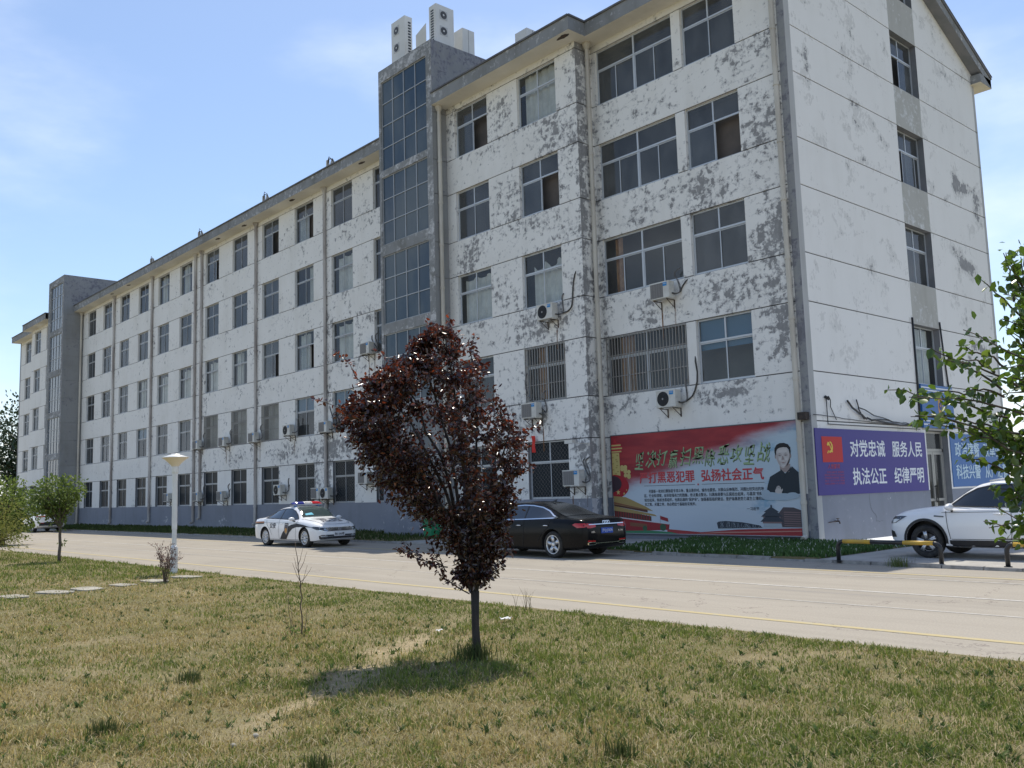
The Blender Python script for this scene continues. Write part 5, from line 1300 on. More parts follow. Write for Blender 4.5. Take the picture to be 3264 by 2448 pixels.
class Car:
    """lofted body (x forward, origin on the ground midway between the axles), details projected on its skin"""
    def __init__(s, name, S, mat, loc, rz, label):
        s.S = S; s.root = empty(name, loc, rz, label, 'car')
        s.mat = mat
        fz, fb, fwb, fw, fwr, fbot = (pchip(*S[k]) for k in ('top', 'belt', 'wbelt', 'wbody', 'wroof', 'bot'))
        x0, x1 = S['top'][0][0], S['top'][0][-1]
        xs = list(np.linspace(x0, x1, 76))
        xs = sorted(set([round(v, 4) for v in xs + [x0 + 0.012, x0 + 0.03, x1 - 0.012, x1 - 0.03]]))
        rings = []
        for x in xs:
            zt, zb, wb, w, wr, z0 = fz(x), fb(x), fwb(x), fw(x), fwr(x), fbot(x)
            zt = max(zt, zb + 0.004)
            crown = min(0.06, (zt - zb) * 0.5)
            zr = zt - crown
            half = [(0, z0), (w * 0.80, z0), (w * 0.955, z0 + 0.04), (w * 0.985, z0 + 0.14), (w, z0 + (zb - z0) * 0.45), (w * 0.995, z0 + (zb - z0) * 0.68), (w * 0.975, z0 + (zb - z0) * 0.86), (wb, zb - 0.012), (wb - 0.018, zb)]
            for t in (0.25, 0.5, 0.75): half.append((wb - 0.02 + (wr - wb + 0.02) * (t + 0.10 * t * (1 - t) * -1), zb + (zr - zb) * t))
            half += [(wr, zr), (wr * 0.93, zr + crown * 0.42), (wr * 0.75, zr + crown * 0.74), (wr * 0.4, zr + crown * 0.95), (0, zt)]
            ring = [(x, -y, z) for y, z in half] + [(x, y, z) for y, z in half[-2:0:-1]]
            rings.append(ring)
        m = len(rings[0]); vs = [p for r in rings for p in r]; fs = []
        for i in range(len(rings) - 1):
            for k in range(m):
                k2 = (k + 1) % m; fs.append((i * m + k, i * m + k2, (i + 1) * m + k2, (i + 1) * m + k))
        fs.append(tuple(range(m - 1, -1, -1))); fs.append(tuple((len(rings) - 1) * m + k for k in range(m)))
        full = bpy.data.meshes.new('car_skin'); full.from_pydata(vs, [], fs)
        bm = bmesh.new(); bm.from_mesh(full)
        bmesh.ops.recalc_face_normals(bm, faces=bm.faces[:]); bm.to_mesh(full)
        bmesh.ops.triangulate(bm, faces=bm.faces[:])
        s.bvh = BVHTree.FromBMesh(bm); bm.free()
        for mm in (mat, MTRIM): full.materials.append(mm)
        # cut the wheel arches
        cm = MB()
        wb2 = S['wheelbase'] / 2
        for x in (wb2, -wb2):
            for sg_ in (-1, 1):
                n = 36; R = S['arch']; y0, y1 = sg_ * (S['wid'] / 2 - 0.30), sg_ * (S['wid'] / 2 + 0.2)
                a = [(x + R * math.cos(2 * PI * k / n), y0, S['wr'] + 0.012 + R * math.sin(2 * PI * k / n)) for k in range(n)]
                b = [(p[0], y1, p[2]) for p in a]
                cm.add(a + b, [tuple(range(n)), tuple(range(2 * n - 1, n - 1, -1))] + [(k, k + n, (k + 1) % n + n, (k + 1) % n) for k in range(n)])
        cme = bpy.data.meshes.new('cut'); cme.from_pydata(cm.v, [], cm.f); cme.materials.append(MTRIM)
        bmc = bmesh.new(); bmc.from_mesh(cme); bmesh.ops.recalc_face_normals(bmc, faces=bmc.faces[:]); bmc.to_mesh(cme); bmc.free()
        ob = bpy.data.objects.new('tmp_body', full); oc = bpy.data.objects.new('tmp_cut', cme)
        COL.objects.link(ob); COL.objects.link(oc)
        md = ob.modifiers.new('b', 'BOOLEAN'); md.object = oc; md.operation = 'DIFFERENCE'; md.solver = 'EXACT'; md.material_mode = 'TRANSFER'
        dg = bpy.context.evaluated_depsgraph_get()
        me = bpy.data.meshes.new_from_object(ob.evaluated_get(dg))
        bpy.data.objects.remove(ob); bpy.data.objects.remove(oc)
        for p in me.polygons: p.use_smooth = True
        try: me.set_sharp_from_angle(angle=math.radians(38))
        except Exception: pass
        me.name = 'body'
        s.body = bpy.data.objects.new('body', me); COL.objects.link(s.body); s.body.parent = s.root
    def ray(s, o, d):
        h = s.bvh.ray_cast(Vector(o), Vector(d))
        return h[0], h[1]
    def proj(s, a, b, side, off):
        """a,b in the view's plane -> point on the skin.  side: 'r' (-y), 'l' (+y), 'f' front, 'b' back, 't' top"""
        o, d = {'r': ((a, -3, b), (0, 1, 0)), 'l': ((a, 3, b), (0, -1, 0)), 'f': ((5, a, b), (-1, 0, 0)), 'b': ((-5, a, b), (1, 0, 0)), 't': ((a, b, 4), (0, 0, -1))}[side]
        p, n = s.ray(o, d)
        if p is None: return None
        d = Vector(d)
        if n.dot(d) > 0: n = -n
        return p + (n * 0.6 - d * 0.4).normalized() * off
    def patch(s, mb, pts, side, off=0.006, mi=0, maxe=0.09, faces=None):
        """flat outline(s) draped over the body"""
        bm = bmesh.new()
        vv = [bm.verts.new((p[0], p[1], 0)) for p in pts]
        for f in (faces or [tuple(range(len(pts)))]):
            try: bm.faces.new([vv[i] for i in f])
            except ValueError: pass
        bmesh.ops.triangulate(bm, faces=bm.faces[:])
        for _ in range(6):
            es = [e for e in bm.edges if e.calc_length() > maxe]
            if not es: break
            bmesh.ops.subdivide_edges(bm, edges=es, cuts=1); bmesh.ops.triangulate(bm, faces=bm.faces[:])
        bm.verts.index_update()
        P = {}
        for v in bm.verts:
            q = s.proj(v.co.x, v.co.y, side, off)
            P[v.index] = q
        o = len(mb.v); idx = {}
        for k, q in P.items():
            if q is not None: idx[k] = o + len(idx); mb.v.append(tuple(q)); mb.at.append(0.0)
        for f in bm.faces:
            if all(v.index in idx for v in f.verts): mb.f.append(tuple(idx[v.index] for v in f.verts)); mb.m.append(mi)
        bm.free()
    def strip(s, mb, line, w, side, off=0.007, mi=0):
        """thin band along a polyline"""
        L = [Vector((a, b)) for a, b in line]
        pts = []
        for i in range(len(L) - 1):
            n = max(1, int((L[i + 1] - L[i]).length / 0.05))
            pts += [L[i].lerp(L[i + 1], k / n) for k in range(n)]
        pts.append(L[-1])
        A = []; B = []
        for i, p in enumerate(pts):
            t = (pts[min(i + 1, len(pts) - 1)] - pts[max(i - 1, 0)]).normalized(); nn = Vector((-t.y, t.x)) * w / 2
            A.append(s.proj(*(p + nn), side, off)); B.append(s.proj(*(p - nn), side, off))
        for i in range(len(pts) - 1):
            if None in (A[i], A[i + 1], B[i], B[i + 1]): continue
            mb.quad(A[i], A[i + 1], B[i + 1], B[i], mi)
    def text(s, mb, body, a0, a1, b0, b1, side, off=0.008, bold=0.02, mi=0, flip=False, xf=None):
        v, f = text_mesh(body); lo, hi = v.min(0), v.max(0)
        for k, (ox, oy) in enumerate(((-bold, 0), (bold, 0), (0, bold * 0.7))):
            pts = []
            for p in v:
                u = (p[0] + ox - lo[0]) / (hi[0] - lo[0]); w = (p[1] + oy - lo[1]) / (hi[1] - lo[1])
                if xf: pts.append(xf(u, w))
                else: pts.append(((a1 + (a0 - a1) * u) if flip else (a0 + (a1 - a0) * u), b0 + (b1 - b0) * w))
            s.patch(mb, pts, side, off + k * 0.0006, mi, 0.2, f)
    def part(s, name, fn, mats, parent=None, smooth=True, label=None):
        mb = MB(); fn(mb); o = mb.build(name, mats, parent or s.root, smooth=smooth)
        if label: o['label'] = label
        return o
    def wheels(s, style, rimmat):
        S = s.S
        for x in (S['wheelbase'] / 2, -S['wheelbase'] / 2):
            for sg_ in (-1, 1):
                y = sg_ * (S['wid'] / 2 - 0.035); R = S['wr']; rr = S['rim']
                def T(mb, k=sg_):
                    W2 = 0.215
                    prof = [(rr, -0.02), (rr + 0.02, 0.0), (R - 0.05, 0.008), (R - 0.015, -0.012), (R, -0.04), (R, -W2 + 0.04), (R - 0.02, -W2), (rr, -W2)]
                    mb.lathe([(r, h * k) for r, h in prof], (x, y, R), 'y', 40)
                w = s.part('wheel', T, MTYRE)
                def RIM(mb, k=sg_):
                    mb.lathe([(rr + 0.004, 0.0), (rr - 0.012, 0.004 * k), (rr - 0.02, -0.02 * k), (rr - 0.028, -0.10 * k)], (x, y, R), 'y', 40, 0)
                    n = {'ten': 10, 'five': 5, 'twin': 5}[style]
                    for i in range(n):
                        a = 2 * PI * i / n + 0.2
                        offs = ((-0.020,), (0.0,), )[0:1] if False else {'ten': (0.0,), 'five': (0.0,), 'twin': (-0.085, 0.085)}[style]
                        for o_ in offs:
                            wi, wo = {'ten': (0.020, 0.030), 'five': (0.040, 0.050), 'twin': (0.017, 0.019)}[style]
                            r0, r1 = 0.05, rr - 0.012
                            da = 0.06 if style == 'five' else 0.03
                            ca, sa = math.cos(a + o_), math.sin(a + o_); cb, sb = math.cos(a + o_ * 1.25 + da * 0.0), math.sin(a + o_ * 1.25 + da * 0.0)
                            pA, pB = Vector((r0 * ca, r0 * sa)), Vector((r1 * cb, r1 * sb)); t = (pB - pA).normalized(); nn = Vector((-t.y, t.x))
                            q = [pA + nn * wi, pA - nn * wi, pB - nn * wo, pB + nn * wo]
                            vs = [(x + p.x, y - 0.012 * k + (0.012 * k if j in (2, 3) else 0), R + p.y) for j, p in enumerate(q)] + [(x + p.x, y - 0.045 * k, R + p.y) for p in q]
                            mb.add(vs, [(0, 1, 2, 3), (0, 4, 5, 1), (1, 5, 6, 2), (2, 6, 7, 3), (3, 7, 4, 0)], 1 if style == 'twin' else 0)
                    mb.lathe([(0.0, -0.004 * k), (0.03, -0.004 * k), (0.062, -0.012 * k), (0.065, -0.05 * k)], (x, y, R), 'y', 18, 0)
                    for i in range(5): a = 2 * PI * i / 5 + 0.5; mb.disc((x + 0.05 * math.cos(a), y - 0.003 * k, R + 0.05 * math.sin(a)), 0.008, 'y', 8, 2)
                    mb.lathe([(0.0, -0.13 * k), (rr - 0.03, -0.13 * k)], (x, y, R), 'y', 24, 2)
                    mb.lathe([(0.06, -0.085 * k), (rr * 0.72, -0.085 * k)], (x, y, R), 'y', 24, 3)
                s.part('rim', RIM, [rimmat, MRIM, MBLACK, newmat('brake_disc', (0.10, 0.10, 0.105), 0.5, 0.5)], w)
    def mirror(s, x, z, sg_, mat, sz=1.0):
        def f(mb):
            c = Vector((x, sg_ * (s.S['wid'] / 2 + 0.085), z)); vs = []; n1, n2 = 10, 14
            for i in range(n1 + 1):
                t = PI * i / n1
                for j in range(n2):
                    a = 2 * PI * j / n2
                    vx = 0.085 * sz * math.sin(t) * math.cos(a); vz = 0.075 * sz * math.sin(t) * math.sin(a); vy = 0.12 * sz * math.cos(t)
                    if vx < 0: vx *= 0.55
                    vs.append((c.x + vx, c.y + vy, c.z + vz * (1.0 if vz > 0 else 0.8)))
            fs = [(i * n2 + j, i * n2 + (j + 1) % n2, (i + 1) * n2 + (j + 1) % n2, (i + 1) * n2 + j) for i in range(n1) for j in range(n2)]
            mb.add(vs, fs, 0)
            mb.tube([(x + 0.02, sg_ * (s.S['wid'] / 2 - 0.12), z - 0.10), (x + 0.01, sg_ * (s.S['wid'] / 2 - 0.01), z - 0.07), (x, sg_ * (s.S['wid'] / 2 + 0.07), z - 0.04)], 0.028, 6, 1)
        s.part('mirror', f, [mat, MTRIM])
    def handle(s, x, z, side, mat, w=0.20):
        def f(mb):
            sg_ = -1 if side == 'r' else 1
            y = s.proj(x, z, side, 0.0).y
            for dx in (-w / 2 + 0.02, w / 2 - 0.02): mb.tube([(x + dx, y, z), (x + dx, y + sg_ * 0.035, z)], 0.010, 6)
            mb.tube([(x - w / 2, y + sg_ * 0.032, z), (x, y + sg_ * 0.042, z + 0.004), (x + w / 2, y + sg_ * 0.032, z)], [0.010, 0.015, 0.010], 8)
        s.part('door_handle', f, mat)
    def plate(s, side, z, wd, ht, mat, tmat, txt, yc=0.0):
        q = s.proj(yc, z, side, 0.0); sgn = 1 if side == 'f' else -1
        P = lambda u, v, d: (q.x + sgn * (0.018 + d), sgn * u + yc, v)
        def f(mb):
            mb.pbox(P, -wd / 2, wd / 2, z - ht / 2, z + ht / 2, -0.02, 0.0, 0)
            put_text(mb, txt, P, -wd / 2 + 0.025, wd / 2 - 0.025, z - ht / 2 + 0.022, z + ht / 2 - 0.022, 0.003, 0.01, 1)
        s.part('number_plate', f, [mat, tmat], smooth=False)
def ring(mb, P, cu, cv, r, w, d, mi=0, n=30, ry=None):
    ry = ry or r
    for i in range(n):
        a, b = 2 * PI * i / n, 2 * PI * (i + 1) / n
        pts = [(cu + (r + w) * math.cos(a), cv + (ry + w) * math.sin(a)), (cu + (r + w) * math.cos(b), cv + (ry + w) * math.sin(b)), (cu + (r - w) * math.cos(b), cv + (ry - w) * math.sin(b)), (cu + (r - w) * math.cos(a), cv + (ry - w) * math.sin(a))]
        mb.add([P(*p, d) for p in pts], [(0, 1, 2, 3)], mi)

def saloon_spec(L, wid, h, wbase, front, wr):
    xr, xf = -(L - front - wbase / 2), wbase / 2 + front
    w = wid / 2
    X = lambda t: xr + (xf - xr) * t                       # t = 0 rear .. 1 front
    return dict(wheelbase=wbase, wid=wid, wr=wr, rim=wr * 0.69, arch=wr + 0.045, xr=xr, xf=xf, X=X,
        top=([xr, X(.012), X(.04), X(.09), X(.155), X(.20), X(.27), X(.34), X(.42), X(.50), X(.56), X(.62), X(.675), X(.715), X(.76), X(.85), X(.93), X(.975), X(.992), xf],
             [0.80, 0.955, 1.025, 1.045, 1.085, 1.15, 1.285, 1.395, h - .018, h, h - .012, h - .085, 1.215, 1.07, 1.02, .965, .87, .775, .71, .60]),
        belt=([xr, X(.012), X(.04), X(.16), X(.4), X(.62), X(.70), X(.78), X(.88), X(.95), X(.985), xf], [0.78, 0.92, 0.985, 1.015, 0.985, 0.945, 0.93, 0.91, 0.855, 0.785, 0.70, 0.58]),
        wbelt=([xr, X(.012), X(.05), X(.15), X(.35), X(.65), X(.75), X(.88), X(.95), X(.985), xf], [w * .68, w * .80, w * .88, w * .925, w * .955, w * .955, w * .94, w * .89, w * .80, w * .70, w * .56]),
        wbody=([xr, X(.012), X(.05), X(.12), X(.25), X(.75), X(.87), X(.94), X(.98), xf], [w * .74, w * .87, w * .945, w * .985, w, w, w * .985, w * .92, w * .80, w * .62]),
        wroof=([xr, X(.012), X(.06), X(.16), X(.24), X(.33), X(.5), X(.60), X(.66), X(.71), X(.76), X(.88), X(.96), xf], [w * .60, w * .70, w * .80, w * .80, w * .70, w * .635, w * .635, w * .645, w * .70, w * .80, w * .84, w * .78, w * .62, w * .46]),
        bot=([xr, X(.03), X(.12), X(.2), X(.8), X(.93), xf], [.34, .25, .21, .19, .19, .20, .27]))

# ---- the police saloon
MPW = paint('police_white', (0.78, 0.79, 0.80), 0.25)
S_ = saloon_spec(4.87, 1.832, 1.472, 2.90, 0.93, 0.335); X = S_['X']
car = Car('police_car', S_, MPW, (-17.27, -6.87, 0.0), 0.018, 'white police saloon with red and blue roof light bar parked facing right')
def side_glass(c, side, pts, pillar=None):
    c.part('side_window', lambda mb: c.patch(mb, pts, side, 0.006), MCGLASS)
SW = [(X(.205), 1.035), (X(.215), 1.075), (X(.27), 1.215), (X(.33), 1.305), (X(.40), 1.362), (X(.48), 1.38), (X(.545), 1.365), (X(.605), 1.285), (X(.655), 1.155), (X(.70), 1.0), (X(.64), 0.985), (X(.45), 1.01)]
for sd in ('r', 'l'):
    side_glass(car, sd, SW)
    car.part('window_trim', lambda mb, sd=sd: (car.strip(mb, [(X(.44), 1.015), (X(.445), 1.375)], 0.05, sd, 0.010, 0), car.strip(mb, SW + SW[:1], 0.022, sd, 0.011, 0)), [MTRIM])
    car.part('door_gap', lambda mb, sd=sd: (car.strip(mb, [(X(.705), .96), (X(.695), .6), (X(.69), .27)], 0.012, sd), car.strip(mb, [(X(.44), 1.0), (X(.435), .6), (X(.445), .27)], 0.012, sd), car.strip(mb, [(X(.235), 1.03), (X(.25), .8), (X(.30), .62), (X(.33), .42)], 0.012, sd), car.strip(mb, [(X(.235), .26), (X(.78), .26)], 0.014, sd), car.strip(mb, [(X(.80), .77), (X(.73), .83), (X(.66), .86), (X(.45), .865), (X(.2), .875), (X(.06), .87)], 0.008, sd)), MGAP)
    for hx in (.475, .275): car.handle(X(hx), .83 if hx > .4 else .845, sd, MPW)
    car.part('livery', lambda mb, sd=sd: (
        car.patch(mb, [(X(.55), .275), (X(.455), .275), (X(.495), .50), (X(.55), .68), (X(.62), .80), (X(.70), .845), (X(.80), .80), (X(.87), .74), (X(.93), .70), (X(.86), .715), (X(.77), .72), (X(.70), .715), (X(.645), .655), (X(.60), .52)], sd, 0.008, 0),
        car.patch(mb, [(X(.015), .84), (X(.03), .90), (X(.20), .915), (X(.20), .865), (X(.03), .845)], sd, 0.009, 1), car.patch(mb, [(X(.015), .80), (X(.03), .845), (X(.20), .865), (X(.20), .825), (X(.03), .80)], sd, 0.009, 0)),
        [pr('livery_dark', (0.014, 0.015, 0.022), 0.5), pr('livery_orange', (0.38, 0.13, 0.04), 0.35)])
    def shield(mb, sd=sd):
        cx, cz = X(.555), .66
        oc = [(-.13, .17), (-.07, .215), (0, .20), (.07, .215), (.13, .17), (.145, -.02), (.11, -.15), (0, -.26), (-.11, -.15), (-.145, -.02)]
        car.patch(mb, [(cx + a, cz + b) for a, b in oc], sd, 0.011, 0, 0.06)
        car.patch(mb, [(cx + a * .80, cz + b * .82) for a, b in oc], sd, 0.014, 1, 0.06)
        car.patch(mb, [(cx + a * .70, cz + b * .72) for a, b in oc], sd, 0.017, 2, 0.06)
        car.patch(mb, [(cx + a, cz + b) for a, b in ((-.08, -.03), (0, .03), (.08, -.03), (.07, -.12), (0, -.17), (-.07, -.12))], sd, 0.020, 3, 0.06)
    car.part('badge', shield, [pr('badge_rim_dark', (0.03, 0.03, 0.06), 0.3), pr('badge_cream', (0.62, 0.58, 0.48), 0.3), pr('badge_navy', (0.05, 0.045, 0.07), 0.3), pr('badge_orange', (0.50, 0.24, 0.05), 0.3)])
    car.part('lettering', lambda mb, sd=sd: car.text(mb, '公安', X(.30), X(.39), .66, .86, sd, 0.010, 0.035, 0, flip=(sd == 'l')), pr('dark_lettering', (0.02, 0.02, 0.03), 0.4))
    car.mirror(X(.665), 1.005, -1 if sd == 'r' else 1, MPW)
WSX = [(X(.575), -.53), (X(.575), .53), (X(.64), .60), (X(.712), .66), (X(.718), 0.35), (X(.722), 0), (X(.718), -.35), (X(.712), -.66), (X(.64), -.60)]
ws = car.part('windscreen', lambda mb: car.patch(mb, WSX, 't', 0.006), MWSHIELD)
car.part('dash_mat', lambda mb: car.patch(mb, [(X(.695), -.50), (X(.695), -.16), (X(.675), -.20), (X(.68), -.48)], 't', 0.010), pr('cyan_mat', (0.06, 0.42, 0.58)), ws)
car.part('rear_window', lambda mb: car.patch(mb, [(X(.175), -.62), (X(.175), .62), (X(.30), .53), (X(.345), .52), (X(.345), -.52), (X(.30), -.53)], 't', 0.006), MCGLASS)
car.part('bonnet_gap', lambda mb: (car.strip(mb, [(X(.725), -.74), (X(.85), -.70), (X(.955), -.55), (X(.968), 0), (X(.955), .55), (X(.85), .70), (X(.725), .74)], 0.012, 't')), MGAP)
def hood_text(mb):
    xf = lambda a0, a1, b0, b1: (lambda u, w: (a0 + (a1 - a0) * w, b0 + (b1 - b0) * u))
    car.text(mb, '警 察', 0, 0, 0, 0, 't', 0.008, 0.03, 0, xf=xf(X(.80), X(.855), -.42, .42))
    car.text(mb, 'POLICE', 0, 0, 0, 0, 't', 0.008, 0.03, 0, xf=xf(X(.865), X(.905), -.40, .40))
def hood_text2(mb):
    # read from the front of the car: top of the letters towards the windscreen
    car.text(mb, '警 察', 0, 0, 0, 0, 't', 0.008, 0.03, 0, xf=lambda u, w: (X(.865) - (X(.865) - X(.80)) * w, -.42 + .84 * u))
    car.text(mb, 'POLICE', 0, 0, 0, 0, 't', 0.008, 0.03, 0, xf=lambda u, w: (X(.92) - (X(.92) - X(.878)) * w, -.40 + .80 * u))
car.part('bonnet_lettering', hood_text2, pr('hood_lettering', (0.10, 0.10, 0.12), 0.4))
car.part('grille', lambda mb: (car.patch(mb, [(-.50, .565), (.50, .565), (.52, .66), (.50, .695), (-.50, .695), (-.52, .66)], 'f', 0.008, 0), [car.strip(mb, [(-.52, z), (.52, z)], 0.012, 'f', 0.014, 1) for z in (.59, .625, .66, .69)]), [MTRIM, MCHROME])
for sg_ in (-1, 1):
    car.part('headlight', lambda mb, k=sg_: (car.patch(mb, [(k * a, b) for a, b in ((.46, .575), (.60, .575), (.74, .62), (.80, .70), (.74, .705), (.56, .69), (.46, .685))], 'f', 0.010, 0), car.patch(mb, [(k * a, b) for a, b in ((.52, .60), (.60, .60), (.62, .66), (.53, .665))], 'f', 0.015, 1), car.strip(mb, [(k * .46, .57), (k * .62, .572), (k * .76, .615)], 0.014, 'f', 0.016, 2)), [MLAMPD, MLAMP, MCHROME])
    car.part('headlight_side', lambda mb, k=sg_: car.patch(mb, [(X(.985), .60), (X(.955), .62), (X(.90), .705), (X(.925), .735), (X(.96), .725), (X(.985), .68)], 'r' if k < 0 else 'l', 0.009), MLAMPD)
    car.part('fog_light', lambda mb, k=sg_: car.patch(mb, [(k * a, b) for a, b in ((.48, .365), (.70, .365), (.73, .42), (.50, .42))], 'f', 0.012), MLAMP)
    car.part('tail_light', lambda mb, k=sg_: car.patch(mb, [(X(.008), .80), (X(.07), .815), (X(.07), .88), (X(.02), .93)], 'r' if k < 0 else 'l', 0.008), MTAIL)
car.part('bumper_intake', lambda mb: (car.patch(mb, [(-.74, .30), (.74, .30), (.76, .40), (.70, .44), (-.70, .44), (-.76, .40)], 'f', 0.007, 0), car.strip(mb, [(-.70, .385), (.70, .385)], 0.016, 'f', 0.012, 1), car.strip(mb, [(-.72, .285), (.72, .285)], 0.022, 'f', 0.012, 1)), [MTRIM, MCHROME])
q = car.proj(0, .63, 'f', 0.0)
PF_ = lambda u, v, d: (q.x + 0.028 + d, u, v)
def vw(mb):
    ring(mb, PF_, 0, .635, .058, .006, 0.0, 0)
    for a, b in (((-.03, .685), (0, .645)), ((0, .645), (.03, .685)), ((-.048, .665), (-.022, .588)), ((-.022, .588), (0, .632)), ((0, .632), (.022, .588)), ((.022, .588), (.048, .665))): mb.tube([PF_(*a, 0.002), PF_(*b, 0.002)], 0.006, 5, 0)
    mb.add([PF_(.055 * math.cos(t), .635 + .055 * math.sin(t), -0.004) for t in np.linspace(0, 2 * PI, 24, endpoint=False)], [tuple(range(24))], 1)
car.part('emblem', vw, [MCHROME, MTRIM])
car.plate('f', .46, .44, .14, pr('white_plate', (0.72, 0.73, 0.74), 0.4), pr('plate_black', (0.03, 0.03, 0.05), 0.5), '鲁E·2068警')
car.wheels('ten', MRIM)
lb = MB()
zr = S_['top'][1][9] + 0.055; xb = X(.53)
for s0, s1, mi in ((-.62, -.17, 0), (-.17, .17, 2), (.17, .62, 1)):
    n = 10
    prof = lambda t: 1.0 if abs(t) < .4 else max(0.25, math.sqrt(max(0.0, 1 - ((abs(t) - .4) / .24) ** 2)))
    for i in range(n):
        a, b = s0 + (s1 - s0) * i / n, s0 + (s1 - s0) * (i + 1) / n
        for k in range(10):
            t0, t1 = PI * k / 10, PI * (k + 1) / 10
            V = lambda y, t: (xb + 0.15 * math.cos(t) * (0.55 + 0.45 * prof(y)) - 0.09 * abs(y) ** 1.5, y, zr + 0.105 * math.sin(t) * prof(y))
            lb.quad(V(a, t0), V(b, t0), V(b, t1), V(a, t1), mi)
lbo = lb.build('light_bar', [newmat('red_lens', (0.50, 0.01, 0.02), 0.12, spec=0.8), newmat('blue_lens', (0.01, 0.02, 0.22), 0.12, spec=0.8), pr('white_lens', (0.72, 0.70, 0.68), 0.2)], car.root, smooth=True)
# blue is on the car's right-hand (viewer) end, red on the far end
lbo.data.materials[0], lbo.data.materials[1] = lbo.data.materials[1], lbo.data.materials[0]
mb = MB(); mb.box(xb - 0.17, xb + 0.14, -.60, .60, zr - 0.03, zr - 0.001, 0); mb.box(xb - 0.08, xb + 0.08, -.50, -.44, zr - 0.09, zr - 0.03, 1); mb.box(xb - 0.08, xb + 0.08, .44, .50, zr - 0.09, zr - 0.03, 1)
mb.build('light_bar_base', [pr('bar_silver', (0.5, 0.52, 0.55), 0.35), pr('bar_blue', (0.08, 0.22, 0.55), 0.4)], lbo)
mb = MB(); put_text(mb, 'POLICE', lambda u, v, d: (xb + 0.13 - (v - zr) * 0.35 + 0.02, u, v), -.13, .13, zr + 0.03, zr + 0.075, 0, 0.02); mb.build('bar_lettering', MTRIM, lbo)

# ---- the black saloon, seen from behind
MBK = paint('dusty_black_paint', (0.005, 0.005, 0.006), 0.22, 0.004, 0.15, 0.05)
S2 = saloon_spec(5.05, 1.886, 1.475, 3.02, 0.92, 0.352); X2 = S2['X']; X = X2
car2 = Car('black_car', S2, MBK, (-5.03, -6.33, 0.0), PI, 'black executive saloon seen from behind, parked in front of the red banner')
SW2 = [(X(.195), 1.04), (X(.235), 1.10), (X(.28), 1.215), (X(.34), 1.315), (X(.41), 1.365), (X(.48), 1.38), (X(.545), 1.365), (X(.605), 1.285), (X(.655), 1.155), (X(.70), 1.0), (X(.64), 0.985), (X(.45), 1.005)]
for sd in ('r', 'l'):
    car2.part('side_window', lambda mb, sd=sd: car2.patch(mb, SW2, sd, 0.006), MCGLASS)
    car2.part('window_trim', lambda mb, sd=sd: car2.strip(mb, SW2 + SW2[:1], 0.026, sd, 0.012, 0), MCHROME)
    car2.part('window_pillar', lambda mb, sd=sd: car2.strip(mb, [(X(.44), 1.02), (X(.445), 1.37)], 0.05, sd, 0.010), MTRIM)
    car2.part('door_gap', lambda mb, sd=sd: (car2.strip(mb, [(X(.44), 1.0), (X(.435), .6), (X(.445), .27)], 0.012, sd), car2.strip(mb, [(X(.235), 1.03), (X(.25), .8), (X(.30), .62), (X(.33), .42)], 0.012, sd), car2.strip(mb, [(X(.7), .96), (X(.69), .27)], 0.012, sd)), MGAP)
    for hx in (.475, .265): car2.handle(X(hx), .845, sd, MCHROME)
    car2.mirror(X(.665), 1.005, -1 if sd == 'r' else 1, MBK)
    car2.part('tail_light', lambda mb, sd=sd: car2.patch(mb, [(X(.002), .80), (X(.045), .79), (X(.075), .87), (X(.06), .905), (X(.012), .905)], sd, 0.009), MTAIL)
for k in (-1, 1):
    car2.part('rear_lamp', lambda mb, k=k: (car2.patch(mb, [(k * a, b) for a, b in ((.42, .80), (.62, .775), (.72, .78), (.72, .90), (.42, .87))], 'b', 0.012)), MTAIL)
    car2.part('rear_reflector', lambda mb, k=k: car2.strip(mb, [(k * .45, .44), (k * .72, .45)], 0.035, 'b', 0.012), MTAIL)
    car2.part('exhaust_tip', lambda mb, k=k: car2.strip(mb, [(k * a, b) for a, b in ((.42, .385), (.46, .355), (.68, .355), (.72, .385), (.68, .415), (.46, .415), (.42, .385))], 0.014, 'b', 0.013), MCHROME)
car2.part('rear_window', lambda mb: car2.patch(mb, [(X(.165), -.64), (X(.165), .64), (X(.29), .55), (X(.345), .53), (X(.345), -.53), (X(.29), -.55)], 't', 0.006), newmat('dusty_dark_glass', (0.035, 0.033, 0.03), 0.2, spec=0.7))
car2.part('windscreen', lambda mb: car2.patch(mb, [(X(.575), -.53), (X(.575), .53), (X(.712), .66), (X(.722), 0), (X(.712), -.66)], 't', 0.006), MCGLASS)
car2.part('chrome_strip', lambda mb: (car2.strip(mb, [(-.66, .865), (.66, .865)], 0.02, 'b', 0.02)), MCHROME)
car2.part('bumper_strip', lambda mb: (car2.strip(mb, [(-.42, .385), (.42, .385)], 0.012, 'b', 0.016)), MCHROME)
q2 = car2.proj(0, .93, 'b', 0.0)
PR_ = lambda u, v, d: (q2.x - 0.022 - d + (v - .93) * 0.30, -u, v)
car2.part('emblem', lambda mb: [ring(mb, PR_, -.09 + .06 * i, .912, .038, .007, 0.004 + 0.002 * i) for i in range(4)], MCHROME, smooth=False)
car2.plate('b', .70, .44, .14, pr('blue_plate', (0.03, 0.09, 0.42), 0.4), pr('plate_white', (0.72, 0.74, 0.78), 0.5), '沪Q·JT676')
PR2 = lambda u, v, d: (q2.x - 0.035 - d, -u, v)
mbx = MB(); put_text(mbx, 'A6L', PR2, -.60, -.46, .655, .70, 0.03, 0.02); put_text(mbx, '45 TFSI', PR2, .42, .60, .66, .70, 0.03, 0.02); mbx.build('model_badge', MCHROME, car2.root)
car2.wheels('five', MRIM)
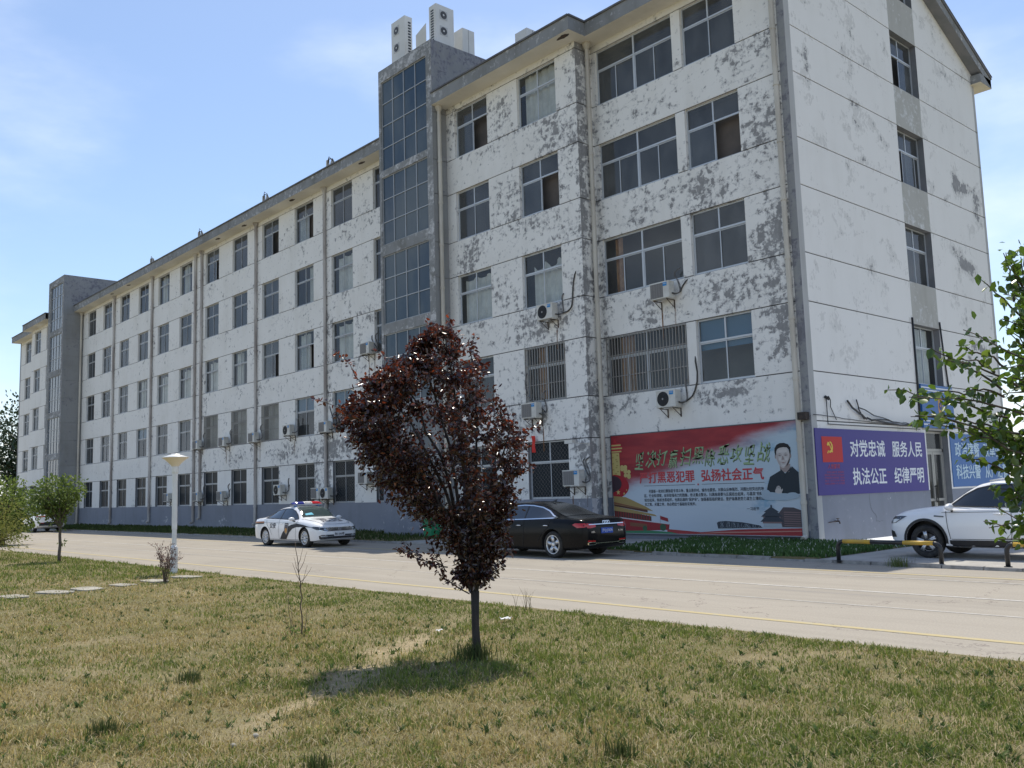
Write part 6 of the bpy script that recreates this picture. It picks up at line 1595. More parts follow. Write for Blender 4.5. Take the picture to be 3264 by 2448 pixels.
mb = MB(); zt = S2['top'][1][9]; mb.add([(X(.37), -.02, zt - .03), (X(.37), .02, zt - .03), (X(.40), 0, zt - .01), (X(.355), 0, zt + .055)], [(0, 2, 3), (1, 3, 2), (0, 3, 1)]); mb.build('antenna', MTRIM, car2.root)

# ---- white SUV
def suv_spec(L, wid, h, wbase, front, wr):
    xr, xf = -(L - front - wbase / 2), wbase / 2 + front; w = wid / 2
    X = lambda t: xr + (xf - xr) * t
    return dict(wheelbase=wbase, wid=wid, wr=wr, rim=wr * 0.66, arch=wr + 0.075, xr=xr, xf=xf, X=X,
        top=([xr, X(.01), X(.03), X(.07), X(.12), X(.2), X(.35), X(.5), X(.57), X(.62), X(.67), X(.71), X(.75), X(.80), X(.88), X(.95), X(.985), xf], [0.95, 1.12, 1.25, 1.45, h - .06, h - .02, h, h - .01, h - .06, h - .17, 1.33, 1.185, 1.135, 1.115, 1.07, .99, .90, .72]),
        belt=([xr, X(.01), X(.05), X(.2), X(.5), X(.68), X(.76), X(.88), X(.95), X(.985), xf], [0.92, 1.06, 1.10, 1.09, 1.06, 1.045, 1.03, 1.0, .94, .85, .70]),
        wbelt=([xr, X(.01), X(.05), X(.2), X(.6), X(.75), X(.88), X(.95), X(.985), xf], [w * .76, w * .86, w * .91, w * .95, w * .955, w * .94, w * .90, w * .82, w * .72, w * .60]),
        wbody=([xr, X(.01), X(.05), X(.15), X(.8), X(.9), X(.95), X(.985), xf], [w * .82, w * .92, w * .965, w, w, w * .98, w * .92, w * .82, w * .68]),
        wroof=([xr, X(.01), X(.06), X(.12), X(.2), X(.5), X(.6), X(.66), X(.71), X(.76), X(.88), X(.96), xf], [w * .66, w * .76, w * .70, w * .655, w * .65, w * .66, w * .67, w * .72, w * .82, w * .86, w * .80, w * .66, w * .5]),
        bot=([xr, X(.04), X(.12), X(.2), X(.8), X(.93), xf], [.42, .32, .26, .24, .24, .27, .36]))
MSW = paint('clean_white_paint', (0.80, 0.80, 0.80), 0.25)
def make_suv(name, loc, rz, label, front):
    S3 = suv_spec(4.71, 1.84, 1.66, 2.79, 0.89, 0.362); X = S3['X']
    c = Car(name, S3, MSW, loc, rz, label)
    SWs = [(X(.07), 1.13), (X(.10), 1.33), (X(.16), 1.48), (X(.25), 1.545), (X(.42), 1.565), (X(.52), 1.55), (X(.58), 1.49), (X(.635), 1.36), (X(.70), 1.12), (X(.5), 1.10), (X(.25), 1.12)]
    for sd in ('r', 'l'):
        c.part('side_window', lambda mb, sd=sd: c.patch(mb, SWs, sd, 0.006), MCGLASS)
        c.part('window_trim', lambda mb, sd=sd: (c.strip(mb, SWs + SWs[:1], 0.022, sd, 0.012, 0), c.strip(mb, [(X(.435), 1.11), (X(.44), 1.56)], 0.06, sd, 0.010, 0), c.strip(mb, [(X(.19), 1.12), (X(.16), 1.50)], 0.05, sd, 0.010, 0)), [MTRIM])
        c.part('door_gap', lambda mb, sd=sd: (c.strip(mb, [(X(.712), 1.06), (X(.705), .7), (X(.695), .42)], 0.012, sd), c.strip(mb, [(X(.43), 1.09), (X(.425), .7), (X(.435), .42)], 0.012, sd), c.strip(mb, [(X(.21), 1.09), (X(.23), .8), (X(.28), .5)], 0.012, sd), c.strip(mb, [(X(.73), .985), (X(.5), 1.0), (X(.2), 1.03)], 0.008, sd), c.strip(mb, [(X(.30), .43), (X(.69), .42)], 0.010, sd)), MGAP)
        c.part('sill_cladding', lambda mb, sd=sd: c.patch(mb, [(X(.30), .27), (X(.70), .27), (X(.70), .40), (X(.30), .41)], sd, 0.010), MTRIM)
        for x in (-1.395, 1.395):
            R0, R1 = 0.437, 0.49
            def lip(mb, x=x, sd=sd):
                n = 22
                for i in range(n):
                    a, b = -0.25 + (PI + 0.5) * i / n, -0.25 + (PI + 0.5) * (i + 1) / n
                    ps = [c.proj(x + r * math.cos(t), 0.374 + r * math.sin(t), sd, 0.012) for r, t in ((R0, a), (R1, a), (R1, b), (R0, b))]
                    if None not in ps: mb.quad(*ps)
            c.part('arch_trim', lip, MTRIM)
        for hx in (.475, .25): c.handle(X(hx), .955, sd, MSW, 0.22)
        c.part('fender_badge', lambda mb, sd=sd: c.strip(mb, [(X(.72), .90), (X(.765), .915)], 0.03, sd, 0.010), MLAMPD)
        c.mirror(X(.68), 1.10, -1 if sd == 'r' else 1, MSW, 1.2)
        c.part('headlight', lambda mb, sd=sd: (c.patch(mb, [(X(.985), .74), (X(.955), .76), (X(.895), .91), (X(.93), .915), (X(.965), .90), (X(.988), .83)], sd, 0.010, 0), c.patch(mb, [(X(.975), .755), (X(.955), .775), (X(.93), .84), (X(.955), .845), (X(.975), .82)], sd, 0.014, 1)), [MLAMPD, MLAMP])
        c.part('bumper_vent', lambda mb, sd=sd: c.patch(mb, [(X(.985), .44), (X(.955), .45), (X(.965), .57), (X(.988), .60)], sd, 0.009), MTRIM)
        c.part('roof_rail', lambda mb, sd=sd: mb.tube([(X(t), (-1 if sd == 'r' else 1) * 0.585, z) for t, z in ((.14, 1.60), (.18, 1.665), (.35, 1.69), (.48, 1.68), (.53, 1.645))], 0.018, 6), newmat('silver_rail', (0.72, 0.73, 0.74), 0.25, 0.6))
        c.part('tail_light', lambda mb, sd=sd: c.patch(mb, [(X(.008), 1.0), (X(.05), .99), (X(.10), 1.04), (X(.07), 1.09), (X(.015), 1.09)], sd, 0.009), MTAIL)
    c.part('windscreen', lambda mb: c.patch(mb, [(X(.59), -.56), (X(.59), .56), (X(.71), .69), (X(.718), 0), (X(.71), -.69)], 't', 0.006), MWSHIELD)
    c.part('rear_window', lambda mb: c.patch(mb, [(-.64, 1.17), (.64, 1.17), (.60, 1.40), (.54, 1.50), (-.54, 1.50), (-.60, 1.40)], 'b', 0.008), MCGLASS)
    for k in (-1, 1): c.part('rear_lamp', lambda mb, k=k: c.patch(mb, [(k * a, b) for a, b in ((.36, 1.02), (.74, .98), (.76, 1.08), (.36, 1.09))], 'b', 0.010), MTAIL); c.part('rear_reflector', lambda mb, k=k: c.strip(mb, [(k * .45, .62), (k * .72, .63)], 0.035, 'b', 0.010), MTAIL)
    c.part('rear_bumper', lambda mb: c.patch(mb, [(-.74, .44), (.74, .44), (.74, .58), (.45, .60), (.36, .68), (-.36, .68), (-.45, .60), (-.74, .58)], 'b', 0.009), MTRIM)
    c.part('grille', lambda mb: (c.patch(mb, [(-.55, .72), (.55, .72), (.55, .84), (-.55, .84)], 'f', 0.008, 0), [c.strip(mb, [(-.55, z), (.55, z)], 0.014, 'f', 0.013, 1) for z in (.74, .78, .82)]), [MTRIM, MCHROME])
    c.part('bumper_intake', lambda mb: c.patch(mb, [(-.6, .42), (.6, .42), (.64, .56), (-.64, .56)], 'f', 0.008), MTRIM)
    c.wheels('twin', MRIMB)
    return c
su = make_suv('white_suv', (6.22, -3.0, 0.05), PI, 'white SUV parked at the end wall behind the black and yellow barrier, facing left', True)
su2 = make_suv('white_suv', (-54.6, -6.3, 0.0), PI, 'distant white SUV seen from behind at the far left between bush and young tree', False)
su2.plate('b', .62, .44, .14, bpy.data.materials['blue_plate'], bpy.data.materials['plate_white'], '鲁E·8K352') if False else None
# ------------------------------------------------------------------ trees and plants
def leaf_material(name, c1, c2, c3, rough=0.45, trans=0.25, spec=0.5, tint=None):
    m = newmat(name, c1, rough, spec=spec); t = NT(m)
    a = t.n('Attribute', attribute_name='tint').outputs['Fac']
    c = t.mix(t.rng(a, 0.0, 0.6, smooth=False), c1, c2); c = t.mix(t.rng(a, 0.6, 1.0, smooth=False), c, c3)
    t.link(c, 'Base Color')
    tr = t.n('BsdfTranslucent'); t.t.links.new(t.mix(1.0, c, tint, 'MULTIPLY') if tint else c, tr.inputs['Color'])
    mx = t.n('MixShader', {0: trans}); t.t.links.new(t.b.outputs[0], mx.inputs[1]); t.t.links.new(tr.outputs[0], mx.inputs[2])
    t.t.links.new(mx.outputs[0], t.t.nodes['Material Output'].inputs['Surface'])
    return m
def bark(name, a, b): return noisy(name, a, b, 9.0, 0.9, bump=0.5, stretch=(1, 1, 0.25), obj=False)

def leaf_cloud(name, pts, dirs, size, mat, parent, rng, tint=None, aspect=0.5, fold=0.25, droop=0.3):
    """one mesh of many folded leaves; pts/dirs = where and roughly which way each points"""
    n = len(pts); pts = np.asarray(pts, float); dirs = np.asarray(dirs, float)
    d = dirs + rng.normal(0, 0.55, (n, 3)); d[:, 2] -= droop * rng.uniform(0, 1, n)
    d /= np.linalg.norm(d, axis=1)[:, None] + 1e-9
    r = rng.normal(0, 1, (n, 3)); sd = np.cross(d, r); sd /= np.linalg.norm(sd, axis=1)[:, None] + 1e-9
    nn = np.cross(sd, d)
    L = size * rng.uniform(0.65, 1.25, n)[:, None]; Wd = L * aspect * rng.uniform(0.8, 1.15, n)[:, None]
    V = np.zeros((n, 6, 3))
    V[:, 0] = pts
    V[:, 1] = pts + d * L * 0.35 + sd * Wd * 0.5 + nn * Wd * fold
    V[:, 2] = pts + d * L * 0.75 + sd * Wd * 0.36 + nn * Wd * fold * 0.7 - np.array([0, 0, 1]) * L * 0.04
    V[:, 3] = pts + d * L - np.array([0, 0, 1]) * L * 0.12
    V[:, 4] = pts + d * L * 0.75 - sd * Wd * 0.36 + nn * Wd * fold * 0.7 - np.array([0, 0, 1]) * L * 0.04
    V[:, 5] = pts + d * L * 0.35 - sd * Wd * 0.5 + nn * Wd * fold
    mid = pts + d * L * 0.5
    b = np.arange(n)[:, None] * 6
    f = np.concatenate([b + np.array([[0, 1, 2, 3]]), b + np.array([[0, 3, 4, 5]])], 0)
    tn = rng.uniform(0, 1, n) if tint is None else np.clip(tint, 0, 1)
    return np_mesh(name, V.reshape(-1, 3), f, mat, {'tint': ('FLOAT', np.repeat(tn, 6))}, parent=parent)

def curve_pts(a, b, bend, n, rng=None, wob=0.0):
    a, b = np.array(a, float), np.array(b, float); c = (a + b) / 2 + np.array(bend, float); out = []
    for i in range(n + 1):
        t = i / n; p = (1 - t) ** 2 * a + 2 * t * (1 - t) * c + t * t * b
        if rng is not None and 0 < i < n: p = p + rng.normal(0, wob, 3)
        out.append(p)
    return out

# ---- the purple-leaved plum in the foreground
RT = np.random.default_rng(31)
AX = np.array([0.6646, 0.7466, 0.0])        # the crown's long axis, across the view
DX = np.array([-0.7466, 0.6646, 0.0])
TB = np.array([6.34, -17.96, 0.05])
plum = empty('plum_tree', tuple(TB), 0, 'small dark purple leaved tree standing alone on the lawn', 'tree')
def loc(l, z, d=0.0): return AX * l + DX * d + np.array([0, 0, z])
outline_l = [(0.70, -0.12), (0.95, -0.22), (1.2, -0.40), (1.5, -0.74), (1.8, -1.0), (2.1, -1.24), (2.35, -1.44), (2.6, -1.48), (2.85, -1.28), (3.1, -1.0), (3.3, -0.66), (3.45, -0.50), (3.56, -0.38)]
outline_r = [(0.70, 0.12), (0.95, 0.28), (1.2, 0.40), (1.5, 0.42), (1.8, 0.56), (2.1, 0.62), (2.35, 0.60), (2.6, 0.42), (2.85, 0.26), (3.1, 0.17), (3.3, 0.08), (3.45, -0.05), (3.56, -0.25)]
hl = lambda z: np.interp(z, *zip(*outline_l)); hr = lambda z: np.interp(z, *zip(*outline_r))
wood = MB()
wood.tube([(0, 0, -0.05), (0.0, 0.005, 0.05), (-0.006, 0.0, 0.35), (0, 0, 0.69)], [0.062, 0.046, 0.040, 0.046], 12)
limb_tips = [(-1.15, 2.6, 0.0), (-0.8, 3.15, 0.15), (-0.8, 2.3, -0.3), (-0.45, 1.75, 0.1), (0.5, 2.2, 0.15), (0.3, 1.7, -0.1), (-0.15, 1.9, 0.3), (-0.55, 3.35, 0.05), (-0.25, 3.45, -0.25), (0.08, 3.05, 0.22), (0.42, 2.4, -0.1), (-0.95, 2.9, -0.2), (-1.05, 2.35, 0.25), (-0.55, 2.0, -0.4), (0.3, 2.1, 0.45), (-0.15, 2.6, 0.5), (-0.1, 2.4, -0.55), (0.15, 1.5, -0.35), (-0.5, 1.5, 0.4)]
segs = []
for i, (l, z, d) in enumerate(limb_tips):
    s0 = loc(0, 0.62 + 0.03 * (i % 3)); e = loc(l, z, d)
    P_ = curve_pts(s0, e, loc(-l * 0.22, 0.12 + 0.1 * abs(l), -d * 0.25), 9, RT, 0.016)
    wood.tube(P_, list(np.linspace(0.026, 0.006, len(P_))), 7)
    segs.append(P_)
leafp = []; leafd = []; tn = []
def twig(P_, r0, n_leaf, spread=0.03, tip=0.0):
    P_ = np.array(P_); wood.tube(P_, list(np.linspace(r0, 0.0022, len(P_))), 5, caps=False)
    for _ in range(n_leaf):
        t = RT.uniform(0.05, 1.0) ** 0.8 * (len(P_) - 1); i = min(int(t), len(P_) - 2); q = P_[i] + (P_[i + 1] - P_[i]) * (t - i)
        dr = P_[i + 1] - P_[i]; dr = dr / (np.linalg.norm(dr) + 1e-9)
        leafp.append(q + RT.normal(0, spread, 3)); leafd.append(dr * 0.5 + RT.normal(0, 0.5, 3))
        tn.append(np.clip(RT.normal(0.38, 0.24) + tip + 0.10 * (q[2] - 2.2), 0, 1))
nt_ = 0
while nt_ < 900:
    z = RT.uniform(0.78, 3.56) ; a, b = hl(z), hr(z)
    if RT.uniform() > (b - a) / 1.9 + 0.14: continue
    l = RT.uniform(a, b) if RT.uniform() < 0.68 or z < 1.7 else RT.uniform(a, a + (b - a) * 0.42); half = (b - a) / 2
    dm = min(0.78, half * 0.85) * math.sqrt(max(0.02, 1 - ((l - (a + b) / 2) / (half + 0.05)) ** 2)); d = RT.uniform(-1, 1) * dm
    if fbm(np.array([l * 2.3 + 7]), np.array([z * 2.3 + d]), 1.0, 3)[0] < 0.37 and l > -0.45: continue
    if l < -0.2 and z < 1.25 and RT.uniform() < 0.8: continue
    e = loc(l, z, d)
    best = min(((np.linalg.norm(q - e) + 0.6 * max(0, q[2] + 0.1 - z), k, j) for k, P_ in enumerate(segs) for j, q in enumerate(P_) if j > 1), key=lambda x: x[0])
    s0 = segs[best[1]][best[2]]
    if best[0] > 1.3: continue
    twig(curve_pts(s0, e, (RT.normal(0, 0.03), RT.normal(0, 0.03), -0.05), 6, RT, 0.012), 0.006, int(RT.uniform(20, 34)), 0.034)
    nt_ += 1
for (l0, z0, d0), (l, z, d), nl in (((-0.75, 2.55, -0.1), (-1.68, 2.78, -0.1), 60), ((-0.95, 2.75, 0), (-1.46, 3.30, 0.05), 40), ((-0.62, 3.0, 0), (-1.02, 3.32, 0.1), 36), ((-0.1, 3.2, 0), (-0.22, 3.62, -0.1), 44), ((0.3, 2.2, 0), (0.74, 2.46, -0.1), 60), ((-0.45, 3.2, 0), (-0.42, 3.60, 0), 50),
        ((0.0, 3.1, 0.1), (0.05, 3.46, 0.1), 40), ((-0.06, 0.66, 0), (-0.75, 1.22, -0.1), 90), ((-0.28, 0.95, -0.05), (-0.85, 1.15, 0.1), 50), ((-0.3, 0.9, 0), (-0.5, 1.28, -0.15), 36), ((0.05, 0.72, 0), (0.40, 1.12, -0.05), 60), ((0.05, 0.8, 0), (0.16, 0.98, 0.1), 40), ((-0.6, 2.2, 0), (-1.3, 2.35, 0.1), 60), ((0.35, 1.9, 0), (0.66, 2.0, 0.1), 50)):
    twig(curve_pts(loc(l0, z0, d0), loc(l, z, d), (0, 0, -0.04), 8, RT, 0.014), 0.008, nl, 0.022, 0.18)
wood.build('trunk', bark('plum_bark', (0.055, 0.047, 0.042), (0.028, 0.024, 0.022)), plum, smooth=True)
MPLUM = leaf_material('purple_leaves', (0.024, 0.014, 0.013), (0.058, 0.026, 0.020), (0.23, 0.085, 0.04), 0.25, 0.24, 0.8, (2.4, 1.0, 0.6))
leaf_cloud('crown', leafp, leafd, 0.055, MPLUM, plum, RT, np.array(tn), 0.55, 0.22)

def simple_tree(name, loc_, label, h, trunk_h, crown, nleaf, lsize, lmat, bmat, seed, trunk_r=0.05, group=None, lean=(0, 0), cat='tree', tips=60, droop=0.3, aspect=0.55):
    """crown = list of ellipsoid clumps (x, y, z, rx, ry, rz) relative to the base"""
    rg = np.random.default_rng(seed)
    root = empty(name, loc_, 0, label, cat, group)
    wd = MB(); top = np.array([lean[0], lean[1], trunk_h])
    wd.tube(curve_pts((0, 0, -0.05), top, (0.02, 0, 0), 5, rg, trunk_r * 0.15), list(np.linspace(trunk_r, trunk_r * 0.7, 6)), 9)
    vol = np.array([c[3] * c[4] * c[5] for c in crown]); vol = vol / vol.sum()
    cps = []
    for _ in range(tips):
        k = rg.choice(len(crown), p=vol); c = crown[k]; u = rg.normal(0, 1, 3); u /= np.linalg.norm(u); u *= rg.uniform(0.55, 1.05)
        e = np.array(c[:3]) + u * np.array(c[3:])
        s0 = top * rg.uniform(0.7, 1.0)
        P_ = curve_pts(s0, e, (0, 0, 0.08 * h * rg.uniform(-0.3, 1)), 6, rg, 0.01 * h); wd.tube(P_, list(np.linspace(trunk_r * 0.35, trunk_r * 0.06, 7)), 5, caps=False)
        cps.append(P_)
    wd.build('trunk', bmat, root, smooth=True)
    lp = []; ld = []; tt = []
    while len(lp) < nleaf:
        if rg.uniform() < 0.45:
            P_ = cps[rg.integers(len(cps))]; j = rg.integers(2, 6); t = rg.uniform(); q = P_[j] * (1 - t) + P_[j + 1] * t + rg.normal(0, lsize * 0.9, 3); dr = P_[j + 1] - P_[j]
        else:
            k = rg.choice(len(crown), p=vol); c = crown[k]; u = rg.normal(0, 1, 3); u /= np.linalg.norm(u); u *= rg.uniform(0.35, 1.0) ** 0.6 * (1 + 0.16 * math.sin(9 * u[0] + k) * math.cos(7 * u[2]))
            q = np.array(c[:3]) + u * np.array(c[3:]); dr = u
            if fbm(np.array([q[0] * 1.7 + q[1]]), np.array([q[2] * 1.7]), 1.6 / max(0.4, c[3]), seed)[0] < 0.42: continue
        lp.append(q); ld.append(dr / (np.linalg.norm(dr) + 1e-9)); tt.append(np.clip(rg.normal(0.4, 0.25), 0, 1))
    leaf_cloud('crown', lp, ld, lsize, lmat, root, rg, np.array(tt), aspect, 0.2, droop)
    return root
MGL = leaf_material('fresh_green_leaves', (0.055, 0.095, 0.024), (0.105, 0.17, 0.038), (0.23, 0.29, 0.085), 0.26, 0.38, 0.6, (1.2, 1.3, 0.6))
MGL2 = leaf_material('young_tree_leaves', (0.10, 0.15, 0.035), (0.16, 0.22, 0.05), (0.25, 0.30, 0.085), 0.45, 0.48, 0.35)
MGYL = leaf_material('yellow_green_foliage', (0.20, 0.23, 0.055), (0.30, 0.31, 0.085), (0.42, 0.36, 0.13), 0.7, 0.3, 0.2)
MGDK = leaf_material('dark_green_leaves', (0.022, 0.045, 0.020), (0.04, 0.072, 0.030), (0.10, 0.135, 0.07), 0.45, 0.2, 0.5)
MBRK = bark('grey_brown_bark', (0.14, 0.115, 0.09), (0.075, 0.062, 0.05))

# ---- leafy tree at the right edge, close to the camera
rg = np.random.default_rng(77)
RB = np.array([12.39, -18.70, 0.05])
rt = empty('pear_tree', tuple(RB), 0, 'fresh green leafy tree reaching in from the right edge of the picture', 'tree')
wd = MB(); lp = []; ld = []; tt = []
wd.tube(curve_pts((0, 0, -0.05), (-0.05, 0.02, 1.0), (0.02, 0, 0), 5), [0.05, 0.046, 0.042, 0.04, 0.038, 0.036], 9)
A2 = np.array([0.6646, 0.7466, 0]); D2 = np.array([-0.7466, 0.6646, 0])
def L2(l, z, d=0): return A2 * l + D2 * d + np.array([0, 0, z])
def sprig(P_, r0, nl, sp=0.02):
    P_ = np.array(P_); wd.tube(P_, list(np.linspace(r0, 0.0025, len(P_))), 5, caps=False)
    for k in range(nl):
        t = (0.12 + 0.88 * (k + rg.uniform()) / nl) * (len(P_) - 1.001); i = int(t); q = P_[i] + (P_[i + 1] - P_[i]) * (t - i); dr = P_[i + 1] - P_[i]; dr /= np.linalg.norm(dr)
        lp.append(q + rg.normal(0, sp, 3)); ld.append(dr * 0.35 + rg.normal(0, 0.6, 3)); tt.append(np.clip(rg.normal(0.45, 0.25), 0, 1))
# main uprights and side branches; lateral 0 = trunk, negative = into the picture
mains = []
for (l, z, d) in ((-0.22, 2.92, 0.0), (-0.10, 2.75, 0.25), (0.05, 3.1, -0.1), (0.25, 2.8, 0.2), (-0.33, 2.45, -0.15), (0.4, 2.4, -0.2), (-0.36, 2.1, 0.2), (-0.25, 1.9, -0.25)):
    P_ = curve_pts(L2(-0.03, 0.9), L2(l, z, d), L2(-l * 0.1, 0.1), 9, rg, 0.014); mains.append(P_); sprig(P_, 0.018, 56, 0.04)
for (a, b, nl) in (((-0.30, 2.05), (-0.98, 2.17), 30), ((-0.35, 2.2), (-0.74, 2.46), 22), ((-0.3, 1.8), (-0.86, 2.02), 26), ((-0.35, 1.95), (-0.92, 2.06), 24), ((-0.15, 2.5), (-0.47, 2.72), 18), ((-0.2, 2.7), (-0.22, 3.02), 16), ((-0.12, 2.75), (-0.08, 3.1), 14), ((-0.35, 2.3), (-0.6, 2.42), 16), ((-0.4, 2.15), (-0.7, 2.20), 16),
                   ((-0.28, 1.7), (-0.55, 1.85), 22), ((-0.25, 1.6), (-0.42, 1.66), 18), ((-0.2, 1.5), (-0.32, 1.46), 12), ((-0.25, 1.75), (-0.33, 1.98), 20)):
    for k in range(2):
        d0 = rg.uniform(-0.15, 0.15); sprig(curve_pts(L2(a[0], a[1], d0), L2(b[0] + 0.05 * k, b[1] + rg.normal(0, 0.03) - 0.05 * k, d0 + rg.uniform(-0.12, 0.12)), (0, 0, 0.05), 7, rg, 0.008), 0.007, nl)
for _ in range(330):
    P_ = mains[rg.integers(len(mains))]; j = rg.integers(2, 9); e = P_[j] + A2 * rg.uniform(-0.24, 0.34) + D2 * rg.uniform(-0.35, 0.35) + np.array([0, 0, rg.uniform(-0.10, 0.26)])
    sprig(curve_pts(P_[j], e, (0, 0, 0.03), 5, rg, 0.006), 0.005, 13)
wd.build('trunk', MBRK, rt, smooth=True)
leaf_cloud('crown', lp, ld, 0.056, MGL, rt, rg, np.array(tt), 0.62, 0.18, 0.35)

# ---- young tree, bushes and distant trees at the left
simple_tree('young_tree', (-16.42, -15.73, 0.05), 'slim young green tree on the lawn at the left, leaves also down its stem', 2.8, 1.35,
            [(-0.12, -0.15, 2.05, 0.72, 0.72, 0.58), (-0.4, -0.5, 1.9, 0.5, 0.5, 0.42), (0.05, 0.28, 2.25, 0.45, 0.5, 0.38), (0.0, 0.02, 0.75, 0.14, 0.14, 0.5), (-0.1, -0.05, 1.35, 0.3, 0.3, 0.25)], 3000, 0.10, MGL2, MBRK, 5, 0.05)
simple_tree('round_bush', (-20.2, -17.2, 0.05), 'big yellow green feathery bush cut by the left edge of the picture', 2.6, 0.5,
            [(0, 0, 1.0, 1.15, 1.15, 0.95), (0.3, 0.55, 1.35, 0.85, 0.9, 0.75), (-0.6, -0.4, 1.3, 0.9, 0.9, 0.95), (0.1, 0.8, 0.7, 0.9, 0.8, 0.6)], 8500, 0.085, MGYL, MBRK, 6, 0.09, cat='bush', tips=90, droop=0.1, aspect=0.32)
simple_tree('broad_tree', (-33.5, -13.4, 0.05), 'mid green broad tree behind the yellow green bush at the left edge', 4.4, 1.0,
            [(0, 0, 1.7, 1.6, 1.6, 1.25), (0.6, 0.4, 1.3, 1.0, 1.0, 0.95), (-0.8, 0, 2.3, 1.1, 1.1, 0.95)], 4200, 0.16, MGL2, MBRK, 8, 0.12)
for i, (x, y, h, lb_) in enumerate(((-104, 4.5, 15.5, 'tall dark green tree rising beyond the far left end of the building'), (-116, -3.5, 13.0, 'second dark tree at the left edge, left of the tallest far tree'), (-100, -1.0, 7.5, 'lower rounded green tree at the foot of the dark far trees'))):
    simple_tree('tall_tree', (x, y, 0.02), lb_, h, h * 0.3, [(0, 0, h * 0.62, h * 0.26, h * 0.26, h * 0.34), (h * 0.12, -h * 0.06, h * 0.45, h * 0.2, h * 0.2, h * 0.2), (-h * 0.1, h * 0.1, h * 0.75, h * 0.17, h * 0.17, h * 0.2), (h * 0.02, 0, h * 0.26, h * 0.2, h * 0.2, h * 0.14)], 5200 if i < 2 else 3200, 0.42, MGDK if i < 2 else MGL2, MBRK, 20 + i, 0.22, 'trees beyond the far end of the building', tips=50)

# ---- small shrub at the lamp, bare sapling, weeds
def twiggy(name, loc_, label, n, h, spread, mat, lmat, nl, ls, seed, cat='shrub', r0=0.008):
    rg = np.random.default_rng(seed); root = empty(name, loc_, 0, label, cat)
    w_ = MB(); lp, ld = [], []
    for i in range(n):
        a = rg.uniform(0, 2 * PI); e = np.array([math.cos(a) * spread * rg.uniform(0.2, 1), math.sin(a) * spread * rg.uniform(0.2, 1), h * rg.uniform(0.55, 1.0)])
        P_ = curve_pts((rg.normal(0, 0.02), rg.normal(0, 0.02), -0.02), e, (-e[0] * 0.25, -e[1] * 0.25, h * 0.08), 8, rg, 0.012); w_.tube(P_, list(np.linspace(r0, 0.002, 9)), 5, caps=False)
        for k in range(5):
            j = rg.integers(3, 8); b = P_[j] + np.array([rg.normal(0, 0.10), rg.normal(0, 0.10), rg.uniform(0.05, 0.2)]) * h
            Q = curve_pts(P_[j], b, (0, 0, 0.01), 4, rg, 0.004); w_.tube(Q, list(np.linspace(r0 * 0.5, 0.0015, 5)), 4, caps=False)
            for _ in range(nl): t = rg.uniform(0.2, 1); lp.append(np.array(Q[0]) * (1 - t) + np.array(Q[-1]) * t + rg.normal(0, 0.012, 3)); ld.append(rg.normal(0, 1, 3))
    w_.build('stem', mat, root, smooth=True)
    if nl: leaf_cloud('foliage', lp, ld, ls, lmat, root, rg, None, 0.5, 0.2)
    return root
MPKL = leaf_material('reddish_leaves', (0.10, 0.05, 0.04), (0.17, 0.08, 0.07), (0.26, 0.15, 0.13), 0.55, 0.3, 0.3)
MTW = newmat('dry_twigs', (0.13, 0.095, 0.07), 0.9)
twiggy('red_shrub', (-5.85, -16.55, 0.05), 'small reddish shrub in front of the white lamp post', 16, 0.95, 0.36, MTW, MPKL, 9, 0.032, 3)
def sapling():
    root = empty('bare_sapling', (3.45, -18.45, 0.05), 0, 'thin leafless sapling on the lawn between lamp post and purple tree', 'sapling')
    rg = np.random.default_rng(9); w_ = MB()
    P_ = curve_pts((0.05, 0, -0.03), (-0.02, -0.05, 1.18), (0.06, 0.03, 0), 12, rg, 0.006); w_.tube(P_, list(np.linspace(0.010, 0.0035, 13)), 6)
    for (j, l, z) in ((6, 0.09, 0.30), (7, -0.10, 0.24), (8, 0.11, 0.26), (8, -0.06, 0.2), (9, 0.06, 0.22), (7, 0.14, 0.18), (5, -0.05, 0.22)):
        e = P_[j] + AX * l + np.array([0, 0, z]); Q = curve_pts(P_[j], e, (0, 0, -0.02), 5, rg, 0.004); w_.tube(Q, list(np.linspace(0.0045, 0.0015, 6)), 4, caps=False)
    for (l, z) in ((-0.16, 0.62), (-0.12, 0.40), (0.10, 0.35), (-0.2, 0.3)):
        Q = curve_pts(AX * l * 0.5, AX * l + np.array([0, 0, z]), (0, 0, 0.0), 6, rg, 0.008); w_.tube(Q, list(np.linspace(0.005, 0.0018, 7)), 4, caps=False)
    w_.build('stem', MTW, root, smooth=True)
    lp = [AX * rg.normal(0, 0.12) + DX * rg.normal(0, 0.1) + np.array([0, 0, abs(rg.normal(0.05, 0.06))]) for _ in range(90)]
    leaf_cloud('foliage', lp, rg.normal(0, 1, (90, 3)) + np.array([0, 0, 0.6]), 0.05, MGL2, root, rg, None, 0.5)
sapling()
# ------------------------------------------------------------------ lamp post, barriers, small things
MLW = noisy('lamp_white_paint', (0.78, 0.78, 0.76), (0.68, 0.68, 0.66), 3, 0.4)
MLC = newmat('cream_lamp_shade', (0.74, 0.66, 0.52), 0.5)
lamp = empty('lamp_post', (-8.13, -15.47, 0.05), 0, 'white garden lamp post with a wide cone top on the left of the lawn', 'lamp post')
mb = MB(); mb.lathe([(0.088, -0.05), (0.088, 0.62), (0.078, 0.65), (0.062, 0.66), (0.055, 0.68), (0.055, 1.05), (0.062, 1.06), (0.062, 2.22), (0.066, 2.24), (0.066, 2.40), (0.08, 2.44), (0.08, 2.58)], n=20); mb.build('pole', MLW, lamp, smooth=False)
mb = MB(); mb.lathe([(0.085, 2.575), (0.11, 2.61), (0.165, 2.67), (0.25, 2.745), (0.305, 2.78), (0.318, 2.788)], n=36); mb.build('lamp_shade', MLC, lamp, smooth=True)
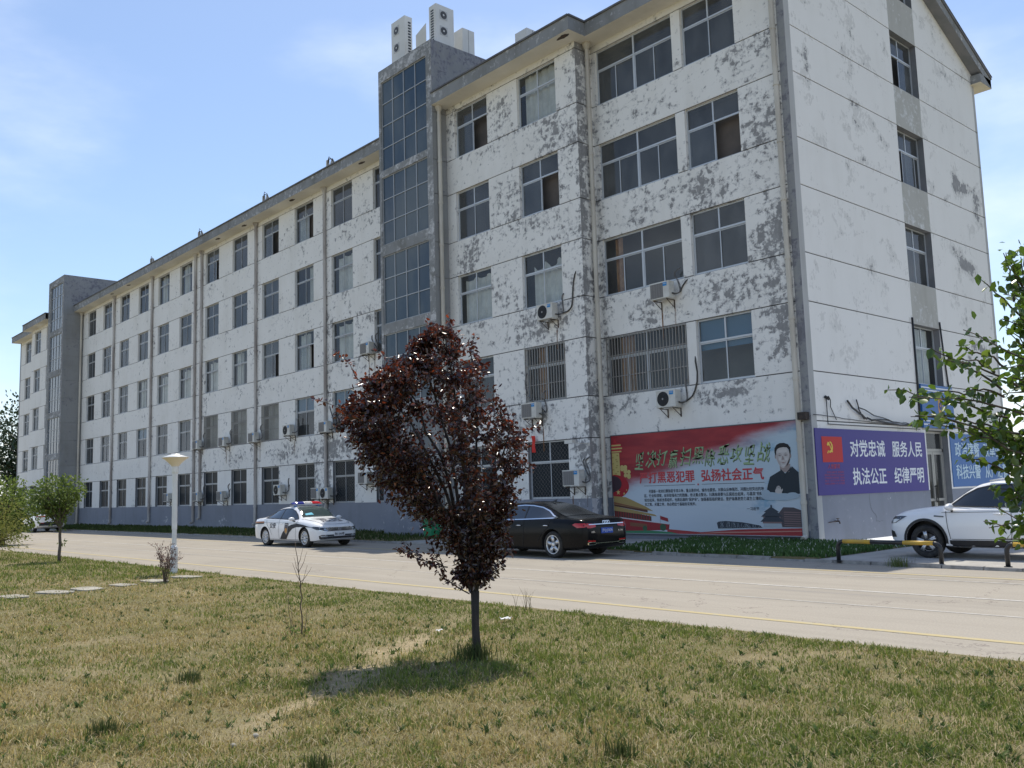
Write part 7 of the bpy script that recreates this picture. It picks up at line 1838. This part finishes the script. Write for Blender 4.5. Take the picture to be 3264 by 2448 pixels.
mb = MB(); mb.lathe([(0.320, 2.788), (0.322, 2.795), (0.21, 2.828), (0.10, 2.86), (0.095, 2.885), (0.0, 2.89)], n=36); mb.build('lamp_cap', MLW, lamp, smooth=True)
MYB, MBB = noisy('barrier_yellow', (0.58, 0.36, 0.04), (0.46, 0.30, 0.06), 6, 0.45), newmat('barrier_black', (0.02, 0.02, 0.021), 0.35)
def barrier(x0, x1, y, label):
    r = empty('barrier', ((x0 + x1) / 2, y, 0.05), 0, label, 'barrier', 'black and yellow barriers along the forecourt kerb')
    R, h, w = 0.045, 0.43, (x1 - x0) / 2; bend = 0.13
    def arc(s): return [(s * (w - bend + bend * math.sin(a)), 0, h - bend + bend * math.cos(a)) for a in np.linspace(0, PI / 2, 7)]
    for s in (-1, 1):
        mb = MB(); mb.tube(arc(s) + [(s * w, 0, -0.03)], R, 14); mb.lathe([(0.075, 0.0), (0.075, 0.012), (R, 0.014)], (s * w, 0, 0.002), n=14); mb.build('leg', MBB, r, smooth=True)
    n = 4; a0, a1 = -(w - bend), w - bend
    xs = [a0, a0 + (a1 - a0) * 0.32, a0 + (a1 - a0) * 0.68, a1]
    for (a, b, m) in ((xs[0], xs[1], MYB), (xs[1], xs[2], MBB), (xs[2], xs[3], MYB)):
        mb = MB(); mb.tube([(a, 0, h), (b, 0, h)], R * 1.01, 14); mb.build('rail', m, r, smooth=True)
    return r
barrier(3.58, 5.80, -5.44, 'black and yellow tube barrier in front of the white SUV front wheel')
barrier(7.0, 8.78, -5.30, 'second black and yellow barrier cut off by the right edge')
# stepping stones
MST = noisy('pale_stone', (0.38, 0.36, 0.305), (0.27, 0.25, 0.205), 5, 0.9, bump=0.3)
RQ = random.Random(41)
for i, (x, y, lb_) in enumerate(((-5.55, -19.55, 'pale stepping stone nearest the left edge of the lawn'), (-5.74, -18.78, 'second pale stepping stone from the left edge of the lawn'), (-5.83, -18.13, 'middle pale stepping stone of the row on the lawn'), (-6.0, -17.38, 'long pale stepping stone, fourth from the left edge'), (-6.35, -16.6, 'pale stepping stone beside the small reddish shrub'), (-6.7, -15.75, 'pale stepping stone at the foot of the lamp post'), (-5.4, -20.35, 'pale stepping stone half out of the picture at the left edge'))):
    n = 9; a = 0.38 + RQ.uniform(-.05, .08); b = 0.22 + RQ.uniform(-.03, .03)
    top = [(a * math.copysign(abs(math.cos(t)) ** 0.5, math.cos(t)) * RQ.uniform(.9, 1.05), b * math.copysign(abs(math.sin(t)) ** 0.5, math.sin(t)) * RQ.uniform(.9, 1.05)) for t in [2 * PI * k / 14 for k in range(14)]]
    z = 0.085; mb = MB(); mb.add([(p[0], p[1], z) for p in top] + [(p[0] * 1.03, p[1] * 1.03, -0.03) for p in top], [tuple(range(14))] + [(k, k + 14, (k + 1) % 14 + 14, (k + 1) % 14) for k in range(14)])
    o = mb.build('stepping_stone', MST); o.location = (x, y, 0.0); o.rotation_euler = (0, 0, math.radians(12 + RQ.uniform(-8, 8))); tag(o, lb_, 'stone', 'stepping stones across the lawn')
# green litter bin by the entrance
bn = empty('litter_bin', (-15.2, -2.44, 0.05), 0, 'green plastic bin by the entrance drive behind the purple tree', 'bin')
MBG = newmat('green_plastic', (0.02, 0.25, 0.11), 0.45)
mb = MB(); V = [(-.24, -.24, 0), (.24, -.24, 0), (.24, .24, 0), (-.24, .24, 0), (-.30, -.30, .78), (.30, -.30, .78), (.30, .30, .78), (-.30, .30, .78)]; mb.add(V, [(0, 1, 5, 4), (1, 2, 6, 5), (2, 3, 7, 6), (3, 0, 4, 7), (0, 1, 2, 3)]); mb.build('bin_body', MBG, bn)
mb = MB(); mb.box(-.32, .32, -.32, .32, .78, .85); mb.box(-.28, .28, -.28, .28, .85, .88); mb.build('lid', MBG, bn)
# litter
def scrap(name, x, y, w, label, mat, seed, cat):
    rr = random.Random(seed); n = 5; mb = MB(); P = [[(x + (i - 2) * w / 4 + rr.uniform(-w, w) * .06, y + (j - 2) * w / 4 + rr.uniform(-w, w) * .06, float(lawn_z(x, y)) + 0.03 + rr.uniform(0, w * .35)) for j in range(n)] for i in range(n)]
    for i in range(n - 1):
        for j in range(n - 1): mb.quad(P[i][j], P[i + 1][j], P[i + 1][j + 1], P[i][j + 1])
    return tag(mb.build(name, mat), label, cat)
MPAP = newmat('white_paper', (0.72, 0.72, 0.70), 0.7)
G_ = lambda u, v: None
scrap('paper_scrap', 4.62, -16.05, 0.13, 'crumpled white paper scrap on the grass left of the purple tree', MPAP, 1, 'litter')
scrap('paper_scrap', 4.75, -17.25, 0.07, 'tiny white paper scrap beside the worn track', MPAP, 2, 'litter')
def pebble(x, y, r, label, seed):
    rr = random.Random(seed); mb = MB(); n1, n2 = 6, 9; vs = []
    for i in range(n1 + 1):
        for j in range(n2): t, a = PI * i / n1, 2 * PI * j / n2; k = 1 + rr.uniform(-.12, .12); vs.append((r * k * math.sin(t) * math.cos(a), r * .8 * k * math.sin(t) * math.sin(a), r * .6 * k * math.cos(t)))
    mb.add(vs, [(i * n2 + j, i * n2 + (j + 1) % n2, (i + 1) * n2 + (j + 1) % n2, (i + 1) * n2 + j) for i in range(n1) for j in range(n2)])
    o = mb.build('pebble', MST, smooth=True); o.location = (x, y, float(lawn_z(x, y)) + r * .5); return tag(o, label, 'stone')
pebble(7.55, -21.05, 0.03, 'upper of two pale pebbles on the worn track', 1); pebble(7.72, -21.3, 0.028, 'lower of two pale pebbles on the worn track', 2)
# tufts of tall dry grass that stand out of the lawn
def tuft(x, y, n, h, tints, label, seed, spread=0.06):
    rg = np.random.default_rng(seed); X = x + rg.normal(0, spread, n); Y = y + rg.normal(0, spread, n); w = rg.dirichlet((1, 1, 1), n)
    v, f, c = blades(X, Y, lawn_z(X, Y), rg.uniform(.5, 1, n) * h, np.full(n, 0.0045), w @ np.array(tints), rg.uniform(0.05, 0.6, n), rg)
    return tag(np_mesh('grass_tuft', v, f, MBLADE, {'tint': ('FLOAT_COLOR', c)}), label, 'grass tuft', 'tall tufts in the lawn')
GT = [(0.05, 0.085, 0.025), (0.08, 0.115, 0.035), (0.12, 0.12, 0.05)]
tuft(6.40, -18.05, 260, 0.24, GT, 'dark grass tuft round the foot of the purple tree', 1, 0.10)
tuft(8.7, -21.2, 120, 0.16, GT, 'green tuft near the bottom centre of the lawn', 2); tuft(9.9, -19.7, 120, 0.17, GT, 'green tuft on the lawn right of the tree shadow', 3); tuft(5.2, -20.6, 110, 0.15, GT, 'green tuft left of the worn track', 4)
tuft(10.6, -20.4, 130, 0.16, GT, 'green tuft low on the right of the lawn', 5); tuft(12.3, -19.2, 130, 0.2, GT, 'green tuft at the right edge below the leafy tree', 6); tuft(6.6, -21.8, 120, 0.15, GT, 'green tuft at the bottom edge beside the track', 7)
tuft(5.0, -5.6, 150, 0.26, [(0.10, 0.16, 0.04), (0.14, 0.19, 0.06), (0.18, 0.17, 0.08)], 'bright green weed tuft growing from the broken kerb by the barrier', 8, 0.10)
tuft(3.9, -15.05, 14, 0.42, [(0.16, 0.14, 0.08)] * 3, 'few tall thin grass stalks at the lawn edge against the road', 9, 0.08)
def adopt(root):
    inv = root.matrix_basis.inverted()
    for c in kids(root): c.matrix_parent_inverse = inv
for r_ in (building, banner, sg, sg2, sg3): adopt(r_)
bpy.context.view_layer.update()
